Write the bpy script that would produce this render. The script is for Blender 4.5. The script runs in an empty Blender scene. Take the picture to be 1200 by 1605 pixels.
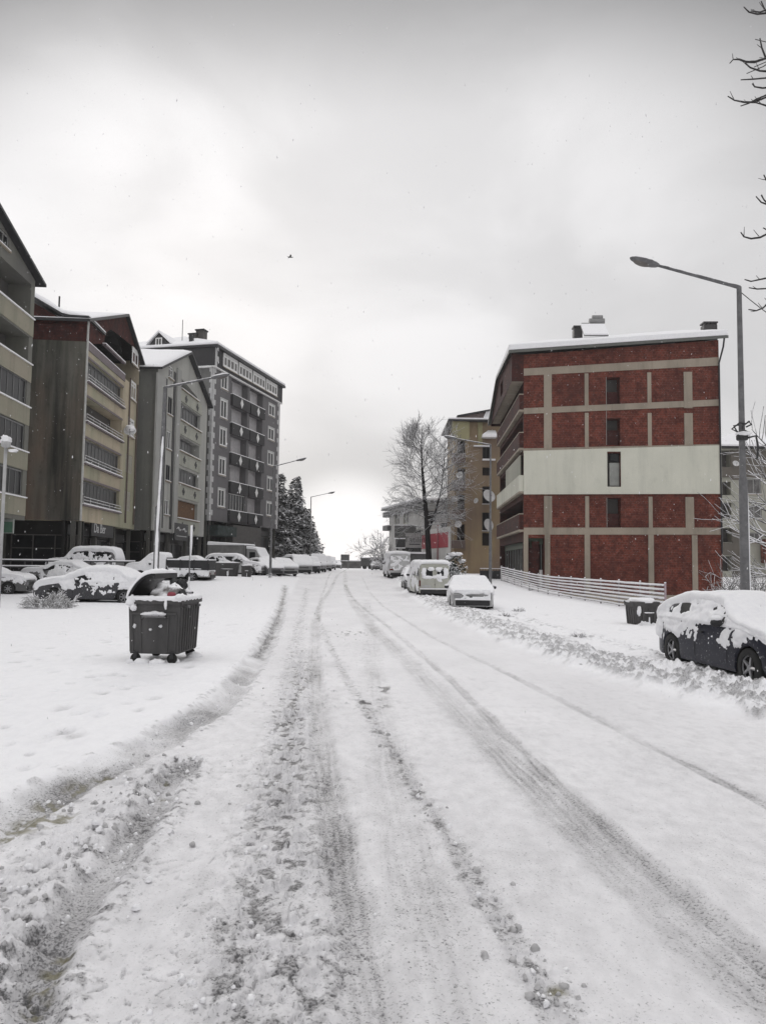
import bpy, math, random
import numpy as np
from mathutils import Vector, Matrix, noise
from mathutils.geometry import tessellate_polygon

# ------------------------------------------------------------------ camera, sky, light
SC = bpy.context.scene
COL = SC.collection
FPX, CAMZ, PITCH, ROLL = 1190.0, 1.9, math.radians(3.87), math.radians(0.75)
cam = bpy.data.cameras.new('camera'); camo = bpy.data.objects.new('camera', cam); COL.objects.link(camo)
cam.sensor_fit = 'VERTICAL'; cam.sensor_height = 36.0; cam.lens = FPX / 1605.0 * 36.0
cam.clip_start = 0.05; cam.clip_end = 6000
CM = Matrix.Rotation(math.pi / 2 + PITCH, 4, 'X') @ Matrix.Rotation(ROLL, 4, 'Z')
camo.matrix_world = Matrix.Translation((0, 0, CAMZ)) @ CM
SC.camera = camo
SUN_AZ, SUN_EL = math.radians(-14), math.radians(21)     # azimuth from +Y towards +X: behind the cloud, ahead to the left
SDIR = Vector((math.sin(SUN_AZ) * math.cos(SUN_EL), math.cos(SUN_AZ) * math.cos(SUN_EL), math.sin(SUN_EL)))
SC.view_settings.view_transform = 'Standard'; SC.view_settings.look = 'None'
SC.view_settings.gamma = 1; SC.view_settings.exposure = 0.0
SC.view_settings.use_curve_mapping = False

def build_world():
    w = bpy.data.worlds.new('World'); SC.world = w; w.use_nodes = True
    nt = w.node_tree; N = nt.nodes; L = nt.links
    N.clear()
    out = N.new('ShaderNodeOutputWorld'); bg = N.new('ShaderNodeBackground'); L.new(bg.outputs[0], out.inputs[0])
    def math_(op, a, b=None, c=None, clamp=False):
        n = N.new('ShaderNodeMath'); n.operation = op; n.use_clamp = clamp
        for i, v in enumerate((a, b, c)):
            if v is None: continue
            if isinstance(v, (int, float)): n.inputs[i].default_value = v
            else: L.new(v, n.inputs[i])
        return n.outputs[0]
    def mrange(v, a, b, c, d):
        n = N.new('ShaderNodeMapRange'); n.interpolation_type = 'SMOOTHSTEP'
        L.new(v, n.inputs[0])
        for i, q in enumerate((a, b, c, d)): n.inputs[i + 1].default_value = q
        return n.outputs[0]
    tc = N.new('ShaderNodeTexCoord'); nrm = N.new('ShaderNodeVectorMath'); nrm.operation = 'NORMALIZE'
    L.new(tc.outputs['Generated'], nrm.inputs[0])
    sep = N.new('ShaderNodeSeparateXYZ'); L.new(nrm.outputs[0], sep.inputs[0])
    def dotg(d):
        n = N.new('ShaderNodeVectorMath'); n.operation = 'DOT_PRODUCT'
        L.new(nrm.outputs[0], n.inputs[0]); n.inputs[1].default_value = d; return n.outputs['Value']
    z = sep.outputs['Z']
    base = math_('ADD', mrange(z, 0.10, 0.40, 0.71, 0.80), mrange(z, 0.68, 0.88, 0.0, 0.86))
    # bright cloud round the hidden sun, a bright gap over the road end, darker cloud with lens vignetting painted in high up
    glow = mrange(dotg(SDIR), 0.86, 0.99, 0.0, 0.10)
    gap = mrange(dotg(Vector((-0.045, 1, 0.02)).normalized()), 0.9935, 0.9995, 0.0, 0.55)
    left = mrange(dotg(Vector((-0.62, 1, 0.20)).normalized()), 0.86, 0.995, 0.0, 0.07)
    d0 = dotg(Vector((-0.02, 1, 0.22)).normalized())
    top = math_('MULTIPLY', mrange(z, 0.50, 0.64, 0.0, 0.42), mrange(z, 0.66, 0.80, 1.0, 0.0))
    dip = math_('MULTIPLY', math_('MULTIPLY', mrange(d0, 0.77, 0.935, 0.68, 0.0), mrange(d0, 0.42, 0.62, 0.0, 1.0)), mrange(z, 0.28, 0.52, 0.0, 1.0))
    tot = math_('MULTIPLY', math_('ADD', math_('ADD', math_('ADD', base, glow), gap), left), math_('MULTIPLY', math_('SUBTRACT', 1.0, dip), math_('SUBTRACT', 1.0, top)))
    mp = N.new('ShaderNodeMapping'); mp.inputs['Scale'].default_value = (1.0, 1.0, 1.9); L.new(nrm.outputs[0], mp.inputs[0])
    no = N.new('ShaderNodeTexNoise'); no.inputs['Scale'].default_value = 2.9; no.inputs['Detail'].default_value = 6
    no.inputs['Roughness'].default_value = 0.45; no.inputs['Distortion'].default_value = 0.35; L.new(mp.outputs[0], no.inputs[0])
    cl = mrange(no.outputs['Fac'], 0.36, 0.64, 0.885, 1.09)
    tot = math_('MULTIPLY', tot, cl)
    mx = N.new('ShaderNodeCombineColor')
    L.new(tot, mx.inputs[0]); L.new(math_('MULTIPLY', tot, 0.988), mx.inputs[1]); L.new(math_('MULTIPLY', tot, 0.994), mx.inputs[2])
    sky = N.new('ShaderNodeTexSky'); sky.sky_type = 'NISHITA'; sky.sun_disc = False
    sky.sun_elevation = SUN_EL; sky.sun_rotation = SUN_AZ
    sc_ = N.new('ShaderNodeVectorMath'); sc_.operation = 'SCALE'; sc_.inputs['Scale'].default_value = 0.10; L.new(sky.outputs[0], sc_.inputs[0])
    mix = N.new('ShaderNodeMix'); mix.data_type = 'RGBA'; mix.inputs[0].default_value = 0.97
    L.new(sc_.outputs[0], mix.inputs[6]); L.new(mx.outputs[0], mix.inputs[7])
    L.new(mix.outputs[2], bg.inputs[0]); bg.inputs[1].default_value = 1.0
build_world()
sl = bpy.data.lights.new('sun', 'SUN'); sl.energy = 0.85; sl.angle = math.radians(35); sl.color = (1.0, 0.97, 0.93)
so = bpy.data.objects.new('sun', sl); COL.objects.link(so)
so.rotation_euler = SDIR.to_track_quat('Z', 'Y').to_euler()

# ------------------------------------------------------------------ helpers
def ray(px, py):
    d = CM.to_3x3() @ Vector(((px - 600) / FPX, -(py - 802.5) / FPX, -1)); return d / d.y
def at(px, py, Y):
    d = ray(px, py) * Y; d.z += CAMZ; return d
def XX(px, Y): return at(px, 883, Y).x
def gp(px, py, z=0.0):
    d = ray(px, py); t = (z - CAMZ) / d.z; return Vector((d.x * t, d.y * t, z))
def sst(a, b, x):
    t = np.clip((x - a) / (b - a), 0, 1); return t * t * (3 - 2 * t)
def terr(x, y):
    a = sst(34, 50, y) * sst(5, 10, -x); b = sst(45, 75, y)
    z = 0.75 * (1 - (1 - a) * (1 - b))
    d = sst(11.6, 12.0, x) * sst(29.6, 30.4, y) * (1 - sst(84, 92, y))     # sunken yard beside the brick block
    return z * (1 - d) - 2.1 * d
def tz(x, y): return float(terr(np.float64(x), np.float64(y)))

def tag(o, label=None, cat=None, group=None, kind=None):
    if label: o['label'] = label
    if cat: o['category'] = cat
    if group: o['group'] = group
    if kind: o['kind'] = kind
    return o
def empty(name, loc, rz, label, cat, group=None):
    o = bpy.data.objects.new(name, None); o.empty_display_size = 0.3; COL.objects.link(o)
    o.location = loc; o.rotation_euler = (0, 0, rz); return tag(o, label, cat, group)
def copy_tree(o, parent=None):
    c = o.copy(); COL.objects.link(c)
    if parent is not None: c.parent = parent
    for ch in list(o.children): copy_tree(ch, c)
    return c

class MB:
    def __init__(s, T=None): s.v = []; s.f = []; s.m = []; s.T = T
    def add(s, vs, fs, mi=0):
        b = len(s.v)
        for v in vs:
            v = Vector(v)
            s.v.append(tuple(s.T @ v) if s.T is not None else tuple(v))
        for f in fs: s.f.append([b + i for i in f]); s.m.append(mi)
    def face(s, pts, mi=0): s.add(pts, [list(range(len(pts)))], mi)
    def hexa(s, p, mi=0):      # 8 corners: bottom 4 ccw, top 4 ccw
        s.add(p, [(3, 2, 1, 0), (4, 5, 6, 7), (0, 1, 5, 4), (1, 2, 6, 5), (2, 3, 7, 6), (3, 0, 4, 7)], mi)
    def box(s, x0, y0, z0, x1, y1, z1, mi=0):
        s.hexa([(x0, y0, z0), (x1, y0, z0), (x1, y1, z0), (x0, y1, z0), (x0, y0, z1), (x1, y0, z1), (x1, y1, z1), (x0, y1, z1)], mi)
    def prism(s, poly, vec, mi=0):
        n = len(poly); vec = Vector(vec); a = [Vector(p) for p in poly]; b = [p + vec for p in a]
        fs = [list(range(n))[::-1], [n + i for i in range(n)]] + [(i, (i + 1) % n, n + (i + 1) % n, n + i) for i in range(n)]
        s.add(a + b, fs, mi)
    def tube(s, pts, rad, n=8, mi=0, cap=True, sq=1.0):
        pts = [Vector(p) for p in pts]
        if not isinstance(rad, (list, tuple)): rad = [rad] * len(pts)
        vs = []; up = None
        for i, p in enumerate(pts):
            t = (pts[min(i + 1, len(pts) - 1)] - pts[max(i - 1, 0)])
            if t.length < 1e-9: t = Vector((0, 0, 1))
            t.normalize()
            if up is None: up = Vector((0, 0, 1)) if abs(t.z) < 0.95 else Vector((1, 0, 0))
            a = t.cross(up)
            if a.length < 1e-4: a = t.cross(Vector((1, 0.3, 0)))
            a.normalize(); b = a.cross(t); up = b
            for k in range(n):
                th = 2 * math.pi * k / n
                vs.append(p + a * (math.cos(th) * rad[i]) + b * (math.sin(th) * rad[i] * sq))
        fs = []
        for i in range(len(pts) - 1):
            for k in range(n):
                fs.append((i * n + k, i * n + (k + 1) % n, (i + 1) * n + (k + 1) % n, (i + 1) * n + k))
        if cap: fs.append(list(range(n))[::-1]); fs.append([(len(pts) - 1) * n + k for k in range(n)])
        s.add(vs, fs, mi)
    def lathe(s, prof, c, axis='Z', n=20, mi=0, caps=True):   # prof: [(r, h)]
        vs = []
        for r, h in prof:
            for k in range(n):
                th = 2 * math.pi * k / n; a, b = r * math.cos(th), r * math.sin(th)
                q = {'Z': (a, b, h), 'Y': (a, h, b), 'X': (h, a, b)}[axis]
                vs.append((c[0] + q[0], c[1] + q[1], c[2] + q[2]))
        fs = [(i * n + k, i * n + (k + 1) % n, (i + 1) * n + (k + 1) % n, (i + 1) * n + k) for i in range(len(prof) - 1) for k in range(n)]
        if caps: fs.append(list(range(n))[::-1]); fs.append([(len(prof) - 1) * n + k for k in range(n)])
        s.add(vs, fs, mi)
    def blob(s, c, r, seed=0, amp=0.25, fr=1.5, nu=16, nv=10, mi=0, flat=None):
        vs = []; r = (r, r, r) if isinstance(r, (int, float)) else r
        for j in range(nv + 1):
            ph = math.pi * j / nv - math.pi / 2
            for i in range(nu):
                th = 2 * math.pi * i / nu
                d = Vector((math.cos(ph) * math.cos(th), math.cos(ph) * math.sin(th), math.sin(ph)))
                k = 1 + amp * noise.noise(d * fr + Vector((seed * 7.3, seed * 1.7, 0)))
                p = Vector((d.x * r[0] * k, d.y * r[1] * k, d.z * r[2] * k))
                if flat is not None: p.z = max(p.z, flat)
                vs.append(Vector(c) + p)
        fs = [(j * nu + i, j * nu + (i + 1) % nu, (j + 1) * nu + (i + 1) % nu, (j + 1) * nu + i) for j in range(nv) for i in range(nu)]
        s.add(vs, fs, mi)
    def build(s, name, mats, parent=None, smooth=False, bevel=0.0):
        me = bpy.data.meshes.new(name)
        me.from_pydata(s.v, [], s.f)
        if not isinstance(mats, (list, tuple)): mats = [mats]
        for m in mats: me.materials.append(m)
        me.polygons.foreach_set('material_index', s.m)
        if smooth: me.polygons.foreach_set('use_smooth', [True] * len(s.f))
        me.validate(); me.update()
        o = bpy.data.objects.new(name, me); COL.objects.link(o)
        if parent is not None: o.parent = parent
        if bevel:
            b = o.modifiers.new('bevel', 'BEVEL'); b.width = bevel; b.segments = 2; b.limit_method = 'ANGLE'; b.angle_limit = 0.7
        return o

class Fr:                     # a wall frame: o = origin, u = along the wall, i = into the building
    def __init__(s, o, u, i): s.o = Vector(o); s.u = Vector(u).normalized(); s.i = Vector(i).normalized()
    def P(s, u, z, d=0): return s.o + s.u * u + Vector((0, 0, z)) + s.i * d
def fbox(mb, fr, u0, z0, d0, u1, z1, d1, mi=0):
    if u1 < u0: u0, u1 = u1, u0
    if z1 < z0: z0, z1 = z1, z0
    if d1 < d0: d0, d1 = d1, d0
    P = fr.P
    mb.hexa([P(u0, z0, d0), P(u1, z0, d0), P(u1, z0, d1), P(u0, z0, d1), P(u0, z1, d0), P(u1, z1, d0), P(u1, z1, d1), P(u0, z1, d1)], mi)
def wall(mb, fr, poly, holes=(), mi=0, rmi=None, back=None):
    """flat wall with real openings. poly [(u,z)], holes [(u0,z0,u1,z1,depth)] or dict(poly=..,d=..)"""
    hp = []
    for h in holes:
        if isinstance(h, dict): hp.append((h['poly'], h['d']))
        else: hp.append(([(h[0], h[1]), (h[2], h[1]), (h[2], h[3]), (h[0], h[3])], h[4]))
    loops = [[Vector((u, z, 0)) for u, z in poly]] + [[Vector((u, z, 0)) for u, z in p][::-1] for p, d in hp]
    flat = [p for lp in loops for p in lp]
    mb.add([fr.P(p.x, p.y) for p in flat], [tuple(t) for t in tessellate_polygon(loops)], mi)
    for p, d in hp:
        n = len(p)
        for k in range(n):
            a, b = p[k], p[(k + 1) % n]
            mb.face([fr.P(*a), fr.P(*b), fr.P(b[0], b[1], d), fr.P(a[0], a[1], d)], mi if rmi is None else rmi)
        if back is not None: mb.face([fr.P(a[0], a[1], d) for a in p], back)
class Fac:                    # facade through two ground points; turns a pixel into (u, z) on it
    def __init__(s, A, B):
        s.A = Vector((A[0], A[1], 0)); s.B = Vector((B[0], B[1], 0)); s.L = (s.B - s.A).length
        s.u = (s.B - s.A).normalized(); s.n = Vector((-s.u.y, s.u.x, 0)); s.rz = math.atan2(s.u.y, s.u.x)
    def uz(s, px, py):
        d = ray(px, py); t = s.A.dot(s.n) / d.dot(s.n); p = d * t; p.z += CAMZ
        return (p - s.A).dot(s.u), p.z

# ------------------------------------------------------------------ materials
MATS = {}
def nodes(name):
    m = bpy.data.materials.new(name); m.use_nodes = True; nt = m.node_tree
    b = nt.nodes['Principled BSDF']; return m, nt, b
def NZ(nt, scale, detail=5, rough=0.55, coord='Object', sc=(1, 1, 1), dist=0.0):
    tc = nt.nodes.new('ShaderNodeTexCoord'); mp = nt.nodes.new('ShaderNodeMapping'); mp.inputs['Scale'].default_value = sc
    nt.links.new(tc.outputs[coord], mp.inputs[0])
    n = nt.nodes.new('ShaderNodeTexNoise'); n.inputs['Scale'].default_value = scale; n.inputs['Detail'].default_value = detail
    n.inputs['Roughness'].default_value = rough; n.inputs['Distortion'].default_value = dist
    nt.links.new(mp.outputs[0], n.inputs[0]); return n.outputs['Fac']
def MR(nt, v, a, b, c=0.0, d=1.0):
    n = nt.nodes.new('ShaderNodeMapRange'); nt.links.new(v, n.inputs[0])
    for i, q in enumerate((a, b, c, d)): n.inputs[i + 1].default_value = q
    return n.outputs[0]
def MX(nt, f, a, b, mode='MIX'):
    n = nt.nodes.new('ShaderNodeMix'); n.data_type = 'RGBA'; n.blend_type = mode; n.clamp_factor = True
    for i, v in ((0, f), (6, a), (7, b)):
        if isinstance(v, (int, float)): n.inputs[i].default_value = v
        elif isinstance(v, tuple): n.inputs[i].default_value = (*v[:3], 1)
        else: nt.links.new(v, n.inputs[i])
    return n.outputs[2]
def MA(nt, op, a, b=None):
    n = nt.nodes.new('ShaderNodeMath'); n.operation = op
    for i, v in enumerate((a, b)):
        if v is None: continue
        if isinstance(v, (int, float)): n.inputs[i].default_value = v
        else: nt.links.new(v, n.inputs[i])
    return n.outputs[0]
def BUMP(nt, b, h, strength=0.3, dist=0.02):
    n = nt.nodes.new('ShaderNodeBump'); n.inputs['Strength'].default_value = strength; n.inputs['Distance'].default_value = dist
    nt.links.new(h, n.inputs['Height']); nt.links.new(n.outputs[0], b.inputs['Normal'])
def plain(name, col, rough=0.6, metal=0.0, var=0.12, bump=0.0, scale=3.0, spec=0.4):
    if name in MATS: return MATS[name]
    m, nt, b = nodes(name)
    f = NZ(nt, scale, 6, 0.6)
    c2 = tuple(max(0, c * (1 - var * 2)) for c in col)
    nt.links.new(MX(nt, MR(nt, f, 0.3, 0.7), c2, col), b.inputs['Base Color'])
    b.inputs['Roughness'].default_value = rough; b.inputs['Metallic'].default_value = metal; b.inputs['Specular IOR Level'].default_value = spec
    if bump: BUMP(nt, b, f, bump, 0.02)
    MATS[name] = m; return m
def plaster(name, col, stain=0.5, dark=(0.06, 0.065, 0.055), second=None, thr=0.5, warm=None):
    """painted render with rain streaks, damp patches and a second repaired tone"""
    if name in MATS: return MATS[name]
    m, nt, b = nodes(name)
    c = MX(nt, MR(nt, NZ(nt, 0.35, 4, 0.6), 0.35, 0.7), col, second or tuple(x * 0.8 for x in col))
    if warm: c = MX(nt, MR(nt, NZ(nt, 0.16, 3, 0.6, sc=(1, 1, 0.5)), 0.45, 0.6), c, warm)
    st = NZ(nt, 0.9, 6, 0.65, sc=(1, 1, 0.09))
    c = MX(nt, MR(nt, st, thr, thr + 0.28, 0, stain), c, dark)
    sp = NZ(nt, 2.2, 8, 0.7, sc=(1, 1, 0.5))
    c = MX(nt, MR(nt, sp, 0.56, 0.78, 0, stain * 0.8), c, dark)
    fine = NZ(nt, 22, 4, 0.7)
    c = MX(nt, MR(nt, fine, 0.3, 0.8, 0.0, 0.22), c, tuple(x * 0.55 for x in col))
    nt.links.new(c, b.inputs['Base Color']); b.inputs['Roughness'].default_value = 0.88; b.inputs['Specular IOR Level'].default_value = 0.2
    BUMP(nt, b, fine, 0.35, 0.01)
    MATS[name] = m; return m
def brick(name, c1, c2, mortar, sx=1.0, patch=(0.06, 0.02, 0.02)):
    if name in MATS: return MATS[name]
    m, nt, b = nodes(name)
    tc = nt.nodes.new('ShaderNodeTexCoord'); sp = nt.nodes.new('ShaderNodeSeparateXYZ'); nt.links.new(tc.outputs['Object'], sp.inputs[0])
    cb = nt.nodes.new('ShaderNodeCombineXYZ'); nt.links.new(MA(nt, 'ADD', sp.outputs[0], sp.outputs[1]), cb.inputs[0]); nt.links.new(sp.outputs[2], cb.inputs[1])
    br = nt.nodes.new('ShaderNodeTexBrick'); nt.links.new(cb.outputs[0], br.inputs['Vector'])
    br.inputs['Color1'].default_value = (*c1, 1); br.inputs['Color2'].default_value = (*c2, 1); br.inputs['Mortar'].default_value = (*mortar, 1)
    br.inputs['Scale'].default_value = 1.0; br.inputs['Brick Width'].default_value = 0.26 * sx; br.inputs['Row Height'].default_value = 0.19
    br.inputs['Mortar Size'].default_value = 0.016; br.inputs['Mortar Smooth'].default_value = 0.4; br.inputs['Bias'].default_value = -0.1
    c = MX(nt, MR(nt, NZ(nt, 0.35, 3, 0.5), 0.4, 0.65, 0, 0.55), br.outputs['Color'], patch)
    c = MX(nt, MR(nt, NZ(nt, 1.6, 8, 0.8), 0.45, 0.60, 0, 0.9), c, patch)
    c = MX(nt, MR(nt, NZ(nt, 2.6, 9, 0.9, sc=(1, 1, 1.3)), 0.565, 0.62, 0, 0.9), c, tuple(min(1, x * 1.6 + 0.05) for x in mortar))
    c = MX(nt, MR(nt, NZ(nt, 1.2, 6, 0.7, sc=(1, 1, 0.2)), 0.5, 0.75, 0, 0.5), c, (0.05, 0.03, 0.03))
    nt.links.new(c, b.inputs['Base Color']); b.inputs['Roughness'].default_value = 0.92; b.inputs['Specular IOR Level'].default_value = 0.2
    BUMP(nt, b, br.outputs['Fac'], -0.4, 0.01)
    MATS[name] = m; return m
def snowtop(name, col, lo=0.15, hi=0.45, rough=0.7, cover=1.0, nscale=6.0, snow=(0.82, 0.82, 0.84)):
    """a surface whose upward faces carry a crust of snow"""
    if name in MATS: return MATS[name]
    m, nt, b = nodes(name)
    g = nt.nodes.new('ShaderNodeNewGeometry'); sp = nt.nodes.new('ShaderNodeSeparateXYZ'); nt.links.new(g.outputs['Normal'], sp.inputs[0])
    nz = NZ(nt, nscale, 4, 0.6)
    v = MA(nt, 'ADD', sp.outputs[2], MR(nt, nz, 0.3, 0.7, -0.25, 0.25))
    f = MR(nt, v, lo, hi, 0, cover)
    c = MX(nt, MR(nt, nz, 0.3, 0.7), tuple(x * 0.6 for x in col), col)
    nt.links.new(MX(nt, f, c, snow), b.inputs['Base Color']); b.inputs['Roughness'].default_value = rough; b.inputs['Specular IOR Level'].default_value = 0.3
    MATS[name] = m; return m
def snow_mat():
    m, nt, b = nodes('snow')
    f = NZ(nt, 9, 6, 0.6); g = NZ(nt, 60, 3, 0.7)
    c = MX(nt, MR(nt, f, 0.3, 0.7), (0.80, 0.80, 0.825), (0.88, 0.88, 0.89))
    nt.links.new(c, b.inputs['Base Color']); b.inputs['Roughness'].default_value = 0.75; b.inputs['Specular IOR Level'].default_value = 0.25
    BUMP(nt, b, MA(nt, 'ADD', f, MA(nt, 'MULTIPLY', g, 0.3)), 0.5, 0.03)
    MATS['snow'] = m; return m
SNOW = snow_mat()
def glassy(name, col, rough=0.12):
    if name in MATS: return MATS[name]
    m, nt, b = nodes(name)
    f = NZ(nt, 1.3, 4, 0.6)
    nt.links.new(MX(nt, MR(nt, f, 0.35, 0.65), tuple(x * 0.5 for x in col), col), b.inputs['Base Color'])
    b.inputs['Roughness'].default_value = rough; b.inputs['Specular IOR Level'].default_value = 0.28
    MATS[name] = m; return m
GLASS = glassy('dark glass', (0.014, 0.015, 0.017), 0.3); GLASS2 = glassy('curtained glass', (0.16, 0.155, 0.15), 0.35)
WHITE = plain('white upvc', (0.80, 0.80, 0.79), 0.45); DARK = plain('dark void', (0.018, 0.017, 0.017), 0.9)
CONC = plaster('concrete', (0.36, 0.31, 0.25), 0.5, second=(0.27, 0.235, 0.19)); GALV = plain('galvanised', (0.20, 0.20, 0.205), 0.5, 0.3, 0.15)
RUBBER = plain('rubber', (0.02, 0.02, 0.02), 0.85); BLACKM = plain('black plastic', (0.018, 0.018, 0.020), 0.5)
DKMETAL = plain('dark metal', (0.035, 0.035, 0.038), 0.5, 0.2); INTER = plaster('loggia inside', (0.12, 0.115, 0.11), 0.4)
POLE = snowtop('pole metal snow', (0.17, 0.17, 0.175), 0.35, 0.6); RAILS = snowtop('rail snow', (0.30, 0.29, 0.29), 0.0, 0.35)

# ------------------------------------------------------------------ ground
_rs = np.random.RandomState(5)
_perm = np.concatenate([_rs.permutation(256)] * 2); _g = _rs.uniform(-1, 1, (256, 2)); _g /= np.linalg.norm(_g, axis=1)[:, None]
def perlin(x, y):
    xi = np.floor(x).astype(np.int64); yi = np.floor(y).astype(np.int64); xf = x - xi; yf = y - yi
    u = xf * xf * xf * (xf * (xf * 6 - 15) + 10); v = yf * yf * yf * (yf * (yf * 6 - 15) + 10)
    def gr(ix, iy, fx, fy):
        h = _perm[(_perm[ix & 255] + iy) & 255]; g = _g[h]; return g[..., 0] * fx + g[..., 1] * fy
    a = gr(xi, yi, xf, yf); b = gr(xi + 1, yi, xf - 1, yf); c = gr(xi, yi + 1, xf, yf - 1); d = gr(xi + 1, yi + 1, xf - 1, yf - 1)
    return (a + u * (b - a) + v * (c - a + u * (a - b - c + d))) * 1.5
def fbm(x, y, o=4, lac=2.1, ga=0.5):
    s = 0; a = 1.0; t = 0
    for k in range(o):
        s = s + a * perlin(x + 17.3 * k, y - 9.1 * k); t += a; x = x * lac; y = y * lac; a *= ga
    return s / t
def gline(pts, z=0.0): return np.array([tuple(gp(a, b, z))[:2] for a, b in pts])
def dist_line(x, y, P):
    """distance to polyline, and progress 0..1 along it"""
    best = np.full(x.shape, 1e9); side = np.zeros(x.shape)
    for k in range(len(P) - 1):
        ax, ay = P[k]; bx, by = P[k + 1]; dx, dy = bx - ax, by - ay; l2 = dx * dx + dy * dy
        t = np.clip(((x - ax) * dx + (y - ay) * dy) / l2, 0, 1)
        d = np.hypot(x - ax - t * dx, y - ay - t * dy); m = d < best
        best = np.where(m, d, best); side = np.where(m, np.sign(dx * (y - ay) - dy * (x - ax)), side)
    return best, side
# road edges as x(y)
_le = gline([(505, 899), (470, 915), (447, 940), (425, 985), (405, 1025), (340, 1105), (160, 1205), (0, 1290), (-300, 1440)])
_re = gline([(598, 897), (612, 912), (640, 935), (700, 972), (800, 1015), (900, 1050), (1050, 1095), (1200, 1135), (1500, 1215)])
def edge(P, y):
    o = np.argsort(P[:, 1]); return np.interp(y, P[o, 1], P[o, 0])

def build_ground():
    a_in = np.linspace(-0.60, 0.60, 980)
    a_out = np.concatenate([np.linspace(0.62, 1.2, 22), np.linspace(1.3, 4, 14)])
    A = np.concatenate([-a_out[::-1], a_in, a_out])
    py = np.concatenate([np.linspace(1660, 1180, 420), np.linspace(1179.4, 893, 640)]); Yn = 2261.0 / (py - 883)
    Yfar = np.concatenate([np.geomspace(235, 820, 26)])
    Ynear = np.linspace(-60, Yn[0] - 0.2, 26)
    Y = np.concatenate([Ynear, Yn, Yfar])
    w = np.where(Y > 1.5, Y, 1.5 + (1.5 - Y))
    X2 = A[None, :] * w[:, None]; Y2 = np.repeat(Y[:, None], len(A), 1)
    x, y = X2.ravel(), Y2.ravel()
    x = np.clip(x, -820, 820); z = terr(x, y)
    fade = 1 / (1 + np.maximum(y, 1) / 60.0)
    xl, xr = edge(_le, y), edge(_re, y)
    wob = 0.18 * perlin(x * 1.3, y * 1.3) + 0.07 * perlin(x * 5, y * 5)
    road = sst(-0.10, 0.22, x - xl + wob) * sst(-0.10, 0.22, xr - x + wob)
    road *= sst(-4, 0, y)
    off = 1 - road
    slush_shade = np.zeros_like(x); grass = np.zeros_like(x); chunk = np.zeros_like(x)
    # undisturbed snow off the road
    z += off * (0.085 + 0.03 * fbm(x * 0.35, y * 0.35, 3) + 0.014 * fbm(x * 2.5, y * 2.5, 4) + 0.007 * fbm(x * 11, y * 11, 2))
    # carriageway: packed, lightly grained
    z += road * (0.010 * fbm(x * 1.1, y * 0.35, 3) + 0.008 * fbm(x * 9, y * 7, 3))
    # ploughed, lumpy strip along the right kerb
    wb = 1.15 + 0.5 * perlin(y * 0.25, y * 0 + 3.3) + 0.25 * perlin(y * 0.9, y * 0 + 8.1)
    band = sst(-0.05, 0.25, x - xr + wob) * (1 - sst(wb * 0.9, wb * 1.5 + 0.4, x - xr)) * sst(2, 5, y)
    lump = np.abs(fbm(x * 3.4, y * 3.0, 4, 2.2, 0.55)); rid = fbm(x * 6.5, y * 6.0, 3)
    z += band * (0.06 + 0.17 * lump + 0.10 * rid + 0.03 * fbm(x * 14, y * 11, 2)); chunk = np.maximum(chunk, band)
    slush_shade += band * 0.48 * sst(0.02, 0.30, rid + 0.5 * fbm(x * 1.7, y * 1.2, 3) + 0.10)
    # a couple of trampled strips behind it
    tr = np.exp(-((x - xr - 2.6 - 0.3 * perlin(y * 0.4, y * 0)) / 0.4) ** 2) * sst(8, 11, y) * (1 - sst(30, 42, y))
    z += tr * 0.10 * fbm(x * 5, y * 4, 3); slush_shade += 0.42 * tr * sst(0, .3, fbm(x * 4, y * 3, 3))
    # wheel tracks
    n75, n31, n86, p41, p09, p15 = fbm(x * 7, y * 5, 2), fbm(x * 3, y * 1.1, 3), fbm(x * 8, y * 6, 3), perlin(x * 4, y * 1.2), perlin(x * 0.9 + 3, y * 0.5), perlin(x * 1.5, y * 1.2)
    def track(pts, wd, dep, sl, lumpy=0.0, edgeh=0.4, y1=160):
        nonlocal z, slush_shade, chunk
        d, sd = dist_line(x, y, gline(pts)); d = d + 0.03 * p41
        m = np.exp(-(d / wd) ** 4); e = np.exp(-((d - wd * 1.25) / (wd * 0.35)) ** 2)
        va = 0.75 + 0.5 * p09
        z -= m * dep; z += e * dep * edgeh * (0.6 + n75)
        slush_shade += m * sl * va * (0.8 + 0.5 * n31) * (1 + 0.55 * perlin(d * 26, y * 0.35)) * (1 + 0.12 * (1 - sst(3.5, 8, y))); z += m * 0.005 * perlin(d * 26, y * 0.35)
        if lumpy:
            c = np.exp(-(d / (wd * 1.5)) ** 2); q = sst(0.12, 0.42, n86 + 0.2 * p15)
            z += c * q * lumpy; slush_shade += c * 0.34 * sst(0.10, 0.40, -n86 + 0.1)
    T1 = [(548, 893), (530, 912), (505, 940), (494, 975), (493, 1040), (499, 1110), (511, 1200), (530, 1320), (560, 1480), (590, 1640)]
    T2 = [(540, 900), (541, 922), (556, 950), (596, 995), (665, 1062), (765, 1160), (870, 1265), (1000, 1385), (1200, 1560)]
    T2b = [(541, 922), (560, 945), (612, 985), (700, 1060), (790, 1148), (905, 1255), (1060, 1390), (1260, 1560)]
    T3 = [(566, 915), (600, 950), (680, 1000), (780, 1048), (900, 1108), (1050, 1185), (1230, 1275), (1400, 1350)]
    T4 = [(521, 905), (505, 930), (497, 960), (515, 1010), (552, 1080), (610, 1170), (668, 1260), (735, 1370), (830, 1510), (900, 1640)]
    T5 = [(575, 940), (590, 1090), (612, 1200), (645, 1350), (690, 1500), (720, 1640)]
    track(T1, 0.13, 0.024, 0.44); track(T2, 0.20, 0.018, 0.40); track(T2b, 0.08, 0.020, 0.42)
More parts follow.
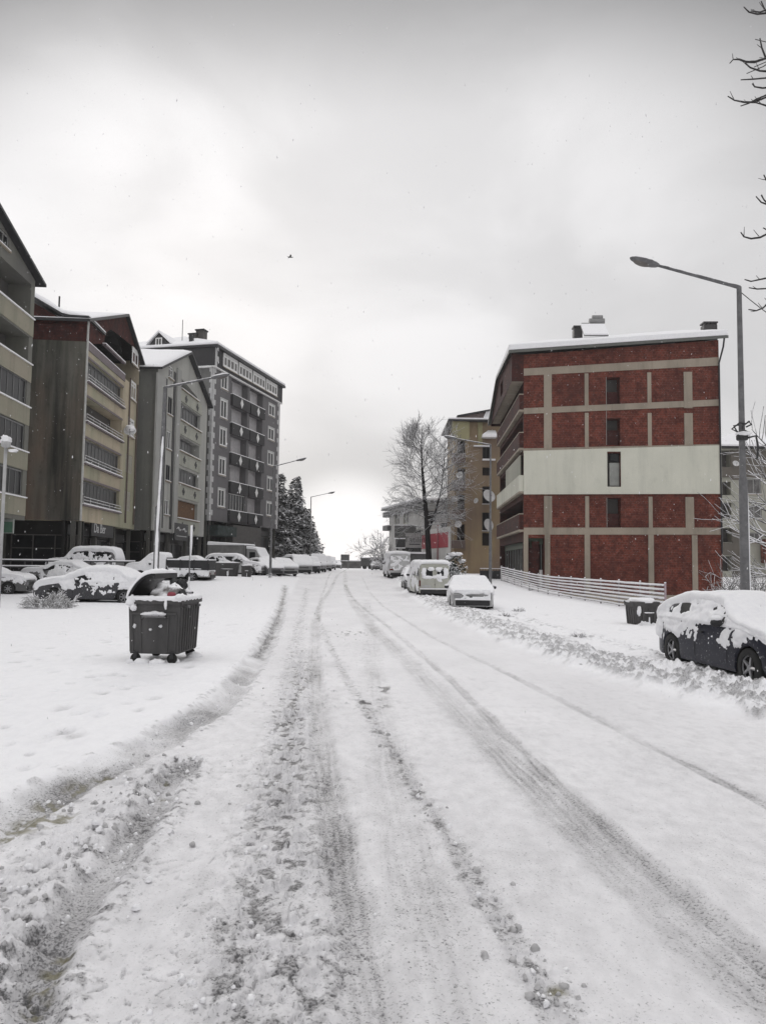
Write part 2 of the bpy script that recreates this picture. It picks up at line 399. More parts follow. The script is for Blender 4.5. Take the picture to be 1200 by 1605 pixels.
    track(T3, 0.075, 0.016, 0.32); track(T4, 0.07, 0.006, 0.22, 0.03); track(T5, 0.2, 0.008, 0.20)
    track([(480, 925), (465, 1000), (452, 1100), (430, 1230), (400, 1400), (350, 1620)], 0.17, 0.010, 0.16, 0.034)
    track([(475, 1020), (470, 1100), (462, 1200), (470, 1350), (490, 1600)], 0.12, 0.004, 0.12, 0.03)
    # thin scraped line where the kerb starts on the left, and the deep ruts turning out to the left
    track([(447, 925), (437, 965), (420, 1005), (402, 1033)], 0.07, 0.02, 0.35, 0.02)
    RL = [(447, 925), (437, 965), (420, 1005), (402, 1035), (372, 1075), (340, 1112), (290, 1140), (215, 1185), (130, 1225), (60, 1262), (0, 1300), (-150, 1400)]
    d, sd = dist_line(x, y, gline(RL)); d += 0.05 * perlin(x * 3, y * 3)
    m = np.exp(-(d / 0.19) ** 4); e = np.exp(-((d - 0.25) / 0.07) ** 2)
    z += -0.05 * m + e * 0.03 * (0.5 + np.abs(fbm(x * 4, y * 5, 3))); slush_shade += m * (0.34 + 0.3 * p15) + e * 0.30 * sst(0.05, 0.35, fbm(x * 7, y * 7, 3))
    R2 = [(290, 1205), (262, 1232), (225, 1290), (170, 1360), (115, 1430), (75, 1500), (50, 1580), (30, 1700)]
    d, sd = dist_line(x, y, gline(R2)); d += 0.04 * perlin(x * 4, y * 4)
    m = np.exp(-(d / 0.12) ** 4); e = np.exp(-((d - 0.18) / 0.07) ** 2)
    z += -0.045 * m + e * 0.035 * (0.4 + np.abs(fbm(x * 9, y * 9, 3))); slush_shade += m * (0.36 + 0.3 * p15) + e * 0.5 * sst(0.0, 0.3, fbm(x * 11, y * 10, 3))
    # thrown-up berm between / beside them
    BM = [(280, 1195), (215, 1250), (130, 1310), (40, 1380), (20, 1500), (-20, 1660)]
    d, sd = dist_line(x, y, gline(BM))
    m = np.exp(-(d / 0.24) ** 2); q = fbm(x * 6, y * 6, 4, 2.2, 0.55)
    z += m * (0.045 + 0.09 * q + 0.02 * fbm(x * 18, y * 18, 2)); slush_shade += m * 0.5 * sst(0.08, 0.35, -q)
    # scattered clods and little pits on the carriageway, more of them close by on the left lane
    c1 = sst(0.40, 0.62, fbm(x * 5.5 + 40, y * 4.2, 3, 2.3, 0.5)); dens = sst(-0.15, 0.35, perlin(x * 0.8 + 9, y * 0.45))
    ll = np.exp(-((x + 0.75 + 0.012 * y) / 0.75) ** 2) * (1 - sst(16, 26, y))
    z += road * c1 * dens * 0.030 * (0.25 + ll); slush_shade += road * c1 * dens * 0.25 * (0.12 + ll)
    wx = 0.25 * fbm(x * 3, y * 3 + 7, 2); c2 = sst(0.22, 0.50, fbm(x * 15 - 20 + wx * 8, y * 13 + wx * 6, 4, 2.1, 0.6) + 0.35 * fbm(x * 1.4, y * 0.9, 2)); z -= road * c2 * (ll + 0.06) * 0.018; slush_shade += road * c2 * (ll * 0.20 + 0.06)
    slush_shade += road * ll * 0.10 * sst(-0.2, 0.5, fbm(x * 2.2, y * 1.1, 3))
    # general greying of the carriageway towards the camera
    slush_shade += road * (0.03 + 0.15 * (1 - sst(3, 16, y))) * (0.8 + 0.6 * fbm(x * 1.2, y * 0.5, 3))
    # footprints and pits on the open snow
    rr = np.random.RandomState(3)
    for k in range(520):
        fy = 4.2 + 26 * rr.random() ** 1.7; fx = -2.7 - rr.gamma(1.6, 2.2) - 0.02 * fy
        if k % 4 == 0: fx = rr.uniform(5.5, 10) ; fy = rr.uniform(13, 30)
        r = rr.uniform(0.03, 0.10); dd = rr.uniform(0.03, 0.07)
        sel = np.nonzero((np.abs(x - fx) < 0.5) & (np.abs(y - fy) < 0.6))[0]
        if len(sel) == 0: continue
        q = np.exp(-(((x[sel] - fx) / r) ** 2 + ((y[sel] - fy) / (r * 1.7)) ** 2))
        z[sel] -= q * dd; slush_shade[sel] += q * rr.uniform(0.08, 0.38) * off[sel]  # each dip is also darkened in the mask, painted shade under flat light
    # bare muddy patches with grass
    for px, pyy, r in ((130, 1232, 0.15), (100, 1288, 0.10), (255, 1228, 0.06), (70, 1550, 0.055), (100, 1500, 0.05), (873, 1555, 0.05), (50, 1292, 0.15), (165, 1215, 0.09), (80, 1262, 0.13), (25, 1305, 0.12), (85, 1525, 0.06), (60, 1580, 0.06), (250, 1250, 0.05)):
        g = gp(px, pyy); q = np.exp(-((x - g.x) ** 2 + ((y - g.y) / 1.2) ** 2) / r ** 2); grass += q * sst(-0.25, 0.3, fbm(x * 12, y * 12, 3) + 0.1)
    slush_shade += grass * 0.3
    # scraped / dirtier patch mid-road
    for px, pyy, r in ((545, 992, 0.55), (575, 1103, 0.28), (600, 1080, 0.2)):
        g = gp(px, pyy); q = np.exp(-((x - g.x) ** 2 / r ** 2 + ((y - g.y) / 1.6) ** 2 / r ** 2)); slush_shade += q * 0.8 * sst(0.05, 0.35, fbm(x * 6, y * 3, 3)); z += q * .04 * fbm(x * 7, y * 5, 2)
    P_ = gline([(1040, 1062), (1110, 1082), (1200, 1102), (1300, 1125)]); d, sd = dist_line(x, y, P_); q = np.exp(-(d / 0.28) ** 2); z += q * (0.09 + 0.16 * np.abs(fbm(x * 4, y * 4, 3)) + 0.06 * fbm(x * 10, y * 10, 3)); slush_shade += q * 0.3 * sst(0.05, 0.35, fbm(x * 8, y * 8, 3))
    # bank of snow-filled verge at far right
    z += 0.5 * sst(12, 20, x) * (1 - sst(24, 29, y)) * sst(2, 9, y)
    nR, nC = X2.shape
    co = np.stack([x, y, z], 1).astype(np.float32)
    idx = np.arange(nR * nC).reshape(nR, nC)
    q = np.stack([idx[:-1, :-1], idx[:-1, 1:], idx[1:, 1:], idx[1:, :-1]], -1).reshape(-1, 4).astype(np.int32)
    me = bpy.data.meshes.new('ground'); nf = len(q)
    me.vertices.add(len(co)); me.vertices.foreach_set('co', co.ravel())
    me.loops.add(nf * 4); me.loops.foreach_set('vertex_index', q.ravel())
    me.polygons.add(nf); me.polygons.foreach_set('loop_start', np.arange(0, nf * 4, 4, dtype=np.int32))
    me.polygons.foreach_set('use_smooth', np.ones(nf, dtype=bool))
    me.update(calc_edges=True)
    for nm, arr in (('slush_shade', np.clip(slush_shade, 0, 1)), ('grass', np.clip(grass, 0, 1)), ('road', np.clip(road, 0, 1)), ('chunk', chunk)):
        at_ = me.attributes.new(nm, 'FLOAT', 'POINT'); at_.data.foreach_set('value', arr.astype(np.float32))
    m, nt, b = nodes('snowy ground')
    def attr(n):
        a = nt.nodes.new('ShaderNodeAttribute'); a.attribute_name = n; return a.outputs['Fac']
    sl, gr, rd = attr('slush_shade'), attr('grass'), attr('road')
    grain = NZ(nt, 55, 5, 0.75, 'Object'); mid = NZ(nt, 7, 6, 0.65, 'Object', (1, 0.6, 1)); big = NZ(nt, 0.8, 5, 0.6, 'Object', (1, 0.4, 1))
    clean = MX(nt, MR(nt, mid, 0.3, 0.7), (0.83, 0.83, 0.85), (0.90, 0.90, 0.915))
    packed = MX(nt, MR(nt, big, 0.35, 0.65), (0.73, 0.725, 0.74), (0.82, 0.815, 0.83))
    c = MX(nt, rd, clean, packed)
    s2 = MR(nt, MA(nt, 'ADD', sl, MR(nt, mid, 0.3, 0.7, -0.12, 0.12)), 0.06, 0.85)
    c = MX(nt, s2, c, (0.25, 0.245, 0.25))
    # dark wet grit showing through packed slush
    thr = MA(nt, 'ADD', grain, MA(nt, 'MULTIPLY', sl, 0.26))
    c = MX(nt, MR(nt, thr, 0.62, 0.74, 0, 0.8), c, (0.05, 0.05, 0.052))
    c = MX(nt, MR(nt, gr, 0.15, 0.9, 0, 0.62), c, (0.20, 0.185, 0.10))
    nt.links.new(c, b.inputs['Base Color'])
    nt.links.new(MR(nt, sl, 0.0, 0.8, 0.8, 0.5), b.inputs['Roughness']); b.inputs['Specular IOR Level'].default_value = 0.25
    h = MA(nt, 'ADD', MA(nt, 'MULTIPLY', grain, 0.5), mid)
    BUMP(nt, b, h, 0.6, 0.02)
    me.materials.append(m)
    o = bpy.data.objects.new('ground', me); COL.objects.link(o); o['kind'] = 'structure'
build_ground()

# small clods of snow thrown up along the kerb and ruts: uncountable, one object
def build_clods():
    rr = random.Random(11); mb = MB()
    def clod(x, y, r, mi=0):
        zz = tz(x, y); n = 6; vs = []
        for j, (rad, h) in enumerate(((1.0, -0.3), (0.9, 0.45), (0.4, 0.85))):
            for k in range(n):
                th = 2 * math.pi * k / n + j * 0.4; q = rad * r * rr.uniform(0.55, 1.3)
                vs.append((x + q * math.cos(th), y + q * math.sin(th), zz + h * r * rr.uniform(0.8, 1.2)))
        fs = [(j * n + k, j * n + (k + 1) % n, (j + 1) * n + (k + 1) % n, (j + 1) * n + k) for j in range(2) for k in range(n)] + [tuple(2 * n + k for k in range(n))]
        mb.add(vs, fs, mi)
    for k in range(6500):
        y = 8.5 * (60 / 8.5) ** rr.random(); x = float(edge(_re, np.float64(y))) + rr.uniform(0.12, 1.25)
        clod(x, y, 0.012 + 0.05 * rr.random() ** 2.6, rr.random() < 0.4)
        mb.v[-18:] = [(a, b_, c + 0.06) for a, b_, c in mb.v[-18:]]
    for path, wd, n, zo in (([(280, 1195), (215, 1250), (130, 1310), (40, 1380), (20, 1500)], 0.22, 170, 0.05), ([(398, 1060), (350, 1105), (215, 1185), (60, 1262), (0, 1300)], 0.28, 90, 0.03),
                        ([(470, 1040), (452, 1120), (430, 1230), (400, 1400), (350, 1600)], 0.25, 110, 0), ([(552, 1080), (610, 1170), (668, 1260), (735, 1370), (830, 1510), (900, 1600)], 0.08, 110, 0), ([(500, 960), (508, 990), (560, 1005)], 0.3, 60, 0), ([(270, 1225), (225, 1290), (170, 1360), (90, 1460)], 0.2, 70, 0.01)):
        P = gline(path)
        for k in range(n):
            i = rr.randrange(len(P) - 1); t = rr.random(); q = P[i] * (1 - t) + P[i + 1] * t
            clod(q[0] + rr.gauss(0, wd), q[1] + rr.gauss(0, wd), 0.006 + 0.020 * rr.random() ** 2, rr.random() < 0.45)
            if zo: mb.v[-18:] = [(a, b_, c + zo * 1.2) for a, b_, c in mb.v[-18:]]
    o = mb.build('snow_clods', [SNOW, plain('dirty snow', (0.56, 0.555, 0.56), 0.7, 0, 0.2, 0.3, 14)], None, True)
    o['kind'] = 'stuff'; tag(o, 'loose lumps of ploughed snow strewn along the kerbs and wheel ruts', 'snow lumps')
build_clods()

# ------------------------------------------------------------------ building parts
def window(par, fr, u0, z0, u1, z1, fm=WHITE, gm=GLASS, d=0.05, fw=0.07, mull=1, trans=False, sill=True, name='window'):
    mb = MB()
    for a, b, c, e in ((u0, z0, u1, z0 + fw), (u0, z1 - fw, u1, z1), (u0, z0 + fw, u0 + fw, z1 - fw), (u1 - fw, z0 + fw, u1, z1 - fw)):
        fbox(mb, fr, a, b, d - 0.04, c, e, d + 0.05)
    for k in range(mull):
        um = u0 + (u1 - u0) * (k + 1) / (mull + 1); fbox(mb, fr, um - fw * 0.45, z0 + fw, d - 0.035, um + fw * 0.45, z1 - fw, d + 0.045)
    if trans: fbox(mb, fr, u0 + fw, z0 + (z1 - z0) * 0.7, d - 0.03, u1 - fw, z0 + (z1 - z0) * 0.7 + fw * 0.8, d + 0.04)
    o = mb.build(name, fm, par)
    p = MB(); fbox(p, fr, u0 + fw * 0.6, z0 + fw * 0.6, d + 0.008, u1 - fw * 0.6, z1 - fw * 0.6, d + 0.03); p.build('pane', gm, o)
    if sill:
        s = MB(); fbox(s, fr, u0 - 0.1, z0 - 0.10, -0.12, u1 + 0.1, z0 - 0.012, max(d - 0.05, -0.03)); fbox(s, fr, u0 - 0.08, z0 - 0.01, -0.11, u1 + 0.08, z0 + 0.05, max(d - 0.055, -0.04), 1)
        s.build('sill', [CONC, SNOW], o)
    return o
def rails(par, fr, u0, u1, z0, n=3, gap=0.16, d=-0.08, name='railing'):
    mb = MB()
    for k in range(n):
        z = z0 + gap * k; mb.tube([fr.P(u0, z, d), fr.P(u1, z, d)], 0.03, 6)
    m = max(2, int((u1 - u0) / 1.3) + 1)
    for k in range(m):
        u = u0 + (u1 - u0) * k / (m - 1); mb.tube([fr.P(u, z0 - 0.05, d), fr.P(u, z0 + gap * (n - 1), d)], 0.022, 5)
    return mb.build(name, snowtop('rail light', (0.42, 0.41, 0.40), 0.0, 0.4), par)
def glazing(par, fr, u0, z0, u1, z1, n, d=0.12, name='balcony_glazing', seed=1, fm=None):
    rr = random.Random(seed); mb = MB(); w = (u1 - u0) / n
    fbox(mb, fr, u0, z0, d - 0.04, u1, z0 + 0.07, d + 0.04); fbox(mb, fr, u0, z1 - 0.08, d - 0.04, u1, z1, d + 0.04)
    for k in range(n + 1): fbox(mb, fr, u0 + k * w - 0.018, z0 + 0.07, d - 0.03, u0 + k * w + 0.018, z1 - 0.08, d + 0.03)
    o = mb.build(name, fm or plain('grey aluminium', (0.22, 0.22, 0.22), 0.5), par)
    p = MB()
    for k in range(n):
        fbox(p, fr, u0 + k * w + 0.026, z0 + 0.07, d, u0 + (k + 1) * w - 0.026, z1 - 0.08, d + 0.02, 1 if rr.random() < 0.12 else 0)
    p.build('pane', [GLASS, glassy('milky glass', (0.06, 0.06, 0.065), 0.3)], o)
    return o
def roof_prof(par, prof, y0, y1, th=0.18, snow=0.22, mat=None, o=Vector((0, 0, 0)), ud=Vector((1, 0, 0)), yd=Vector((0, 1, 0)), name='roof', sy0=0.05):
    mat = mat or DKMETAL
    def pt(u, z, y): return o + ud * u + yd * y + Vector((0, 0, z))
    mb = MB(); n = len(prof)
    for i in range(n - 1):
        (a, za), (b, zb) = prof[i], prof[i + 1]
        mb.hexa([pt(a, za - th, y0), pt(b, zb - th, y0), pt(b, zb - th, y1), pt(a, za - th, y1), pt(a, za, y0), pt(b, zb, y0), pt(b, zb, y1), pt(a, za, y1)])
    r = mb.build(name, mat, par)
    s = MB(); N = 26; M = max(10, int(abs(y1 - y0) / 0.8))
    L = [0.0]
    for i in range(n - 1): L.append(L[-1] + math.hypot(prof[i + 1][0] - prof[i][0], prof[i + 1][1] - prof[i][1]))
    def pz(t):
        d = t * L[-1]
        for i in range(n - 1):
            if d <= L[i + 1] + 1e-6:
                k = (d - L[i]) / (L[i + 1] - L[i]); return prof[i][0] + (prof[i + 1][0] - prof[i][0]) * k, prof[i][1] + (prof[i + 1][1] - prof[i][1]) * k
        return prof[-1]
    vs = []
    for i in range(N + 1):
        u, z = pz(i / N); e = min(1, min(i, N - i) * 1.6 / N * 6 + 0.25)
        for j in range(M + 1):
            y = y0 + sy0 + (y1 - y0 - sy0) * j / M; e2 = min(1, j * 0.7 + 0.35)
            vs.append(pt(u, z + 0.012 + snow * e * e2 * (1 + 0.45 * noise.noise(Vector((u * 0.6, y * 0.6, z)))), y))
    for i in range(N + 1):
        u, z = pz(i / N)
        for j in range(M + 1): vs.append(pt(u, z + 0.008, y0 + sy0 + (y1 - y0 - sy0) * j / M))
    K = (N + 1) * (M + 1); W = M + 1
    fs = [(i * W + j, (i + 1) * W + j, (i + 1) * W + j + 1, i * W + j + 1) for i in range(N) for j in range(M)]
    fs += [(i * W, K + i * W, K + (i + 1) * W, (i + 1) * W) for i in range(N)] + [(i * W + M, (i + 1) * W + M, K + (i + 1) * W + M, K + i * W + M) for i in range(N)]
    fs += [(j, j + 1, K + j + 1, K + j) for j in range(M)] + [(N * W + j, K + N * W + j, K + N * W + j + 1, N * W + j + 1) for j in range(M)]
    s.add(vs, fs); s.build('roof_snow', SNOW, r, True)
    return r
def quadroof(par, pts, th, snow, mat, name='roof'):
    mb = MB(); P = [Vector(p) for p in pts]; mb.prism([p - Vector((0, 0, th)) for p in P], (0, 0, th)); r = mb.build(name, mat, par)
    s = MB(); s.prism([p + Vector((0, 0, 0.01)) for p in P], (0, 0, snow)); s.build('roof_snow', SNOW, r, False, 0.08 if snow > 0.2 else 0)
    return r
def text_mesh(body, size, name, mat, par, M, ext=0.01):
    cu = bpy.data.curves.new('t', 'FONT'); cu.body = body; cu.size = size; cu.extrude = ext; cu.align_x = 'CENTER'
    t = bpy.data.objects.new('t', cu); COL.objects.link(t)
    bpy.context.view_layer.update()
    me = bpy.data.meshes.new_from_object(t); bpy.data.objects.remove(t); me.name = name
    me.transform(M); me.materials.clear(); me.materials.append(mat)
    o = bpy.data.objects.new(name, me); COL.objects.link(o); o.parent = par; return o
def frM(fr, u, z, d):      # matrix that lays text on a wall frame, reading left to right from outside
    x = fr.u; n = -fr.i; zz = Vector((0, 0, 1)); p = fr.P(u, z, d)
    return Matrix(((x.x, zz.x, n.x, p.x), (x.y, zz.y, n.y, p.y), (x.z, zz.z, n.z, p.z), (0, 0, 0, 1)))
def shutter(par, fr, u0, z0, u1, z1, mat, d=-0.02, name='shutter'):
    mb = MB(); n = max(3, int((z1 - z0) / 0.12)); h = (z1 - z0) / n
    for k in range(n): fbox(mb, fr, u0, z0 + k * h, d, u1, z0 + (k + 1) * h - 0.02, d + 0.05)
    fbox(mb, fr, u0 + .01, z0, d + 0.02, u1 - .01, z1, d + 0.045)
    return mb.build(name, mat, par)
BEIGE = plaster('beige render', (0.50, 0.43, 0.32), 0.42, second=(0.42, 0.37, 0.28), warm=(0.35, 0.345, 0.25))
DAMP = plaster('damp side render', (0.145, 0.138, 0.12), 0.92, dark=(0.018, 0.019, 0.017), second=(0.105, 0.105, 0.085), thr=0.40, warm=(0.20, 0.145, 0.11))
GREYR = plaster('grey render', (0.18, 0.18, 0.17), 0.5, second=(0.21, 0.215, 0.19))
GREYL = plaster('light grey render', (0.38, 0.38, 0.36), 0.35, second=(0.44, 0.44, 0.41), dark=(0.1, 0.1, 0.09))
SHOP = plain('dark shopfront', (0.018, 0.017, 0.016), 0.5, 0, 0.3, 0, 1.2)
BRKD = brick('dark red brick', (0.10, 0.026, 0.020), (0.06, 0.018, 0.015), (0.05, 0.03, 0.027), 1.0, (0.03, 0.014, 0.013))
def shop_ground(par, fr, L, h, seed, posts=None, mat=SHOP, inset=0.9):
    """recessed ground floor: dark shop windows with frames between piers"""
    rr = random.Random(seed); mb = MB(); fbox(mb, fr, 0.02, -1.2, inset, L - 0.02, h, inset + 0.2); g = mb.build('shop_wall', mat, par)
    n = max(2, int(L / 4.2)); w = L / n
    for k in range(n + 1):
        pl = MB(); fbox(pl, fr, max(0.0, k * w - 0.15), -1.2, 0.25, min(L, k * w + 0.15), h - .004, 0.55); pl.build('pier', plaster('dark pier', (0.10, 0.098, 0.09), 0.4), par)
    for k in range(n):
        u0 = k * w + 0.35; u1 = (k + 1) * w - 0.35; z1 = h - 0.9 - rr.random() * 0.4
        window(par, fr, u0, 0.35, u1, z1, plain('shop frame', (0.09, 0.085, 0.08), 0.5), GLASS, inset - 0.08, 0.08, rr.choice((1, 2, 3)), True, False, 'shop_window')
        if rr.random() < 0.6:
            s = MB(); fbox(s, fr, u0, z1 + 0.1, inset - 0.25, u1, z1 + 0.75, inset - 0.05); s.build('fascia', plain('fascia %d' % k, (rr.uniform(0.03, 0.12),) * 3, 0.5), par)

# ------------------------------------------------------------------ left side of the street
def house_a():
    fa = Fac((XX(36, 44) + 0.0647 * 12, 32), (XX(36, 44), 44)); D = 14; L = fa.L
    t = empty('apartment_building', (fa.A.x, fa.A.y, 0), fa.rz, 'tall grey apartment block with a steep gable, cut off by the left edge', 'apartment building')
    fr = Fr((0, 0, 0), (1, 0, 0), (0, 1, 0)); M1 = plaster('grey taupe render', (0.15, 0.148, 0.14), 0.35, second=(0.19, 0.19, 0.16)); 
    M2 = plaster('taupe parapet', (0.33, 0.30, 0.24), 0.4, second=(0.26, 0.26, 0.20))
    ze = fa.uz(60, 436)[1]; ur = fa.uz(50, 620)[0]
    ug, zg = fa.uz(1, 344); ap = L * 0.46; za = ze + (L - ap) * (zg - ze) / (L - ug)
    zb = [fa.uz(47, y)[1] for y in (497, 571, 640, 711, 782)]; base = fa.uz(33, 815)[1]
    holes = []
    for i, z in enumerate(zb): holes.append((1.0, z, L - 0.55, z + (1.95 if i == 0 else 1.55), 1.3 if i < 2 else 0.25))
    wu = fa.uz(2, 370)[0]; wu1 = fa.uz(15, 380)[0]; wz = fa.uz(10, 390)[1]
    holes.append((wu - 1.0, wz, wu1, wz + 0.8, 0.15))
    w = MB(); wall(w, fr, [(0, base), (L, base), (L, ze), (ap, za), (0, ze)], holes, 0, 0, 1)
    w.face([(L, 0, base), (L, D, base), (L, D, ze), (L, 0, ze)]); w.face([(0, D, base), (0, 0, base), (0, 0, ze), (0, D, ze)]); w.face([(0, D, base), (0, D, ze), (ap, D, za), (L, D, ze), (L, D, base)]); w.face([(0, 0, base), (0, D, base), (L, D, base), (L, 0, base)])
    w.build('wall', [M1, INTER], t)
    for i, z in enumerate(zb):
        p = MB(); fbox(p, fr, 0.9, z - 1.05, -0.035, L - 0.03, z - 0.02, -0.002); fbox(p, fr, 0.9, z - 0.02, -0.12, L - 0.03, z + 0.05, 0.12, 1); p.build('parapet', [M2, SNOW], t)
        if i >= 2: glazing(t, fr, 1.02, z + 0.06, L - 0.57, z + 1.53, 13, 0.10, seed=i)
    window(t, fr, wu - 0.98, wz + 0.02, wu1 - 0.02, wz + 0.78, plain('old frame', (0.3, 0.3, 0.29), 0.6), GLASS, 0.08, 0.08, 2)
    roof_prof(t, [(-0.6, ze - 0.5), (ap, za + 0.15), (L + 0.55, ze - 0.32)], -0.45, D, 0.16, 0.12)
    sd = Fr((L, 0, 0), (0, 1, 0), (-1, 0, 0))
    for py, w_ in ((692, 1.3), (758, 1.9), (562, 1.0), (632, 1.1)):
        z = fa.uz(36, py)[1]; b = MB(); fbox(b, sd, 0.5, z - 0.6, -w_ * 0.55, 0.5 + w_, z + 0.62, -0.01, 0); fbox(b, sd, 0.48, z + 0.625, -w_ * 0.56, 0.52 + w_, z + 0.68, -0.01, 1); fbox(b, sd, 0.48, z - 0.66, -w_ * 0.56, 0.52 + w_, z - 0.605, -0.01, 2)
        b.build('side_bay', [plain('bay grey', (0.17, 0.17, 0.165), 0.6), SNOW, WHITE], t)
    g = MB(); fbox(g, fr, 0.4, -0.8, 1.0, L - 1.0, base, D - 1); g.build('ground_floor', SHOP, t)
    sb = MB(); sg = empty('hanging_sign', at(10, 815, 42.6) + Vector((0.35, 0, 0)), 0, 'pale green hanging sign board under the far left block', 'sign')
    sb.box(-0.55, -0.05, -0.75, 0.1, 0.05, 0.75); sb.box(-0.5, -0.06, 0.1, -0.1, -0.052, 0.55, 1); sb.box(-0.5, -0.06, -0.7, 0.05, -0.052, -0.1, 2)
    sb.build('board', [plain('pale board', (0.42, 0.45, 0.42)), plain('board dark', (0.1, 0.1, 0.1)), plain('board green', (0.13, 0.25, 0.18))], sg, False)
    a = MB(); a.tube([(-0.6, 0, 0.80), (-1.2, 0, 0.80)], 0.03, 6); a.tube([(-0.2, 0, .8), (-1.2, 0, 1.3)], 0.02, 6); a.build('bracket', DKMETAL, sg)
house_a()

def house_b():
    A = (XX(122, 50), 50.0); d = Vector((523 - 600, 1190, 0)).normalized()
    Yf = 63.7; B = (A[0] - 0.0647 * (Yf - 50), Yf); fa = Fac(A, B); L = fa.L; D = 15
    t = empty('apartment_building', (A[0], A[1], 0), fa.rz, 'beige apartment block with a red brick attic and a damp stained side wall', 'apartment building')
    fr = Fr((0, 0, 0), (1, 0, 0), (0, 1, 0)); sd = Fr((0, D, 0), (0, -1, 0), (1, 0, 0)); si = Fac((fa.A + fa.n * D)[:2], A)
    base = fa.uz(119, 815)[1]; zbr = fa.uz(133, 537)[1]; ze = fa.uz(134, 500)[1]; uap, zap = fa.uz(197, 493); zr = fa.uz(230, 577)[1]
    u0 = 0.35; u1 = fa.uz(190, 700)[0]
    lev = [(fa.uz(123, a)[1], fa.uz(123, b)[1]) for a, b in ((786, 749), (719, 681), (651, 613), (585, 549))]
    holes = [(u0, a, u1, b, 0.9) for a, b in lev]
    wl = []
    for (px0, px1, y0, y1) in ((205, 213, 628, 598), (200.5, 210, 685, 656), (197, 207.5, 742, 713), (194.5, 204.5, 801, 770)):
        ua = fa.uz(px0, (y0 + y1) / 2)[0]; ub = fa.uz(px1, (y0 + y1) / 2)[0]; um = (px0 + px1) / 2; wl.append((ua, fa.uz(um, y0)[1], ub, fa.uz(um, y1)[1]))
    holes += [(*h, 0.14) for h in wl]
    w = MB()
    wall(w, fr, [(0, base), (L, base), (L, zbr), (0, zbr)], holes, 0, 0, 1)
    # brick attic with the arched opening
    ua = fa.uz(163, 540)[0]; ub = fa.uz(193, 540)[0]; z0 = fa.uz(178, 553)[1]; zt = fa.uz(172, 512)[1]; r = (ub - ua) / 2
    arch = [(ua, z0), (ub, z0)] + [(ub - r + r * math.cos(th), zt - r * 0.75 + r * 0.75 * math.sin(th)) for th in np.linspace(0, math.pi, 9)]
    wa = fa.uz(207, 560)[0]; wb = fa.uz(216.5, 560)[0]; wz0 = fa.uz(212, 574)[1]; wz1 = fa.uz(212, 547)[1]
    wall(w, fr, [(0, zbr), (L, zbr), (L, zr - 0.1), (uap, zap - 0.15), (0, ze)], [dict(poly=arch, d=1.1), (wa, wz0, wb, wz1, 0.12)], 2, 4, 4)  # reveals and backs coloured dark to stand in for the shade inside
    # side wall
    zs = ze; a1 = si.uz(97, 495); a0 = si.uz(57, 478); 
    wall(w, sd, [(0, base), (D, base), (D, si.uz(120, 535)[1]), (0, si.uz(60, 528)[1])], [], 3)
    wall(w, sd, [(0, si.uz(60, 528)[1]), (D, si.uz(120, 535)[1]), (D, ze), (a1[0], ze + 0.1), (a0[0] - 1.5, a0[1] + 0.9), (0, a0[1] + 0.9)], [], 2)
    w.face([(L, 0, base), (L, D, base), (L, D, zr), (L, 0, zr)]); w.face([(0, D, base), (0, D, ze), (uap, D, zap), (L, D, zr), (L, D, base)]); w.face([(0, 0, base), (0, D, base), (L, D, base), (L, 0, base)])
    w.build('wall', [BEIGE, INTER, BRKD, DAMP, DARK], t)
    for k, (a, b) in enumerate(lev):
        rails(t, fr, u0, u1 + 0.1, a - 0.02, 3, 0.2, -0.10)
        s = MB(); fbox(s, fr, u0 - 0.1, a - 0.22, -0.22, u1 + 0.15, a - 0.12, -0.003); fbox(s, fr, u0 - 0.1, a - 0.118, -0.2, u1 + 0.15, a - 0.05, -0.003, 1); s.build('ledge', [plain('mauve trim', (0.17, 0.14, 0.15)), SNOW], t)
        l = MB(); fbox(l, fr, u0 - 0.05, b, -0.05, u1 + 0.05, b + 0.14, -0.003); l.build('lintel', plain('mauve trim', (0.17, 0.14, 0.15)), t)
        if k != 2: glazing(t, fr, u0 + .02, a + 0.02, u1 - .02, b - 0.02, 11, 0.25, seed=k + 10)
    for k, h in enumerate(wl):
        if k < 2: window(t, fr, h[0], h[1], h[2], h[3], WHITE, GLASS, 0.02, 0.2, 1, True)
        else: shutter(t, fr, h[0] - .0, h[1], h[2], h[3], plain('cream shutter', (0.42, 0.40, 0.34), 0.6), 0.02)
    window(t, fr, wa, wz0, wb, wz1, WHITE, GLASS, 0.0, 0.22, 1, True)
    tr = MB(); fbox(tr, fr, 0.0, zbr - 0.3, -0.06, u1 + 0.3, zbr + 0.25, -0.003); fbox(tr, fr, 0, zbr + 0.252, -0.06, u1 + 0.3, zbr + 0.31, -0.003, 1)
    fbox(tr, fr, ua - 0.3, z0 - 0.2, -0.25, ub + 0.1, z0 - 0.08, -0.003); fbox(tr, fr, ua - 0.3, z0 - 0.078, -0.25, ub + 0.1, z0 - 0.01, -0.003, 1); tr.build('string_course', [plain('mauve trim', (0.17, 0.14, 0.15)), SNOW], t)
    for px in (199, 211):
        pp = MB(); u = fa.uz(px - 0.5, 700)[0]; pp.tube([fr.P(u + (.15 if px < 205 else .35), base + 0.4, -0.09), fr.P(u + .2, zr - 2.2, -0.09)], 0.06, 8); pp.build('downpipe', plain('brown pipe', (0.12, 0.09, 0.08)), t)
    pp = MB(); pp.tube([fr.P(0.06, base, -0.06), fr.P(0.06, ze, -0.06)], 0.075, 8, 1); pp.build('downpipe', [plain('brown pipe', (0.12, 0.09, 0.08)), plain('pale pipe', (0.5, 0.5, 0.48))], t)
    roof_prof(t, [(-0.35, ze + 0.06), (uap, zap + 0.06), (L + 0.9, zr - 0.15)], -0.3, D, 0.2, 0.07)
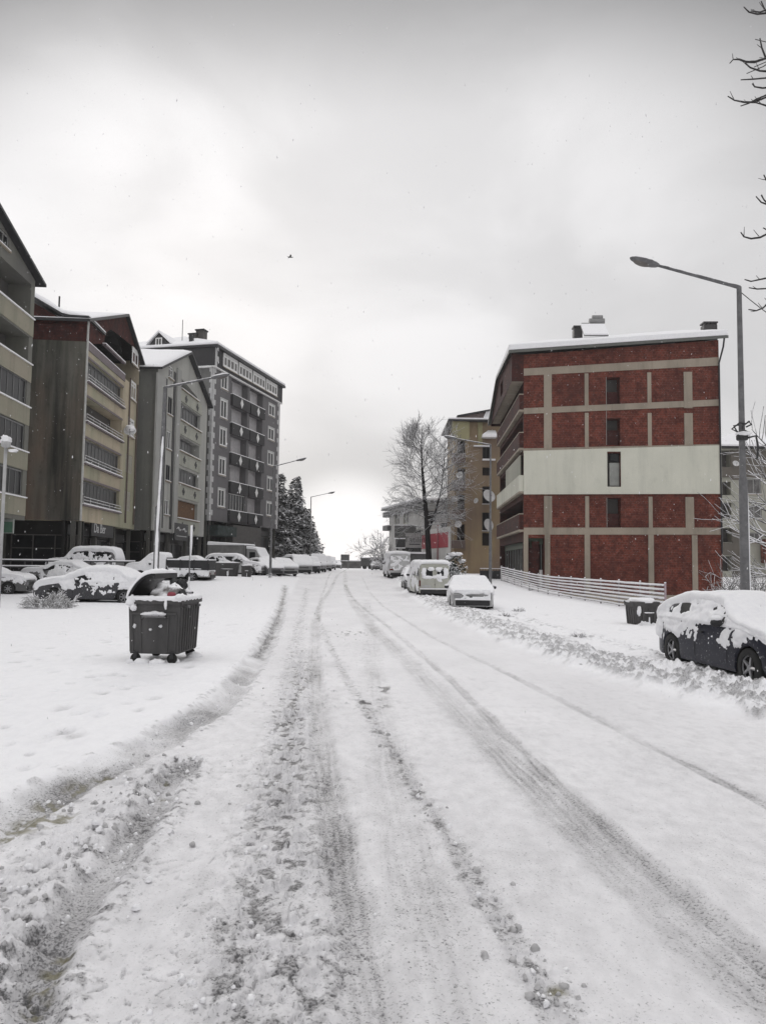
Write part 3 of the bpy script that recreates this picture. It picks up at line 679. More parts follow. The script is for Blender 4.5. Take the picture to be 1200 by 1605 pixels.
    roof_prof(t, [(0, a0[1] + 1.3), (a0[0] - 1.5, a0[1] + 1.3), (a1[0] + 0.3, ze + 0.3), (D + 0.2, ze + 0.25)], -0.35, 3.5, 0.16, 0.35, o=sd.o, ud=sd.u, yd=sd.i, name='side_roof')
    an = MB(); p = sd.P(si.uz(86, 480)[0], 0, 0.8); zz = si.uz(86, 482)[1]; an.tube([(p.x, p.y, zz - .5), (p.x, p.y, zz + 1.05)], 0.06, 6); an.build('flue_pipe', DKMETAL, t)
    shop_ground(t, fr, L, base, 3); shop_ground(t, sd, D, base, 5)
    # satellite dish with snow on the third floor rail
    u, z = fa.uz(193, 676); q = fr.P(u, z, -0.55); dish(Matrix.Translation((A[0], A[1], 0)) @ Matrix.Rotation(fa.rz, 4, 'Z') @ q, (0.2, -0.8, 0.55), 0.48, 'satellite dish heaped with snow on the balcony rail of the beige block', snow=0.6)
    u, z = fa.uz(160, 827)
    s = empty('shop_sign', Matrix.Translation((A[0], A[1], 0)) @ Matrix.Rotation(fa.rz, 4, 'Z') @ fr.P(u, z - 0.1, 0.08), fa.rz, 'dark shop sign lettered Da Ber under the beige block', 'sign')
    b = MB(); b.box(-2.1, 0, -0.55, 3.2, 0.12, 0.45); b.build('board', plain('sign black', (0.02, 0.02, 0.022), 0.4), s)
    text_mesh('Da Ber', 0.95, 'lettering', plain('sign white', (0.62, 0.62, 0.62)), s, frM(Fr((0, 0, 0), (1, 0, 0), (0, 1, 0)), -0.2, -0.3, -0.012))
    text_mesh('Pide Kebap Salonu', 0.0001, 'x', SNOW, s, Matrix()) if False else None

def dish(p, aim, r, label, snow=0.0, group='satellite dishes on the balconies', white=True):
    a = Vector(aim).normalized(); t = empty('satellite_dish', p, 0, label, 'satellite dish', group)
    R = a.to_track_quat('Z', 'Y').to_matrix().to_4x4(); mb = MB(R)
    prof = [(0.001, 0.0)] + [(r * k / 6, 0.25 * r * (k / 6) ** 2) for k in range(1, 7)] + [(r, 0.25 * r - 0.02), (r * 0.5, 0.25 * r * 0.25 - 0.03), (0.001, -0.03)]
    mb.lathe(prof, (0, 0, 0), 'Z', 20); mb.build('dish', plain('dish white', (0.6, 0.6, 0.6), 0.45, 0, 0.1), t, True)
    m = MB(R); m.tube([(0, -r * 0.95, 0.2 * r), (0, -r * 0.3, r * 0.75)], 0.015, 5); m.tube([(0, -r * .36, r * .72), (0, -r * 0.22, r * 0.82)], 0.045, 6); m.build('feed_arm', GALV, t)
    b = MB(); q = -a * 0.05; b.tube([q, q - Vector((a.x, a.y, 0)) * 0.35], 0.025, 6); b.tube([q - Vector((a.x, a.y, 0)) * 0.35, q - Vector((a.x, a.y, 0)) * 0.35 - Vector((0, 0, 0.4))], 0.025, 6); b.build('bracket', GALV, t)
    if snow:
        s = MB(); s.blob((0, 0, r * 0.5), (r * 0.75, r * 0.75, snow * r), 3, 0.35, 2.2); s.build('snow_cap', SNOW, t, True)
    return t
house_b()

def house_c():
    A = (XX(238, 64.5), 64.5); B = (XX(318, 80.5), 80.5); fa = Fac(A, B); L = fa.L; D = 14
    t = empty('apartment_building', (A[0], A[1], 0), fa.rz, 'narrow grey block with a snowy gable and small dark motifs on its balconies', 'apartment building')
    fr = Fr((0, 0, 0), (1, 0, 0), (0, 1, 0)); sd = Fr((0, D, 0), (0, -1, 0), (1, 0, 0))
    base = fa.uz(262, 834)[1]; ze = fa.uz(250, 578)[1]; uap, zap = fa.uz(294, 554); zr = fa.uz(319, 627)[1]
    U = lambda px: fa.uz(px, 720)[0]
    lev = [(fa.uz(281, a)[1], fa.uz(281, b)[1]) for a, b in ((812, 783), (757, 733), (706, 682), (657, 629), (607, 590))]
    u0, u1 = U(279.5), U(312)
    holes = [(u0, a, u1, b, 1.0) for a, b in lev[:4]]
    holes.append(dict(poly=[(u0 + .3, lev[4][0]), (u1 - 1.3, lev[4][0]), (u1 - 1.3, lev[4][1] - 0.6), (u0 + .3, lev[4][1])], d=0.9))
    wa, wb = U(260.5), U(267.5)
    ws = [(fa.uz(266, a)[1], fa.uz(266, b)[1]) for a, b in ((592, 572), (650, 622), (705, 676), (755, 730), (808, 784))]
    holes += [(wa, a, wb, b, 0.2) for a, b in ws]
    w = MB(); wall(w, fr, [(0, base), (L, base), (L, zr), (uap, zap), (0, ze)], holes, 0, 0, 1)
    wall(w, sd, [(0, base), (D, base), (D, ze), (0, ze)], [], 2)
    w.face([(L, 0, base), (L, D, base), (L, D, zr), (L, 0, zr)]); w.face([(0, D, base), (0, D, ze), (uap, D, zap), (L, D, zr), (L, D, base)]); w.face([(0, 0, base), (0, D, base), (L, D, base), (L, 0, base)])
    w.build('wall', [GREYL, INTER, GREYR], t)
    for px in (256.5, 270):
        gm = MB(); gm2 = U(px); fbox(gm, fr, gm2 - 0.28, base + 0.3, -0.05, gm2 + 0.28, fa.uz(px, 590 if px < 260 else 580)[1], -0.003)
        gm.build('stripe', plain('dark stripe', (0.035, 0.035, 0.035)), t)
    for a, b in ((240.5, 254), (272.5, 278.5)):
        pl = MB(); fbox(pl, fr, U(a), base, -0.16, U(b), fa.uz((a + b) / 2, 585 if a < 250 else 575)[1], -0.004)
        pl.build('pilaster', plaster('pale pilaster', (0.40, 0.40, 0.385), 0.25), t)
    for k, (a, b) in enumerate(ws): window(t, fr, wa, a, wb, b, WHITE if k in (0, 2, 4) else DKMETAL, GLASS, 0.1, 0.1, 1, k == 0)
    motif = plain('motif dark', (0.05, 0.05, 0.05))
    for k, (a, b) in enumerate(lev):
        ue = u1 - (1.3 if k == 4 else 0)
        s = MB(); fbox(s, fr, u0 - 0.1, a - 0.1, -0.25, ue + 0.15, a - 0.02, -0.003); fbox(s, fr, u0 - 0.1, a - 0.018, -0.25, ue + 0.15, a + 0.05, -0.003, 1); s.build('ledge', [CONC, SNOW], t)
        pm = MB(); fbox(pm, fr, u0 - 0.1, a - (1.35 if k < 4 else 1.2), -0.12, u1 + 0.25, a - 0.12, -0.004); p = pm.build('parapet', plaster('parapet pale', (0.42, 0.425, 0.37), 0.3), t)
        for q in (0.22, 0.78):
            mm = MB()
            uc = u0 + (u1 - u0) * q; zc = a - 0.72
            for da, db in ((0, 0.22), (0, -0.22), (0.14, 0), (-0.14, 0), (0, 0)): fbox(mm, fr, uc + da * 1.6 - 0.16, zc + db - 0.13, -0.15, uc + da * 1.6 + 0.16, zc + db + 0.13, -0.125)
            mm.build('motif', motif, p)
        if k == 0:
            bm = MB(); fbox(bm, fr, u0 + 0.02, a + 0.02, 0.3, u1 - 0.02, b - 0.02, 0.4); bm.build('panel', plain('brown boarding', (0.17, 0.085, 0.035), 0.7, 0, 0.25), t)
        elif k in (1, 3): glazing(t, fr, u0 + .02, a + 0.06, u1 - .02, b - 0.02, 7, 0.3, seed=k + 20)
        else: glazing(t, fr, u0 + .6, a + 0.06, ue - 1.5, b - (0.5 if k == 4 else 0.02), 5, 0.5, seed=k + 20)
    roof_prof(t, [(-0.4, ze), (uap, zap + 0.15), (L + 0.6, zr - 0.25)], -0.5, D, 0.2, 0.28)
    shop_ground(t, fr, L, base, 8); shop_ground(t, sd, D, base, 9)
    u, z = fa.uz(281, 834); s = empty('shop_sign', Matrix.Translation((A[0], A[1], 0)) @ Matrix.Rotation(fa.rz, 4, 'Z') @ fr.P(u, z, -0.2), fa.rz, 'small dark shop sign with white scrawled emblem on the narrow grey block', 'sign')
    b = MB(); b.box(-2.0, 0, -0.8, 2.2, 0.12, 0.8); b.build('board', plain('sign black', (0.02, 0.02, 0.022), 0.4), s)
    sw = MB(); 
    for x0, h in ((-1.5, 0.25), (0.3, 0.2)): sw.tube([(x0, -0.03, h), (x0 + 0.5, -0.03, h + 0.14), (x0 + 0.9, -0.03, h - 0.1), (x0 + 1.5, -0.03, h - 0.02)], [0.03, 0.09, 0.09, 0.02], 6)
    sw.tube([(-1.4, -0.03, -0.4), (1.6, -0.03, -0.4)], 0.035, 5); sw.build('emblem', plain('sign white', (0.62, 0.62, 0.62)), s)
    pl = MB(); 
house_c()

def house_d():
    A = (XX(325, 82), 82.0); B = (XX(434, 101) - 0.1, 101.0); fa = Fac(A, B); L = fa.L; D = 16
    t = empty('apartment_building', (A[0], A[1], 0), fa.rz, 'large dark grey block with white corner quoins and white diamonds on its balconies', 'apartment building')
    fr = Fr((0, 0, 0), (1, 0, 0), (0, 1, 0)); sd = Fr((0, D, 0), (0, -1, 0), (1, 0, 0))
    base = fa.uz(322, 815)[1]; zat = fa.uz(333, 573)[1]; ze = fa.uz(335, 543)[1]
    G1 = plaster('dark grey paint', (0.155, 0.15, 0.155), 0.2, second=(0.175, 0.17, 0.175)); G2 = plain('charcoal paint', (0.035, 0.034, 0.036), 0.7); G3 = plaster('mid grey side', (0.17, 0.17, 0.165), 0.3)
    U = lambda px, py=700: fa.uz(px, py)[0]
    W1 = [(fa.uz(349, a)[1], fa.uz(349, b)[1]) for a, b in ((795, 767), (745, 718), (699, 671), (655, 626), (609, 586))]
    W2 = [(fa.uz(425, a)[1], fa.uz(425, b)[1]) for a, b in ((809, 788), (770, 749), (730, 709), (690, 671), (652, 634))]
    LG = [(fa.uz(376, a)[1], fa.uz(376, b)[1]) for a, b in ((802, 776), (758, 730), (714, 686), (668, 641), (624, 598))]
    ua, ub, uc, ud = U(360.5), U(386.5), U(389.5), U(410.5)
    w1a, w1b, w2a, w2b = U(344), U(354), U(420), U(429)
    holes = [(w1a, a, w1b, b, 0.15) for a, b in W1] + [(w2a, a, w2b, b, 0.15) for a, b in W2]
    for a, b in LG: holes += [(ua, a, ub, b, 0.8), (uc, a, ud, b, 0.8)]
    w = MB(); wall(w, fr, [(0, base), (L, base), (L, zat), (0, zat)], holes, 0, 0, 2)
    wall(w, sd, [(0, base), (D, base), (D, zat), (0, zat)], [], 3)
    w.face([(L, 0, base), (L, D, base), (L, D, zat), (L, 0, zat)]); w.face([(L, D, base), (0, D, base), (0, D, zat), (L, D, zat)]); w.face([(0, 0, base), (0, D, base), (L, D, base), (L, 0, base)])
    at_ = MB(); o_ = 0.25; at_.box(-o_, -o_, zat, L + o_, D, ze, 0)
    att = at_.build('attic', [G2], t)
    w.build('wall', [G1, INTER, plain('loggia grey', (0.55, 0.54, 0.55), 0.8), G3], t)
    fa_ = Fr((0, -o_, 0), (1, 0, 0), (0, 1, 0))
    za0 = fa.uz(390, 597)[1]; 
    n = 4; aa, ab = U(345, 580), U(432, 610); wd = (ab - aa) / n
    for k in range(n):
        window(att, fa_, aa + k * wd + 0.15, zat + 0.45, aa + (k + 1) * wd - 0.2, ze - 0.18, WHITE, GLASS2, -0.05, 0.24, 3, True)
    co = MB(); fbox(co, fa_, -o_, zat - 0.15, -0.06, L + o_, zat - 0.01, 0.2); fbox(co, sd, 0, zat - 0.2, -o_ - 0.05, D - 0.0, zat - 0.01, -0.003, 1); co.build('cornice', [WHITE, WHITE], t)
    for a, b in W1: window(t, fr, w1a, a, w1b, b, WHITE, GLASS, 0.03, 0.16, 1); trim(t, fr, w1a, a, w1b, b)
    for a, b in W2: window(t, fr, w2a, a, w2b, b, WHITE, GLASS, 0.03, 0.16, 1); trim(t, fr, w2a, a, w2b, b)
    for k, (a, b) in enumerate(LG):
        for x0, x1 in ((ua, ub), (uc, ud)):
            p = MB(); fbox(p, fr, x0 - 0.15, a - 1.35, -0.3, x1 + 0.15, a - 0.05, -0.004); fbox(p, fr, x0 - 0.15, a - 0.048, -0.3, x1 + 0.15, a + 0.03, -0.004, 1); pp = p.build('balcony_front', [G2, SNOW], t)
            m = MB(); c = (x0 + x1) / 2; z = a - 0.7
            m.prism([fr.P(c - 0.42, z, -0.34), fr.P(c, z - 0.58, -0.34), fr.P(c + 0.42, z, -0.34), fr.P(c, z + 0.58, -0.34)], fr.i * 0.035); m.build('diamond', WHITE, pp)
            dr = MB(); fbox(dr, fr, x0 + 0.6, a + 0.03, 0.72, x0 + 1.7, b - 0.3, 0.79); dr.build('balcony_door', GLASS2, t)
    a, b = LG[0]; glazing(t, fr, ua, a + 0.03, ub, b - 0.02, 6, 0.15, seed=4, fm=WHITE)
    nz = int((zat - base) / 0.6); q = MB(); q2 = MB()
    for k in range(nz + 4):
        z = base + k * (zat - base) / nz; h = (zat - base) / nz - 0.012; e = 0.8 if k % 2 else 0.42
        fbox(q, fr, -0.05, z, -0.30 if k >= nz else -0.05, e, z + h, -0.26 if k >= nz else -0.004)
        if k < nz: q.box(-0.05, -0.05, z, -0.004, e * 0.45, z + h); fbox(q2, fr, L - e, z, -0.05, L + 0.05, z + h, -0.004)
    TW = plain('trim white', (0.55, 0.55, 0.55)); q.build('quoin', TW, t); q2.build('quoin', TW, t)
    # low hipped roof under snow
    oh = 0.45; rz_ = ze + 4.0; E = [(-oh, -0.7, ze + 0.1), (L + oh * .5, -0.7, ze + 0.1), (L + oh, D + oh, ze + 0.1), (-oh, D + oh, ze + 0.1)]; R1 = (8, D / 2, rz_); R2 = (L - 8, D / 2, rz_)
    r = MB(); ed = [(x, y, z - 0.25) for x, y, z in E]; r.add(ed + E, [(3, 2, 1, 0), (0, 1, 5, 4), (1, 2, 6, 5), (2, 3, 7, 6), (3, 0, 4, 7), (4, 5, 6, 7)]); ro = r.build('roof', DKMETAL, t)
    s = MB(); E2 = [(x, y, z + 0.03) for x, y, z in E]; E3 = [(x, y, z + 0.32) for x, y, z in E]
    s.add(E2 + E3 + [R1, R2], [(0, 1, 5, 4), (1, 2, 6, 5), (2, 3, 7, 6), (3, 0, 4, 7), (4, 5, 9, 8), (5, 6, 9), (6, 7, 8, 9), (7, 4, 8), (3, 2, 1, 0)]); s.build('roof_snow', SNOW, ro, False, 0.1)
    for (px, py) in ((305, 527), (316, 526)):
        c = MB(); P = at(px, py, 88); v = Matrix.Rotation(-fa.rz, 4, 'Z') @ (P - fa.A); c.box(v.x - 0.45, v.y - 0.5, ze + 1.0, v.x + 0.45, v.y + 0.5, v.z + (0.1 if px < 310 else 0.5)); c.box(v.x - 0.55, v.y - 0.6, v.z + (0.1 if px < 310 else 0.5) + .003, v.x + 0.55, v.y + 0.6, v.z + (0.25 if px < 310 else 0.65), 1); c.build('chimney', [plain('chimney', (0.07, 0.065, 0.06)), DKMETAL], ro)
    c = MB(); P = at(300, 540, 84); v = Matrix.Rotation(-fa.rz, 4, 'Z') @ (P - fa.A); c.box(v.x - 0.2, v.y - 0.2, ze, v.x + 0.2, v.y + 0.2, ze + 1.9); c.build('vent', DKMETAL, ro); c = MB(); c.tube([(v.x + 1.5, v.y + 2, ze + 1), (v.x + 1.5, v.y + 2, ze + 4.2)], 0.04, 5)
    c.build('antenna', DKMETAL, ro)
    P = at(249, 546, 83.5); v = Matrix.Rotation(-fa.rz, 4, 'Z') @ (P - fa.A)
    dm = MB(); ud_ = Vector((0, -1, 0)); f2 = Fr((v.x, v.y, 0), ud_, (1, 0, 0)); zb = v.z + 0.2; 
    dm.prism([f2.P(-1.1, zb, 0), f2.P(1.1, zb, 0), f2.P(1.1, zb + 0.35, 0), f2.P(0, zb + 1.6, 0), f2.P(-1.1, zb + 0.35, 0)], f2.i * 3); dd = dm.build('dormer', G2, ro)
    e = MB()
    for s_ in (-1, 1): e.hexa([f2.P(s_ * 1.5, zb + 0.25, -0.2), f2.P(0, zb + 1.62, -0.2), f2.P(0, zb + 1.62, 3), f2.P(s_ * 1.5, zb + 0.25, 3), f2.P(s_ * 1.5, zb + 0.42, -0.2), f2.P(0, zb + 1.85, -0.2), f2.P(0, zb + 1.85, 3), f2.P(s_ * 1.5, zb + 0.42, 3)])
    e.build('dormer_roof', SNOW, dd); window(dd, f2, -0.4, zb + 0.05, 0.4, zb + 1.0, WHITE, GLASS, -0.03, 0.12, 1, False, False)
    shop_ground(t, fr, L, base, 12, inset=1.1); shop_ground(t, sd, D, base, 14)
    aw = MB(); fbox(aw, fr, U(332), base - 1.6, -1.0, U(362), base - 0.5, 1.0); fbox(aw, fr, U(364), 0, -0.4, U(408), base - 0.2, 0.98, 1); aw.build('shop_facade', [plain('stone cladding', (0.05, 0.068, 0.065), 0.8, 0, 0.35, 0.3, 2), plain('brown grey shutter', (0.10, 0.095, 0.09), 0.7, 0, 0.2)], t)
def trim(par, fr, u0, z0, u1, z1, w=0.15):
    mb = MB()
    for a, b, c, e in ((u0 - w, z0 - w, u1 + w, z0 - .11), (u0 - w, z1, u1 + w, z1 + w), (u0 - w, z0 - .10, u0 - .005, z1 - .005), (u1 + .005, z0 - .10, u1 + w, z1 - .005)): fbox(mb, fr, a, b, -0.05, c, e, -0.003)
    mb.build('window_surround', plain('trim white', (0.55, 0.55, 0.55)), par)
house_d()

# ------------------------------------------------------------------ right side of the street
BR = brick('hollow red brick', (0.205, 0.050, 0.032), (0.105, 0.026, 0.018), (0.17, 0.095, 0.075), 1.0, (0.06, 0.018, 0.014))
CREAM = plaster('cream render', (0.64, 0.635, 0.55), 0.4, second=(0.57, 0.57, 0.49), dark=(0.3, 0.31, 0.27))
def brick_block():
    A = (XX(820, 60), 60.0); B = (XX(1131, 59.2), 59.2); fa = Fac(A, B); L = fa.L; D = 18.5
    t = empty('brick_building', (A[0], A[1], 0), fa.rz, 'unrendered red brick block in a concrete frame with one cream storey', 'apartment building')
    fr = Fr((0, 0, 0), (1, 0, 0), (0, 1, 0)); sd = Fr((0, D, 0), (0, -1, 0), (1, 0, 0)); si = Fac((fa.A + fa.n * D)[:2], A)
    Z = lambda y: fa.uz(822, y)[1]; U = lambda px: fa.uz(px, 740)[0]
    zb = [Z(836), Z(775), Z(706), Z(649), Z(590)]      # tops of slabs / levels
    gz = Z(925); zt = Z(556)
    sa, sb = U(950.5), U(972)
    holes = []
    for k, (a, b) in enumerate(((Z(825), Z(779)), (Z(697), Z(655)), (Z(637), Z(591)))): holes.append((sa, a, sb, b, 1.0))
    holes.append((sa, Z(762), sb, Z(709), 0.5))
    holes.append((0.35, gz, U(852), Z(843), 1.6))
    w = MB()
    wall(w, fr, [(0, -2.6), (L, -2.6), (L, fa.uz(1128, 533)[1]), (0, zt)], holes, 0, 0, 1)
    # street side: the storeys open as deep loggias behind brick parapets
    sh = []
    u0s = 0.5; u1s = D - 0.4
    lv = [(Z(825), Z(782)), (Z(765), Z(712)), (Z(697), Z(653)), (Z(637), Z(597))]
    for a, b in lv: sh.append((u0s, a + 0.15, u1s, b, 2.0))
    sh.append((0.6, gz + 0.1, D - 0.5, Z(848), 1.3))
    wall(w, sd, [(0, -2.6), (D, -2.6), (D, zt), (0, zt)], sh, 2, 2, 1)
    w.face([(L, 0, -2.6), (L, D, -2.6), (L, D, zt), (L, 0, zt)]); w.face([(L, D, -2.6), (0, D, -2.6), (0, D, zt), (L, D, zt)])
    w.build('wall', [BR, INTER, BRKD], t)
    # concrete frame, proud of the brick
    c = MB(); e = 0.05
    def beam(za, zb_, u0=0.0, u1=L, za2=None, zb2=None):
        za2 = za if za2 is None else za2; zb2 = zb_ if zb2 is None else zb2
        P = fr.P; c.hexa([P(u0, za, -e), P(u1, za2, -e), P(u1, za2, -0.003), P(u0, za, -0.003), P(u0, zb_, -e), P(u1, zb2, -e), P(u1, zb2, -0.003), P(u0, zb_, -0.003)])
    R = lambda y: fa.uz(1129, y)[1]
    beam(Z(589), Z(578), 0, L, R(573), R(560)); beam(Z(649), Z(640), 0, L, R(636), R(626)); beam(Z(838), Z(827), 0, L, R(838), R(827))
    beam(Z(710), Z(703), -0.05, L + 0.05, R(700), R(696))
    gb = fa.uz(1060, 938)[1]; beam(gb - 0.45, gb + 0.25)
    zz = {0: (gb + 0.25, Z(838)), 1: (Z(827), Z(779)), 3: (Z(703) + 0.02, Z(649)), 4: (Z(640) + 0.05, Z(589))}
    e = 0.065
    for k, (a, b) in zz.items():
        for px, wd in ((858, 0.62), (919, 0.3), (1018, 0.3), (1079, 0.65)):
            if k == 0: wd = 0.42; px = {858: 857, 919: 919, 1018: 1018, 1079: 1086}[px]
            u = U(px); f = u / L; sh_ = {0: 0.0, 1: 0.0, 3: 0.0, 4: 0.25}[k] * f
            P = fr.P; c.hexa([P(u - wd / 2, a, -e), P(u + wd / 2, a, -e), P(u + wd / 2, a, -0.003), P(u - wd / 2, a, -0.003), P(u - wd / 2, b + sh_ + .1, -e), P(u + wd / 2, b + sh_ + .1, -e), P(u + wd / 2, b + sh_ + .1, -0.003), P(u - wd / 2, b + sh_ + .1, -0.003)])
    fbox(c, fr, 0.0, gb + .25, -0.05, 0.35, Z(838), 0.3); c.build('concrete_frame', CONC, t)
    # the rendered cream storey
    cm = MB(); zc0, zc1 = Z(775), Z(707); wall(cm, Fr(fr.P(0, 0, -0.12), (1, 0, 0), (0, 1, 0)), [(0, zc0), (L + 0.05, fa.uz(1130, 774)[1]), (L + 0.05, fa.uz(1130, 698)[1]), (0, zc1)], [(sa, Z(762), sb, fa.uz(960, 708)[1], 0.125)], 0, 0)
    P = Fr(fr.P(0, 0, 0), (1, 0, 0), (0, 1, 0)).P
    a, b, c2, d2 = P(0, zc0, 0), P(0, zc1, 0), P(0, zc1, -0.12), P(0, zc0, -0.12); cm.face([a, b, c2, d2])
    r0, r1 = fa.uz(1130, 774)[1], fa.uz(1130, 698)[1]; cm.face([P(L + .05, r0, 0), P(L + .05, r0, -0.12), P(L + .05, r1, -0.12), P(L + .05, r1, 0)]); cm.face([P(0, zc0, -0.12), P(L + .05, r0, -0.12), P(L + .05, r0, 0), P(0, zc0, 0)])
    cm.build('cream_cladding', CREAM, t)
    # half-height brick panels and boiler box in the light shaft
    for za, zb_ in ((Z(825), Z(803)), (Z(697), Z(672)), (Z(637), Z(612))):
        hb = MB(); fbox(hb, fr, sa + 0.05, za, 0.55, sb - 0.02, zb_, 0.65); hb.build('shaft_panel', brick('brown brick', (0.10, 0.035, 0.03), (0.075, 0.03, 0.026), (0.06, 0.04, 0.035)), t)
    bx = MB(); fbox(bx, fr, sa + 0.25, Z(760), 0.25, sb - 0.05, Z(724), 0.45, 0); fbox(bx, fr, sa + 0.3, Z(722), 0.2, sb - 0.1, Z(711), 0.45, 1); bx.build('shaft_window', [plain('pale grey panel', (0.33, 0.34, 0.32)), GLASS], t)
    pf = MB()
    fbox(pf, fr, sa - 0.05, Z(825), -0.02, sa - 0.01, Z(779), -0.005, 0); fbox(pf, fr, sa - 0.05, Z(697), -0.07, sa - 0.01, Z(591), -0.06, 0)
    pf.build('cable', plain('cable grey', (0.28, 0.26, 0.24)), t)
    # loggia parapets on the street side
    for k, (a, b) in enumerate(lv):
        p = MB(); m = CREAM if k == 1 else BRKD
        fbox(p, sd, u0s - 0.3, a - 0.25, -0.35, D + (0.0), a + 0.95, -0.004, 0); fbox(p, sd, u0s - 0.3, a + 0.953, -0.36, D, a + 1.03, -0.004, 1); fbox(p, sd, u0s - 0.3, a - 0.42, -0.36, D, a - 0.253, -0.004, 2)
        p.build('parapet', [m, CONC if k != 1 else CREAM, CONC], t)
        if k == 1:
            g = MB(); fbox(g, sd, D * 0.42, a + 1.05, -0.25, D - 0.42, b - 0.02, -0.15); g.build('balcony_screen', plaster('cream inside', (0.40, 0.40, 0.34), 0.2), t)
        for q in range(4): window(t, sd, 1.5 + q * 4.3, a + 0.2, 3.0 + q * 4.3, b - 0.3, DKMETAL, GLASS, 1.9, 0.08, 1, False, False)
    shop = MB()
    for q in range(9): fbox(shop, sd, 0.6 + q * 2.0, gz + 0.1, 0.5, 0.72 + q * 2.0, Z(848), 0.62)
    for q in range(4): fbox(shop, fr, 0.5 + q * 0.48, gz, 0.7, 0.56 + q * 0.48, Z(843), 0.78)
    fbox(shop, fr, 0.4, Z(853), 0.6, U(852) - .02, Z(843), 0.72, 1); fbox(shop, sd, 0.6, Z(858), 0.45, D - .5, Z(848), 0.7, 1)
    fbox(shop, fr, 1.25, gz, 0.55, 1.55, gz + 1.6, 0.68, 2)
    shop.build('shop_frame', [plain('shop grey', (0.22, 0.23, 0.22)), plain('green fascia', (0.06, 0.085, 0.055)), WHITE], t)
    # attic volume leaning out over the street and the roof
    oh = 0.95; an = MB(); z0 = Z(598)
    fs = Fr((-oh, D, 0), (0, -1, 0), (1, 0, 0)); zt2 = zt + 0.15
    wl_ = [(0, z0), (D, z0), (D, zt2), (D * 0.42, zt2 + 0.5), (0, zt2 - 2.6)]
    wall(an, fs, wl_, [(D * 0.52, zt - 1.55, D * 0.64, zt - 0.3, 0.5)], 0, 0, 1)
    an.face([(-oh, 0, z0), (0, 0, z0), (0, 0, zt), (-oh, 0, zt2)], 0); an.face([(-oh, 0, z0), (-oh, D, z0), (0, D, z0), (0, 0, z0)], 2); an.face([(-oh, D, z0), (-oh, D, zt2 - 2.6), (0, D, zt2 - 2.6), (0, D, z0)], 0)
    an.build('attic_bay', [BRKD, DARK, CONC], t)
    zl, zr_ = zt + 0.2, fa.uz(1130, 531)[1] + 0.1; rg = zl + 3.4; x1 = L + 0.55
    E = [(-oh - .3, -0.6, zl), (x1, -0.6, zr_), (x1, D / 2 + 0.5, zr_ + 3.2), (2.6, D / 2 + 0.5, rg), (-oh - .3, D * 0.55, zl + 0.45), (-oh - .3, D + .3, zl - 2.3), (x1, D + .3, zr_)]
    r = MB(); T_ = lambda p, h: (p[0], p[1], p[2] + h)
    V = [T_(p, -0.22) for p in E] + [T_(p, 0) for p in E]
    F = [(0, 1, 2, 3), (0, 3, 4), (4, 3, 5), (5, 3, 2, 6)]
    fs_ = [tuple(7 + i for i in f) for f in F] + [f[::-1] for f in F] + [(0, 1, 8, 7), (1, 2, 9, 8), (2, 6, 13, 9), (6, 5, 12, 13), (5, 4, 11, 12), (4, 0, 7, 11)]
    r.add(V, fs_); ro = r.build('roof', plain('zinc edge', (0.12, 0.125, 0.115), 0.6), t)
    s = MB(); V = [T_(p, 0.01) for p in E] + [T_(p, 0.48 if i != 4 and i != 5 else 0.15) for i, p in enumerate(E)]; s.add(V, fs_); 
    so_ = s.build('roof_snow', SNOW, ro, False, 0.12)
    wallg = MB(); wallg.face([(L, 0, zr_ - .3), (L, D, zr_ - .3), (L, D / 2 + .5, zr_ + 2.9)]); wallg.build('gable', BRKD, t)
    def roofz(u, y): f = (y + 0.6) / (D / 2 + 1.1); return zl + (zr_ - zl) * (u + oh) / (x1 + oh) + 3.3 * f
    for px0, px1, pyt, yy in ((898, 911, 512, 6.0), (1097, 1117, 509, 3.2)):
        q = MB(); ua_ = Matrix.Rotation(-fa.rz, 4, 'Z') @ (at(px0, 520, 60 + yy) - fa.A); ub_ = Matrix.Rotation(-fa.rz, 4, 'Z') @ (at(px1, pyt, 60 + yy) - fa.A)
        q.box(ua_.x, yy, roofz(ua_.x, yy) - 1, ub_.x, yy + 0.8, ub_.z - 0.25)
        for i in range(4): q.box(ua_.x + 0.02 + i * (ub_.x - ua_.x - 0.16) / 3, yy + .02, ub_.z - 0.249, ua_.x + 0.14 + i * (ub_.x - ua_.x - 0.16) / 3, yy + 0.14, ub_.z - 0.12)
        q.box(ua_.x - .05, yy - .05, ub_.z - 0.119, ub_.x + .05, yy + .85, ub_.z); q.build('chimney', plain('chimney grey', (0.05, 0.048, 0.048)), ro)
    q0 = Matrix.Rotation(-fa.rz, 4, 'Z') @ (at(912, 533, 64) - fa.A); q1 = Matrix.Rotation(-fa.rz, 4, 'Z') @ (at(949, 513, 64) - fa.A)
    p = MB(); z0 = roofz(q0.x, 3.9) + 0.45; 
    p.hexa([(q0.x, 3.6, z0 + 0.05), (q1.x, 3.6, z0 + 0.05), (q1.x, 5.0, z0 + 1.35), (q0.x, 5.0, z0 + 1.35), (q0.x, 3.52, z0 + 0.13), (q1.x, 3.52, z0 + 0.13), (q1.x, 4.92, z0 + 1.43), (q0.x, 4.92, z0 + 1.43)], 0)
    p.hexa([(q0.x, 3.51, z0 + 0.14), (q1.x, 3.51, z0 + 0.14), (q1.x, 4.91, z0 + 1.44), (q0.x, 4.91, z0 + 1.44), (q0.x, 3.46, z0 + 0.24), (q1.x, 3.46, z0 + 0.24), (q1.x, 4.86, z0 + 1.55), (q0.x, 4.86, z0 + 1.55)], 1)
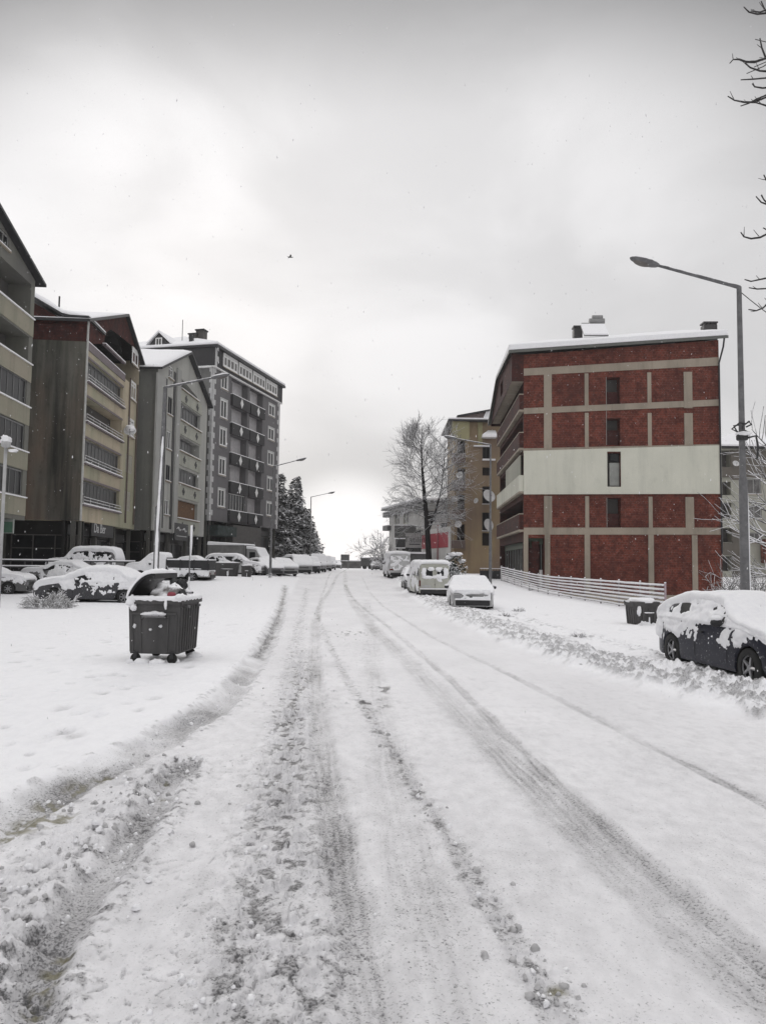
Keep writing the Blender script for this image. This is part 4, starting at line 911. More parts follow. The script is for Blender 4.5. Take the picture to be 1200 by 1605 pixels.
    p.tube([(q1.x - 0.7, 5.2, z0 + 0.6), (q1.x - 0.7, 5.2, z0 + 1.7)], 0.06, 6); p.tube([(q1.x - 1.25, 5.2, z0 + 1.85), (q1.x + 0.05, 5.2, z0 + 1.85)], 0.27, 12); p.tube([(q1.x - 1.0, 5.2, z0 + 2.2), (q1.x - 0.1, 5.2, z0 + 2.2)], 0.2, 10); p.box(q0.x + 0.1, 5.1, z0 + 1.35, q1.x - 1.3, 5.2, z0 + 1.7)
    p.build('solar_heater', [plain('tank grey', (0.25, 0.25, 0.25)), SNOW], ro)
    dp = MB(); dp.tube([fr.P(L - 0.05, 3, -0.16), fr.P(L - 0.05, R(570), -0.16), fr.P(L + .25, R(545), -0.3), fr.P(L + .3, R(532), -0.4)], 0.07, 7); dp.build('downpipe', DKMETAL, t)
brick_block()

def ochre_block():
    Y = 90.0; x0 = XX(711, Y); A = (x0, Y); B = (x0 + 9, Y); fa = Fac(A, B); D = 10; g = 0.2
    t = empty('apartment_building', (x0, Y, 0), 0, 'ochre apartment block with satellite dishes behind the brick building', 'apartment building')
    fr = Fr((0, 0, 0), (1, 0, 0), (0, 1, 0)); Z = lambda y: fa.uz(740, y)[1]; U = lambda px: fa.uz(px, 760)[0]; L = 9
    OC = plaster('ochre render', (0.35, 0.275, 0.165), 0.5, dark=(0.14, 0.11, 0.085), second=(0.30, 0.225, 0.15), warm=(0.24, 0.18, 0.135))
    OG = plaster('olive render', (0.38, 0.355, 0.21), 0.3)
    zt = Z(662); hs = []
    for a, b in ((848, 822), (800, 775 - 0), (755, 734), (712, 690)): hs.append((0.35, Z(a), U(728.5), Z(b), 1.0))
    for a, b in ((855, 835), (832, 803), (790, 762), (745, 732), (720, 698)): hs.append((U(755.5), Z(a), U(768), Z(b), 0.6))
    w = MB(); wall(w, fr, [(0, -2.4), (L, -2.4), (L, zt), (0, zt)], hs, 0, 0, 1); w.face([(0, D, -2.4), (0, 0, -2.4), (0, 0, zt), (0, D, zt)]); w.face([(L, 0, -2.4), (L, D, -2.4), (L, D, zt), (L, 0, zt)]); w.face([(L, D, -2.4), (0, D, -2.4), (0, D, zt), (L, D, zt)])
    w.build('wall', [OC, plain('loggia brown', (0.045, 0.034, 0.032), 0.8), OG], t)
    for k, (a, b) in enumerate(((848, 822), (800, 775), (755, 734), (712, 690))):
        p = MB(); fbox(p, fr, -0.35, Z(a) - 1.1 if k else Z(a) - 0.9, -0.5, U(728.5), Z(a), -0.004); fbox(p, fr, -0.35, Z(a) + .003, -0.5, U(728.5), Z(a) + 0.06, -0.004, 1); p.build('balcony', [plaster('mauve balcony', (0.17, 0.135, 0.12), 0.3), plain('pale edge', (0.3, 0.28, 0.27))], t)
    ov = MB(); fbox(ov, fr, -0.4, Z(690), -0.5, U(734), zt, -0.004); fbox(ov, fr, U(748), Z(700), -0.15, U(755), zt, -0.004); ov.build('upper_bay', OG, t)
    for a, b in ((832, 803), (790, 762), (720, 698)): window(t, fr, U(756), Z(a), U(767.5), Z(b), DKMETAL, GLASS, 0.3, 0.1, 1, False, True)
    m = MB(); m.hexa([fr.P(U(753), Z(687), -1.2), fr.P(U(776), Z(687), -1.2), fr.P(U(776), Z(687), 0), fr.P(U(753), Z(687), 0), fr.P(U(753.5), Z(683), -1.1), fr.P(U(776), Z(683), -1.1), fr.P(U(776), Z(674), 0), fr.P(U(764), Z(674), 0)]); m.build('snowy_canopy', SNOW, t)
    m = MB(); fbox(m, fr, U(741), Z(700.5), -0.5, U(768), Z(698.5), -0.05); m.build('ledge', SNOW, t); m = MB(); fbox(m, fr, U(755), Z(722), -0.5, U(775), Z(719.5), -0.05); m.build('ledge', SNOW, t)
    r = MB(); r.box(-0.9, -0.9, zt, L + 0.5, D, zt + 0.18); ro = r.build('roof', DKMETAL, t)
    s = MB(); s.box(-0.85, -0.85, zt + 0.183, L + 0.5, D, zt + 0.40); s.build('roof_snow', SNOW, ro, False, 0.07)
    p = MB(); p.prism([fr.P(U(717), zt + 0.41, 0.3), fr.P(L, zt + 0.41, 0.3), fr.P(L, Z(630), 0.3), fr.P(U(717), Z(653), 0.3)], (0, 3, 0)); g_ = p.build('pediment', plain('brown cladding', (0.20, 0.155, 0.15), 0.7, 0, 0.15), ro)
    p = MB(); p.hexa([fr.P(U(715), Z(653.5), -0.2), fr.P(L, Z(631), -0.2), fr.P(L, Z(631), 3.3), fr.P(U(715), Z(653.5), 3.3), fr.P(U(715), Z(651.5), -0.2), fr.P(L, Z(629), -0.2), fr.P(L, Z(629), 3.3), fr.P(U(715), Z(651.5), 3.3)]); p.build('verge', DKMETAL, g_)
    p = MB(); p.prism([fr.P(U(756), zt + .42, 0.25), fr.P(L, zt + .42, 0.25), fr.P(L, Z(641), 0.25), fr.P(U(761), Z(644), 0.25)], (0, -0.15, 0)); p.build('snow_patch', SNOW, g_)
    for (px, py, r_, aim, lb) in ((720, 745, 0.42, (-0.3, -1, 0.3), 'in the third loggia from the top'), (717.5, 822, 0.42, (-0.1, -1, 0.3), 'in the lowest loggia'), (765, 778, 0.80, (0.45, -1, 0.45), 'largest, high beside the lamp post'), (746, 785, 0.33, (-0.8, -0.8, 0.2), 'smallest, edge on to the street'), (764, 823, 0.72, (0.7, -1, 0.25), 'low beside the lamp post'), (711, 783, 0.34, (-0.1, -1, 0.4), 'at the outer end of a balcony')):
        dish(at(px, py, Y - 0.7), aim, r_, 'white satellite dish on the ochre block, ' + lb)
ochre_block()

def sign_block():
    A = (XX(609, 116), 116.0); B = (XX(664, 100), 100.0); t = None
    fa = Fac(A, B); fb = Fac(B, (XX(712, 100), 100)); L = fa.L
    t = empty('shop_building', (A[0], A[1], 0), fa.rz, 'low white three storey building with arched windows behind the bare tree', 'building')
    fr = Fr((0, 0, 0), (1, 0, 0), (0, 1, 0)); Z = lambda px, y: fa.uz(px, y)[1]; U = lambda px: fa.uz(px, 830)[0]; MW = plaster('white render', (0.66, 0.65, 0.63), 0.3)
    zt = Z(640, 791); w = MB(); T = Matrix.Rotation(-fa.rz, 3, 'Z')
    arch = []
    for a, b in ((618, 626), (631.5, 640)):
        u0, u1 = U(a), U(b); z0, z1 = Z(622, 823), Z(622, 801); r = (u1 - u0) / 2; arch.append((u0, u1, z0, z1))
    wall(w, fr, [(0, 0), (L, 0), (L, zt), (0, zt)], [dict(poly=[(u0, z0), (u1, z0)] + [(u1 - (u1 - u0) / 2 + (u1 - u0) / 2 * math.cos(th), z1 - .6 + .6 * math.sin(th)) for th in np.linspace(0, math.pi, 7)], d=0.3) for u0, u1, z0, z1 in arch] + [(U(620), 1.2, L - 0.5, Z(640, 832), 1.0)], 0, 0, 1)
    e2 = T @ (fb.B - fa.A); e1 = T @ (fb.A - fa.A)
    u_ = (e2 - e1).normalized(); f2 = Fr(e1, u_, Vector((-u_.y, u_.x, 0))); L2 = (e2 - e1).length
    wall(w, f2, [(0, 0), (L2, 0), (L2, zt), (0, zt)], [(2.2, 5.6, 3.3, 7.3, 0.3), (0.4, 7.4 - .0, 1.6, 8.7, 0.3)], 0, 0, 1)
    w.build('wall', [MW, DARK], t)
    for u0, u1, z0, z1 in arch: window(t, fr, u0, z0, u1, z1 - 0.25, plain('lemon frame', (0.42, 0.43, 0.34)), GLASS2, 0.1, 0.14, 1, False, False)
    for z in (Z(610, 807), Z(610, 828)):
        b = MB(); b.box(-1.6, -0.6, z - 0.35, 1.0, 1.2, z + 0.35); b.box(-1.6, -0.6, z + .353, 1.0, 1.2, z + 0.46, 1); b.build('balcony', [plain('balcony grey', (0.14, 0.14, 0.14)), SNOW], t)
    bd = MB(); fbox(bd, f2, 0, Z(664, 806), -0.5, L2, Z(664, 801), -0.004); fbox(bd, fr, 1.5, Z(640, 804), -0.4, L, Z(640, 799), -0.004); bd.build('canopy', plain('balcony grey', (0.14, 0.14, 0.14)), t)
    r = MB(); P = [(-1.6, -0.9, zt), tuple(e1 + Vector((0.4, -1.1, zt))), tuple(e2 + Vector((0.5, -1.1, zt))), tuple(e2 + Vector((0, 12, zt))), (-1.6, 14, zt)]
    ar = P; r.prism([(x, y, zt - 0.2) for x, y, z in P], (0, 0, 0.2)); ro = r.build('roof', plain('balcony grey', (0.14, 0.14, 0.14)), t)
    s = MB(); s.prism([(x, y, zt + 0.005) for x, y, z in P], (0, 0, 0.35)); s.build('roof_snow', SNOW, ro, False, 0.1)
    # red hoarding on a white wall, billboards
    h = Fac((XX(660, 92), 92.0), (XX(705, 80), 80.0)); zb0, zb1 = h.uz(683, 859)[1], h.uz(683, 836)[1]
    q = empty('red_hoarding', (h.A.x, h.A.y, 0), h.rz, 'long red hoarding with a white border on a white wall behind the bare tree', 'hoarding'); f = Fr((0, 0, 0), (1, 0, 0), (0, 1, 0))
    m = MB(); fbox(m, f, 0.1, zb0, -0.05, h.L - 0.5, zb1, 0.05); m.build('panel', plain('red panel', (0.36, 0.03, 0.05), 0.55, 0, 0.08), q)
    m = MB(); fbox(m, f, 0, zb1 + .004, -0.08, h.L, zb1 + 0.55, 0.08); fbox(m, f, h.L - 0.49, 0.5, -0.08, h.L, zb1, 0.08); fbox(m, f, -0.05, 0.5, 0.0, h.L - .5, zb0 - .004, 0.12); m.build('wall', MW, q)
    m = MB(); fbox(m, f, h.L * .62, 0.5, -0.15, h.L * .62 + 0.16, zb1 + 1.0, -0.06); m.build('post', plain('pinkish post', (0.3, 0.12, 0.13)), q)
    def board(px0, py0, px1, py1, Y, label, mat, txt=None, legs=True):
        a = at(px0, py1, Y); b = at(px1, py0, Y); o = empty('billboard', ((a.x + b.x) / 2, Y, tz(a.x, Y)), 0, label, 'billboard'); z0 = o.location.z; W = (b.x - a.x) / 2
        m = MB(); m.box(-W, 0, a.z - z0, W, 0.15, b.z - z0); m.build('panel', mat, o)
        fm = MB()
        for p_ in ((-W - .08, a.z - z0 - .1, W + .08, a.z - z0 - .004), (-W - .08, b.z - z0 + .004, W + .08, b.z - z0 + .1)): fm.box(p_[0], -0.05, p_[1], p_[2], 0.2, p_[3])
        fm.build('frame', SNOW if not txt else plain('pale frame', (0.33, 0.33, 0.33)), o)
        lg = MB()
        for s_ in (-1, 1): lg.tube([(s_ * W * 0.7, 0.2, -0.3), (s_ * W * 0.7, 0.2, a.z - z0 + 0.3)], 0.07, 6)
        lg.build('post', DKMETAL, o)
        if txt:
            text_mesh(txt, 0.98, 'lettering', plain('sign dark letter', (0.06, 0.06, 0.065)), o, frM(f, 0.1, a.z - z0 + 0.52, -0.015)); m = MB(); m.box(-W * 0.55, -0.02, a.z - z0 + 0.24, W * 0.8, -0.004, a.z - z0 + 0.36); m.build('underline', plain('sign dark letter', (0.06, 0.06, 0.065)), o)
        return o
    board(635, 837, 661, 857, 88, 'pale billboard lettered Tatilin with a dark underline', plain('pale sign', (0.33, 0.325, 0.32), 0.6, 0, 0.08), 'Tatilin')
    board(618, 824, 652, 843, 93, 'plain grey billboard above and behind the pale lettered billboard', plain('grey sign', (0.15, 0.15, 0.145), 0.6, 0, 0.3, 0, 0.8))
    board(620, 845, 634, 858, 90, 'small dark billboard left of the pale lettered billboard', plain('dark sign', (0.06, 0.06, 0.062), 0.6, 0, 0.3, 0, 0.8))
    hd = empty('kiosk', (XX(640, 84), 84, tz(5, 84)), 0, 'grey slatted kiosk wall under the billboards', 'kiosk')
    m = MB()
    for k in range(8): m.box(-2.3, -0.05, 0.3 + k * 0.24, 2.3, 0.05, 0.46 + k * 0.24)
    m.box(-2.3, 0.06, 0, 2.3, 2.2, 2.25); m.build('slat_wall', plain('kiosk grey', (0.16, 0.16, 0.16)), hd); m = MB(); m.box(-2.5, -0.3, 2.253, 2.5, 2.4, 2.45); m.build('roof_snow', SNOW, hd)
sign_block()

def far_right_block():
    Y = 92.0; x0 = XX(1122, Y); A = (x0, Y); B = (x0 + 16, Y); fa = Fac(A, B); L = 16; D = 12
    t = empty('apartment_building', (x0, Y, 0), 0, 'pale cream apartment block half hidden behind the right edge of the brick building', 'apartment building')
    fr = Fr((0, 0, 0), (1, 0, 0), (0, 1, 0)); Z = lambda y: fa.uz(1140, y)[1]; U = lambda px: fa.uz(px, 800)[0]
    PA = plaster('pale flats', (0.42, 0.42, 0.36), 0.3); PD = plaster('taupe flats', (0.16, 0.145, 0.125), 0.3)
    hs = [(U(1124), Z(a), U(1145), Z(b), 1.2) for a, b in ((732, 706), (776, 755), (812, 788), (850, 828), (895, 872))] + [(U(1169), Z(a), U(1193), Z(b), 0.2) for a, b in ((774, 750), (812, 792), (850, 834))]
    w = MB(); wall(w, fr, [(0, -2.5), (L, -2.5), (L, Z(703)), (0, Z(703))], hs, 0, 0, 1); w.face([(0, D, -2.5), (0, 0, -2.5), (0, 0, Z(703)), (0, D, Z(703))]); w.face([(L, 0, -2.5), (L, D, -2.5), (L, D, Z(703)), (L, 0, Z(703))]); w.build('wall', [PA, INTER], t)
    p = MB()
    for a, b, m in ((748, 733, 1), (788, 777, 0), (828, 813, 0), (870, 851, 1)): fbox(p, fr, U(1121), Z(a), -0.5, U(1150), Z(b), -0.004, m)
    fbox(p, fr, U(1145), Z(752), -0.1, U(1162), Z(706), -0.004, 1); fbox(p, fr, U(1163), Z(748), -0.2, L, Z(706), -0.004, 1); fbox(p, fr, U(1145), Z(905), -0.1, U(1170), Z(830), -0.004, 1); p.build('balcony_front', [PA, PD], t)
    for a, b in ((774, 750), (812, 792), (850, 834)): window(t, fr, U(1169.5), Z(a), U(1192.5), Z(b), plain('old frame', (0.3, 0.3, 0.29), 0.6), GLASS2, 0.1, 0.14, 1)
    bk = MB(); fbox(bk, fr, U(1188), Z(882), -1.4, L, Z(845), -0.3); bk.build('brick_annex', brick('orange brick', (0.30, 0.10, 0.07), (0.24, 0.08, 0.055), (0.2, 0.15, 0.13)), t)
    zt = Z(703); r = MB(); r.add([(-.8, -.8, zt), (L, -.8, zt), (L, D, zt), (-.8, D, zt), (-.8, -.8, zt + .2), (L, -.8, zt + .2), (L, D, zt + .2), (-.8, D, zt + .2)], [(3, 2, 1, 0), (4, 5, 6, 7), (0, 1, 5, 4), (1, 2, 6, 5), (2, 3, 7, 6), (3, 0, 4, 7)]); ro = r.build('roof', DKMETAL, t)
    s = MB(); s.add([(-.8, -.8, zt + .21), (L, -.8, zt + .21), (L, D, zt + .21), (-.8, D, zt + .21), (-.8, -.8, zt + .4), (L, -.8, zt + .4), (L, D / 2, zt + 3), (5, D / 2, zt + 3), (-.8, D, zt + .4), (L, D, zt + .4)], [(0, 1, 5, 4), (4, 5, 6, 7), (4, 7, 8), (8, 7, 6, 9), (3, 2, 1, 0), (0, 4, 8, 3)]); s.build('roof_snow', SNOW, ro)
    c = MB(); c.box(U(1127), 1.5, zt, U(1145), 2.5, Z(689)); 
    c.build('chimney', plain('chimney pale', (0.13, 0.14, 0.125)), ro)
    dish(at(1152, 727, Y - 1.2), (0.0, -1, 0.5), 0.4, 'white satellite dish on the pale cream block at the far right')
far_right_block()

# low stone wall and flat-roofed sheds closing the street far away
def far_end():
    Y = 165; t = empty('boundary_wall', (0, Y, tz(0, Y)), 0, 'long low dark stone wall closing the far end of the street', 'wall'); g = tz(0, Y)
    x0, x1 = XX(524, Y), XX(566, Y); m = MB(); m.box(x0, 0, -0.3, x1, 0.6, 1.55); m.build('wall', plain('far stone', (0.14, 0.135, 0.13), 0.9, 0, 0.3, 0, 0.8), t); m = MB(); m.box(x0, -0.1, 1.554, x1, 0.7, 1.75); m.build('coping_snow', SNOW, t)
    Y = 150; t = empty('parked_trailer', (0, Y, tz(0, Y)), 0, 'long dark trailer parked across the far end of the street', 'trailer'); x0, x1 = XX(565, Y), XX(606, Y)
    m = MB(); m.box(x0, 0, 0.5, x1, 2.4, 2.15); m.build('body', plain('trailer dark', (0.09, 0.09, 0.09), 0.7, 0, 0.25, 0, 1), t, False, 0.1); m = MB(); m.box(x0 - .05, -0.05, 2.154, x1 + .05, 2.45, 2.35); m.build('snow_cover', SNOW, t, False, 0.08)
    m = MB()
    for x in (x0 + 0.8, x0 + 1.9, x1 - 0.8): m.lathe([(0.3, -0.02), (0.48, 0), (0.48, 0.28), (0.3, 0.3)], (x, 0.02, 0.42), 'Y', 14)
    m.build('wheel', RUBBER, t)
    t = empty('road_sign', (XX(540.5, 140), 140, tz(0, 140)), 0, 'small dark direction sign on two posts at the far end of the street', 'sign')
    m = MB(); m.box(-0.8, 0, 1.6, 0.8, 0.06, 2.7); m.build('panel', plain('far sign', (0.10, 0.10, 0.10)), t); m = MB(); [m.tube([(s, 0.1, -0.2), (s, 0.1, 2.6)], 0.05, 6) for s in (-0.6, 0.6)]; m.build('post', GALV, t)
far_end()

# ------------------------------------------------------------------ vehicles
def paint(name, col, rough=0.35):
    if name in MATS: return MATS[name]
    m, nt, b = nodes(name); f = NZ(nt, 2.5, 5, 0.6); g = NZ(nt, 25, 4, 0.7)
    c = MX(nt, MR(nt, f, 0.3, 0.7), tuple(x * 0.8 for x in col), col)
    c = MX(nt, MR(nt, g, 0.60, 0.72, 0, 0.55), c, (0.5, 0.5, 0.51))      # specks of stuck snow and salt
    nt.links.new(c, b.inputs['Base Color']); b.inputs['Roughness'].default_value = rough; b.inputs['Coat Weight'].default_value = 0.0; b.inputs['Specular IOR Level'].default_value = 0.3
    MATS[name] = m; return m
class Car:
    def __init__(s, L, W, prof, belt, wheels, wr=0.31, sill=0.2, tumble=0.2, taper=0.14):
        s.L, s.W, s.belt, s.wh, s.wr, s.sill, s.tum, s.tap = L, W, belt, wheels, wr, sill, tumble, taper
        s.px = np.array([p[0] for p in prof]); s.pz = np.array([p[1] for p in prof])
    def H(s, x):
        return float(np.mean([np.interp(x + d, s.px, s.pz) for d in (-0.09, -0.045, 0, 0.045, 0.09)])) if abs(x) < s.L / 2 - 0.02 else float(np.interp(x, s.px, s.pz))
    def S(s, x, t, side=1):
        x = max(-s.L / 2, min(s.L / 2, x)); H = s.H(x); w = s.W / 2 * (1 - s.tap * abs(2 * x / s.L) ** 7); bl = min(s.belt, H - 0.05); zb = s.sill
        for xw in s.wh:
            r = s.wr + 0.05; d = abs(x - xw)
            if d < r: zb = max(zb, s.wr - 0.02 + math.sqrt(r * r - d * d))
        zb = min(zb, bl - 0.08)
        cab = max(0.0, min(1.0, (H - bl) / 0.5)); w2 = w * (0.985 - s.tum * cab)
        K = [(0, w * 0.96, zb), (0.1, w * 0.995, zb + 0.12 * (bl - zb)), (0.25, w, zb + 0.5 * (bl - zb)), (0.38, w * 0.995, zb + 0.85 * (bl - zb)), (0.45, w * 0.975, bl), (0.75, w2, bl + (H - bl) * 0.84), (0.82, w2 * 0.93, bl + (H - bl) * 0.95), (0.9, w2 * 0.6, H - 0.01), (1.0, 0, H)]
        for i in range(len(K) - 1):
            if t <= K[i + 1][0] + 1e-9:
                k = (t - K[i][0]) / (K[i + 1][0] - K[i][0]); a, b = K[i], K[i + 1]
                return Vector((x, side * (a[1] + (b[1] - a[1]) * k), a[2] + (b[2] - a[2]) * k))
    def N(s, x, t, side):
        e = 0.03; a = s.S(x + e, t, side) - s.S(x - e, t, side); t0, t1 = max(0, t - .04), min(1, t + .04); b = s.S(x, t1, side) - s.S(x, t0, side)
        n = b.cross(a) * side
        return n.normalized() if n.length > 1e-9 else Vector((0, 0, 1))
    def patch(s, mb, xs, ts, side, off, mi=0, th=0.0):
        V = [[s.S(x, t, side) + s.N(x, t, side) * off for t in ts] for x in xs]; n = len(ts)
        mb.add([v for r in V for v in r], [((i + 1) * n + j, i * n + j, i * n + j + 1, (i + 1) * n + j + 1) if side < 0 else (i * n + j, (i + 1) * n + j, (i + 1) * n + j + 1, i * n + j + 1) for i in range(len(xs) - 1) for j in range(n - 1)], mi)
def lsp(a, b, n): return [a + (b - a) * k / (n - 1) for k in range(n)]
def wheel_parts(t, x, y, side, r, w=0.19, spokes=7, hub=None):
    m = MB(); m.lathe([(r * 0.62, -w / 2), (r * 0.93, -w / 2), (r, -w / 2 + 0.03), (r, w / 2 - 0.03), (r * 0.93, w / 2), (r * 0.62, w / 2), (r * 0.60, w * 0.2), (r * 0.60, -w * 0.2), (r * 0.62, -w / 2)], (x, y, r), 'Y', 26, 0, False); o = m.build('wheel', RUBBER, t, True)
    h = MB(); yo = y + side * (w / 2 - 0.035)
    h.lathe([(0.001, -0.01), (r * 0.60, -0.01), (r * 0.64, 0.0), (r * 0.60, 0.012), (0.001, 0.012)], (x, yo - side * 0.05, r), 'Y', 22, 1)
    for k in range(spokes):
        a = 2 * math.pi * k / spokes; h.tube([(x + 0.04 * math.cos(a), yo - side * 0.01, r + 0.04 * math.sin(a)), (x + r * 0.60 * math.cos(a), yo + side * 0.005, r + r * 0.60 * math.sin(a))], [0.035, 0.022], 5)
    h.lathe([(0.05, -0.02), (0.055, 0.0), (0.04, 0.03)], (x, yo, r), 'Y', 10); h.tube([(x + r * 0.62 * math.cos(a), yo, r + r * 0.62 * math.sin(a)) for a in np.linspace(0, 2 * math.pi, 25)], 0.018, 5)
    h.build('rim', [hub or plain('alloy', (0.32, 0.32, 0.33), 0.35, 0.6), DARK], o)
def make_car(name, label, cat, loc, rz, C, col, windows=(), wind=None, rear=None, snow=0.12, sidesnow=0.25, seed=1, group=None, cabx=(-1, 1), hubs=None, lights=True, doors=(), spk=7, full_side=0.0, endsnow=True, glassnow=True):
    t = empty(name, loc, rz, label, cat, group); mb = MB(); L = C.L; PM = paint('paint %.2f %.2f %.2f' % tuple(col), col)
    xs = sorted(set([round(v, 3) for v in lsp(-L / 2, L / 2, 40)] + [round(xw + d, 3) for xw in C.wh for d in (-C.wr - 0.05, -C.wr - 0.03, -C.wr * 0.8, -C.wr * 0.4, 0, C.wr * 0.4, C.wr * 0.8, C.wr + 0.03, C.wr + 0.05)]))
    xs = [x for x in xs if abs(x) <= L / 2 + 1e-6]; ts = [0, 0.05, 0.1, 0.25, 0.38, 0.42, 0.45, 0.5, 0.6, 0.68, 0.75, 0.82, 0.86, 0.9, 0.95, 1.0]
    for sd in (-1, 1):
        C.patch(mb, xs, ts, sd, 0.0)
        for xe in (-L / 2, L / 2):
            pts = [C.S(xe, q, sd) for q in ts]
            for i in range(len(pts) - 1): mb.face([pts[i], pts[i + 1], (xe, 0, pts[i + 1].z), (xe, 0, pts[i].z)])
        for i in range(len(xs) - 1):
            a, b = C.S(xs[i], 0, sd), C.S(xs[i + 1], 0, sd); mb.face([a, b, (b.x, sd * C.W * 0.30, b.z), (a.x, sd * C.W * 0.30, a.z)], 1); mb.face([(a.x, sd * C.W * 0.30, a.z), (b.x, sd * C.W * 0.30, b.z), (b.x, sd * C.W * 0.30, 0.18), (a.x, sd * C.W * 0.30, 0.18)], 1)
    mb.box(-L / 2 + 0.15, -C.W * 0.30, 0.16, L / 2 - 0.15, C.W * 0.30, 0.3, 1)
    body = mb.build('body', [PM, DARK], t, True)
    try:
        es = body.modifiers.new('split', 'EDGE_SPLIT'); es.split_angle = math.radians(38)
    except Exception: pass
    for (a, b) in windows:
        for sd in (-1, 1):
            p = MB(); C.patch(p, lsp(a, b, 8), lsp(0.49, 0.72, 5), sd, 0.008); p.build('side_window', GLASS, t, True)
    for nm, rg in (('windscreen', wind), ('rear_window', rear)):
        if rg:
            p = MB(); [C.patch(p, lsp(rg[0], rg[1], 8), lsp(0.80, 1.0, 6), sd, 0.010) for sd in (-1, 1)]; p.build(nm, GLASS, t, True)
    sm = MB()
    for xd in doors:
        for sd in (-1, 1):
            C.patch(sm, [xd - 0.008, xd + 0.008], lsp(0.06, 0.47, 6), sd, 0.004)
    if doors: sm.build('door_seam', DARK, body)
    for xd in doors[:-1]:
        for sd in (-1, 1): hm = MB(); q = C.S(xd + 0.15, 0.36, sd); hm.box(q.x - 0.0, min(q.y, q.y + sd * 0.035), q.z - 0.015, q.x + 0.16, max(q.y, q.y + sd * 0.035), q.z + 0.015); hm.build('door_handle', BLACKM, t, False)
    # bumpers, grille, lamps, plate
    for e in (-1, 1):
        bm = MB(); xe = e * (L / 2); hw = C.W / 2 * (1 - C.tap) ; bz = 0.42
        bm.hexa([(xe - e * 0.25, -hw - 0.06, 0.24), (xe + e * 0.07, -hw + 0.12, 0.24), (xe + e * 0.07, hw - 0.12, 0.24), (xe - e * 0.25, hw + 0.06, 0.24), (xe - e * 0.25, -hw - 0.06, 0.45), (xe + e * 0.07, -hw + 0.12, 0.45), (xe + e * 0.07, hw - 0.12, 0.45), (xe - e * 0.25, hw + 0.06, 0.45)])
        bm.build('bumper', BLACKM if hubs is None else hubs[1], t, False, 0.03)
        if lights:
            zc = min(C.H(e * (L / 2 - 0.02)) - 0.14, 0.72)
            for sd in (-1, 1):
                lm = MB(); y0 = sd * hw * 0.98; y1 = sd * hw * 0.62; lm.box(min(xe - e * 0.12, xe + e * 0.02), min(y0, y1), zc - 0.08, max(xe - e * 0.12, xe + e * 0.02), max(y0, y1), zc + 0.07)
                lm.build('headlight' if e > 0 else 'tail_light', glassy('lamp glass', (0.3, 0.3, 0.31), 0.15) if e > 0 else glassy('red lamp', (0.12, 0.015, 0.015), 0.2), t, False, 0.015)
            g = MB()
            if e > 0:
                for k in range(3): g.box(xe - 0.02, -hw * 0.56, zc - 0.07 + k * 0.05, xe + 0.015, hw * 0.56, zc - 0.04 + k * 0.05)
                g.build('grille', DARK, t)
            else:
                g.box(xe - 0.03, -0.26, 0.56, xe + 0.02, 0.26, 0.67); 
            if e < 0: g.build('number_plate', plain('plate', (0.45, 0.45, 0.45)), t)
    for sd in (-1, 1):
        mx = (windows[-1][1] if windows else 0.5) - 0.1; q = C.S(mx, 0.49, sd); m = MB(); m.blob((mx + 0.05, q.y + sd * 0.13, q.z + 0.03), (0.07, 0.11, 0.075), 2, 0.05, 1, 12, 8); m.tube([(mx, q.y - sd * .02, q.z), (mx + 0.04, q.y + sd * 0.1, q.z)], 0.02, 5); mo = m.build('wing_mirror', BLACKM, t, True)
        m = MB(); m.blob((mx + 0.05, q.y + sd * 0.13, q.z + 0.11), (0.075, 0.11, 0.05), 3, 0.2, 2, 10, 6); m.build('mirror_snow', SNOW, mo, True)
        for xw in C.wh: wheel_parts(t, xw, sd * (C.W / 2 - 0.115), sd, C.wr, 0.2, spk, hubs[0] if hubs else None)
    # the snow lying on it: one thick, lumpy blanket over bonnet, glass, roof and boot
    if snow > 0:
        s = MB(); nx = 70; nt_ = 15; top = []; bot = []
        for i in range(nx + 1):
            x = (-L / 2 + 0.05) + (L - 0.10) * i / nx; H = C.H(x); cab = max(0, min(1, (H - C.belt) / 0.35)); row = []; rb = []
            for j in range(-nt_, nt_ + 1):
                sd = 1 if j >= 0 else -1; f = 1 - abs(j) / nt_
                nz = noise.noise(Vector((x * 1.6 + seed * 5, sd * 2.0, seed))) * 0.05
                t0 = (0.405 + (0.735 - 0.405) * cab) + nz; t0 = max(0.3, min(0.80, t0)); tt = t0 + (1 - t0) * f
                p = C.S(x, tt, sd); n = C.N(x, tt, sd); d = (n + Vector((0, 0, 1.2))).normalized()
                e = min(1, f * 7) ** 0.5; ex = min(1.0, min(i, nx - i) / 3.0) ** 0.5
                if not endsnow: ex = min(1, min(i, nx - i) / 2 + 0.6)
                h = snow * e * (0.35 + 0.65 * ex) * (1 + 0.35 * noise.noise(Vector((x * 1.3, p.y * 1.8, seed * 3.1))) + 0.16 * noise.noise(Vector((x * 5, p.y * 5, seed))))
                row.append(p + d * h + Vector(((1 if x > 0 else -1) * 0.05 * (1 - ex) if min(i, nx - i) < 3 else 0, 0, 0))); rb.append(p - d * 0.01)
            top.append(row); bot.append(rb)
        Wn = 2 * nt_ + 1; s.add([v for r in top for v in r] + [v for r in bot for v in r], [((i) * Wn + j, (i + 1) * Wn + j, (i + 1) * Wn + j + 1, i * Wn + j + 1) for i in range(nx) for j in range(Wn - 1)] + [(j, j + 1, (nx + 1) * Wn + j + 1, (nx + 1) * Wn + j) for j in range(Wn - 1)] + [(nx * Wn + j + 1, nx * Wn + j, (2 * nx + 1) * Wn + j, (2 * nx + 1) * Wn + j + 1) for j in range(Wn - 1)])
        s.build('snow_cover', SNOW, t, True)
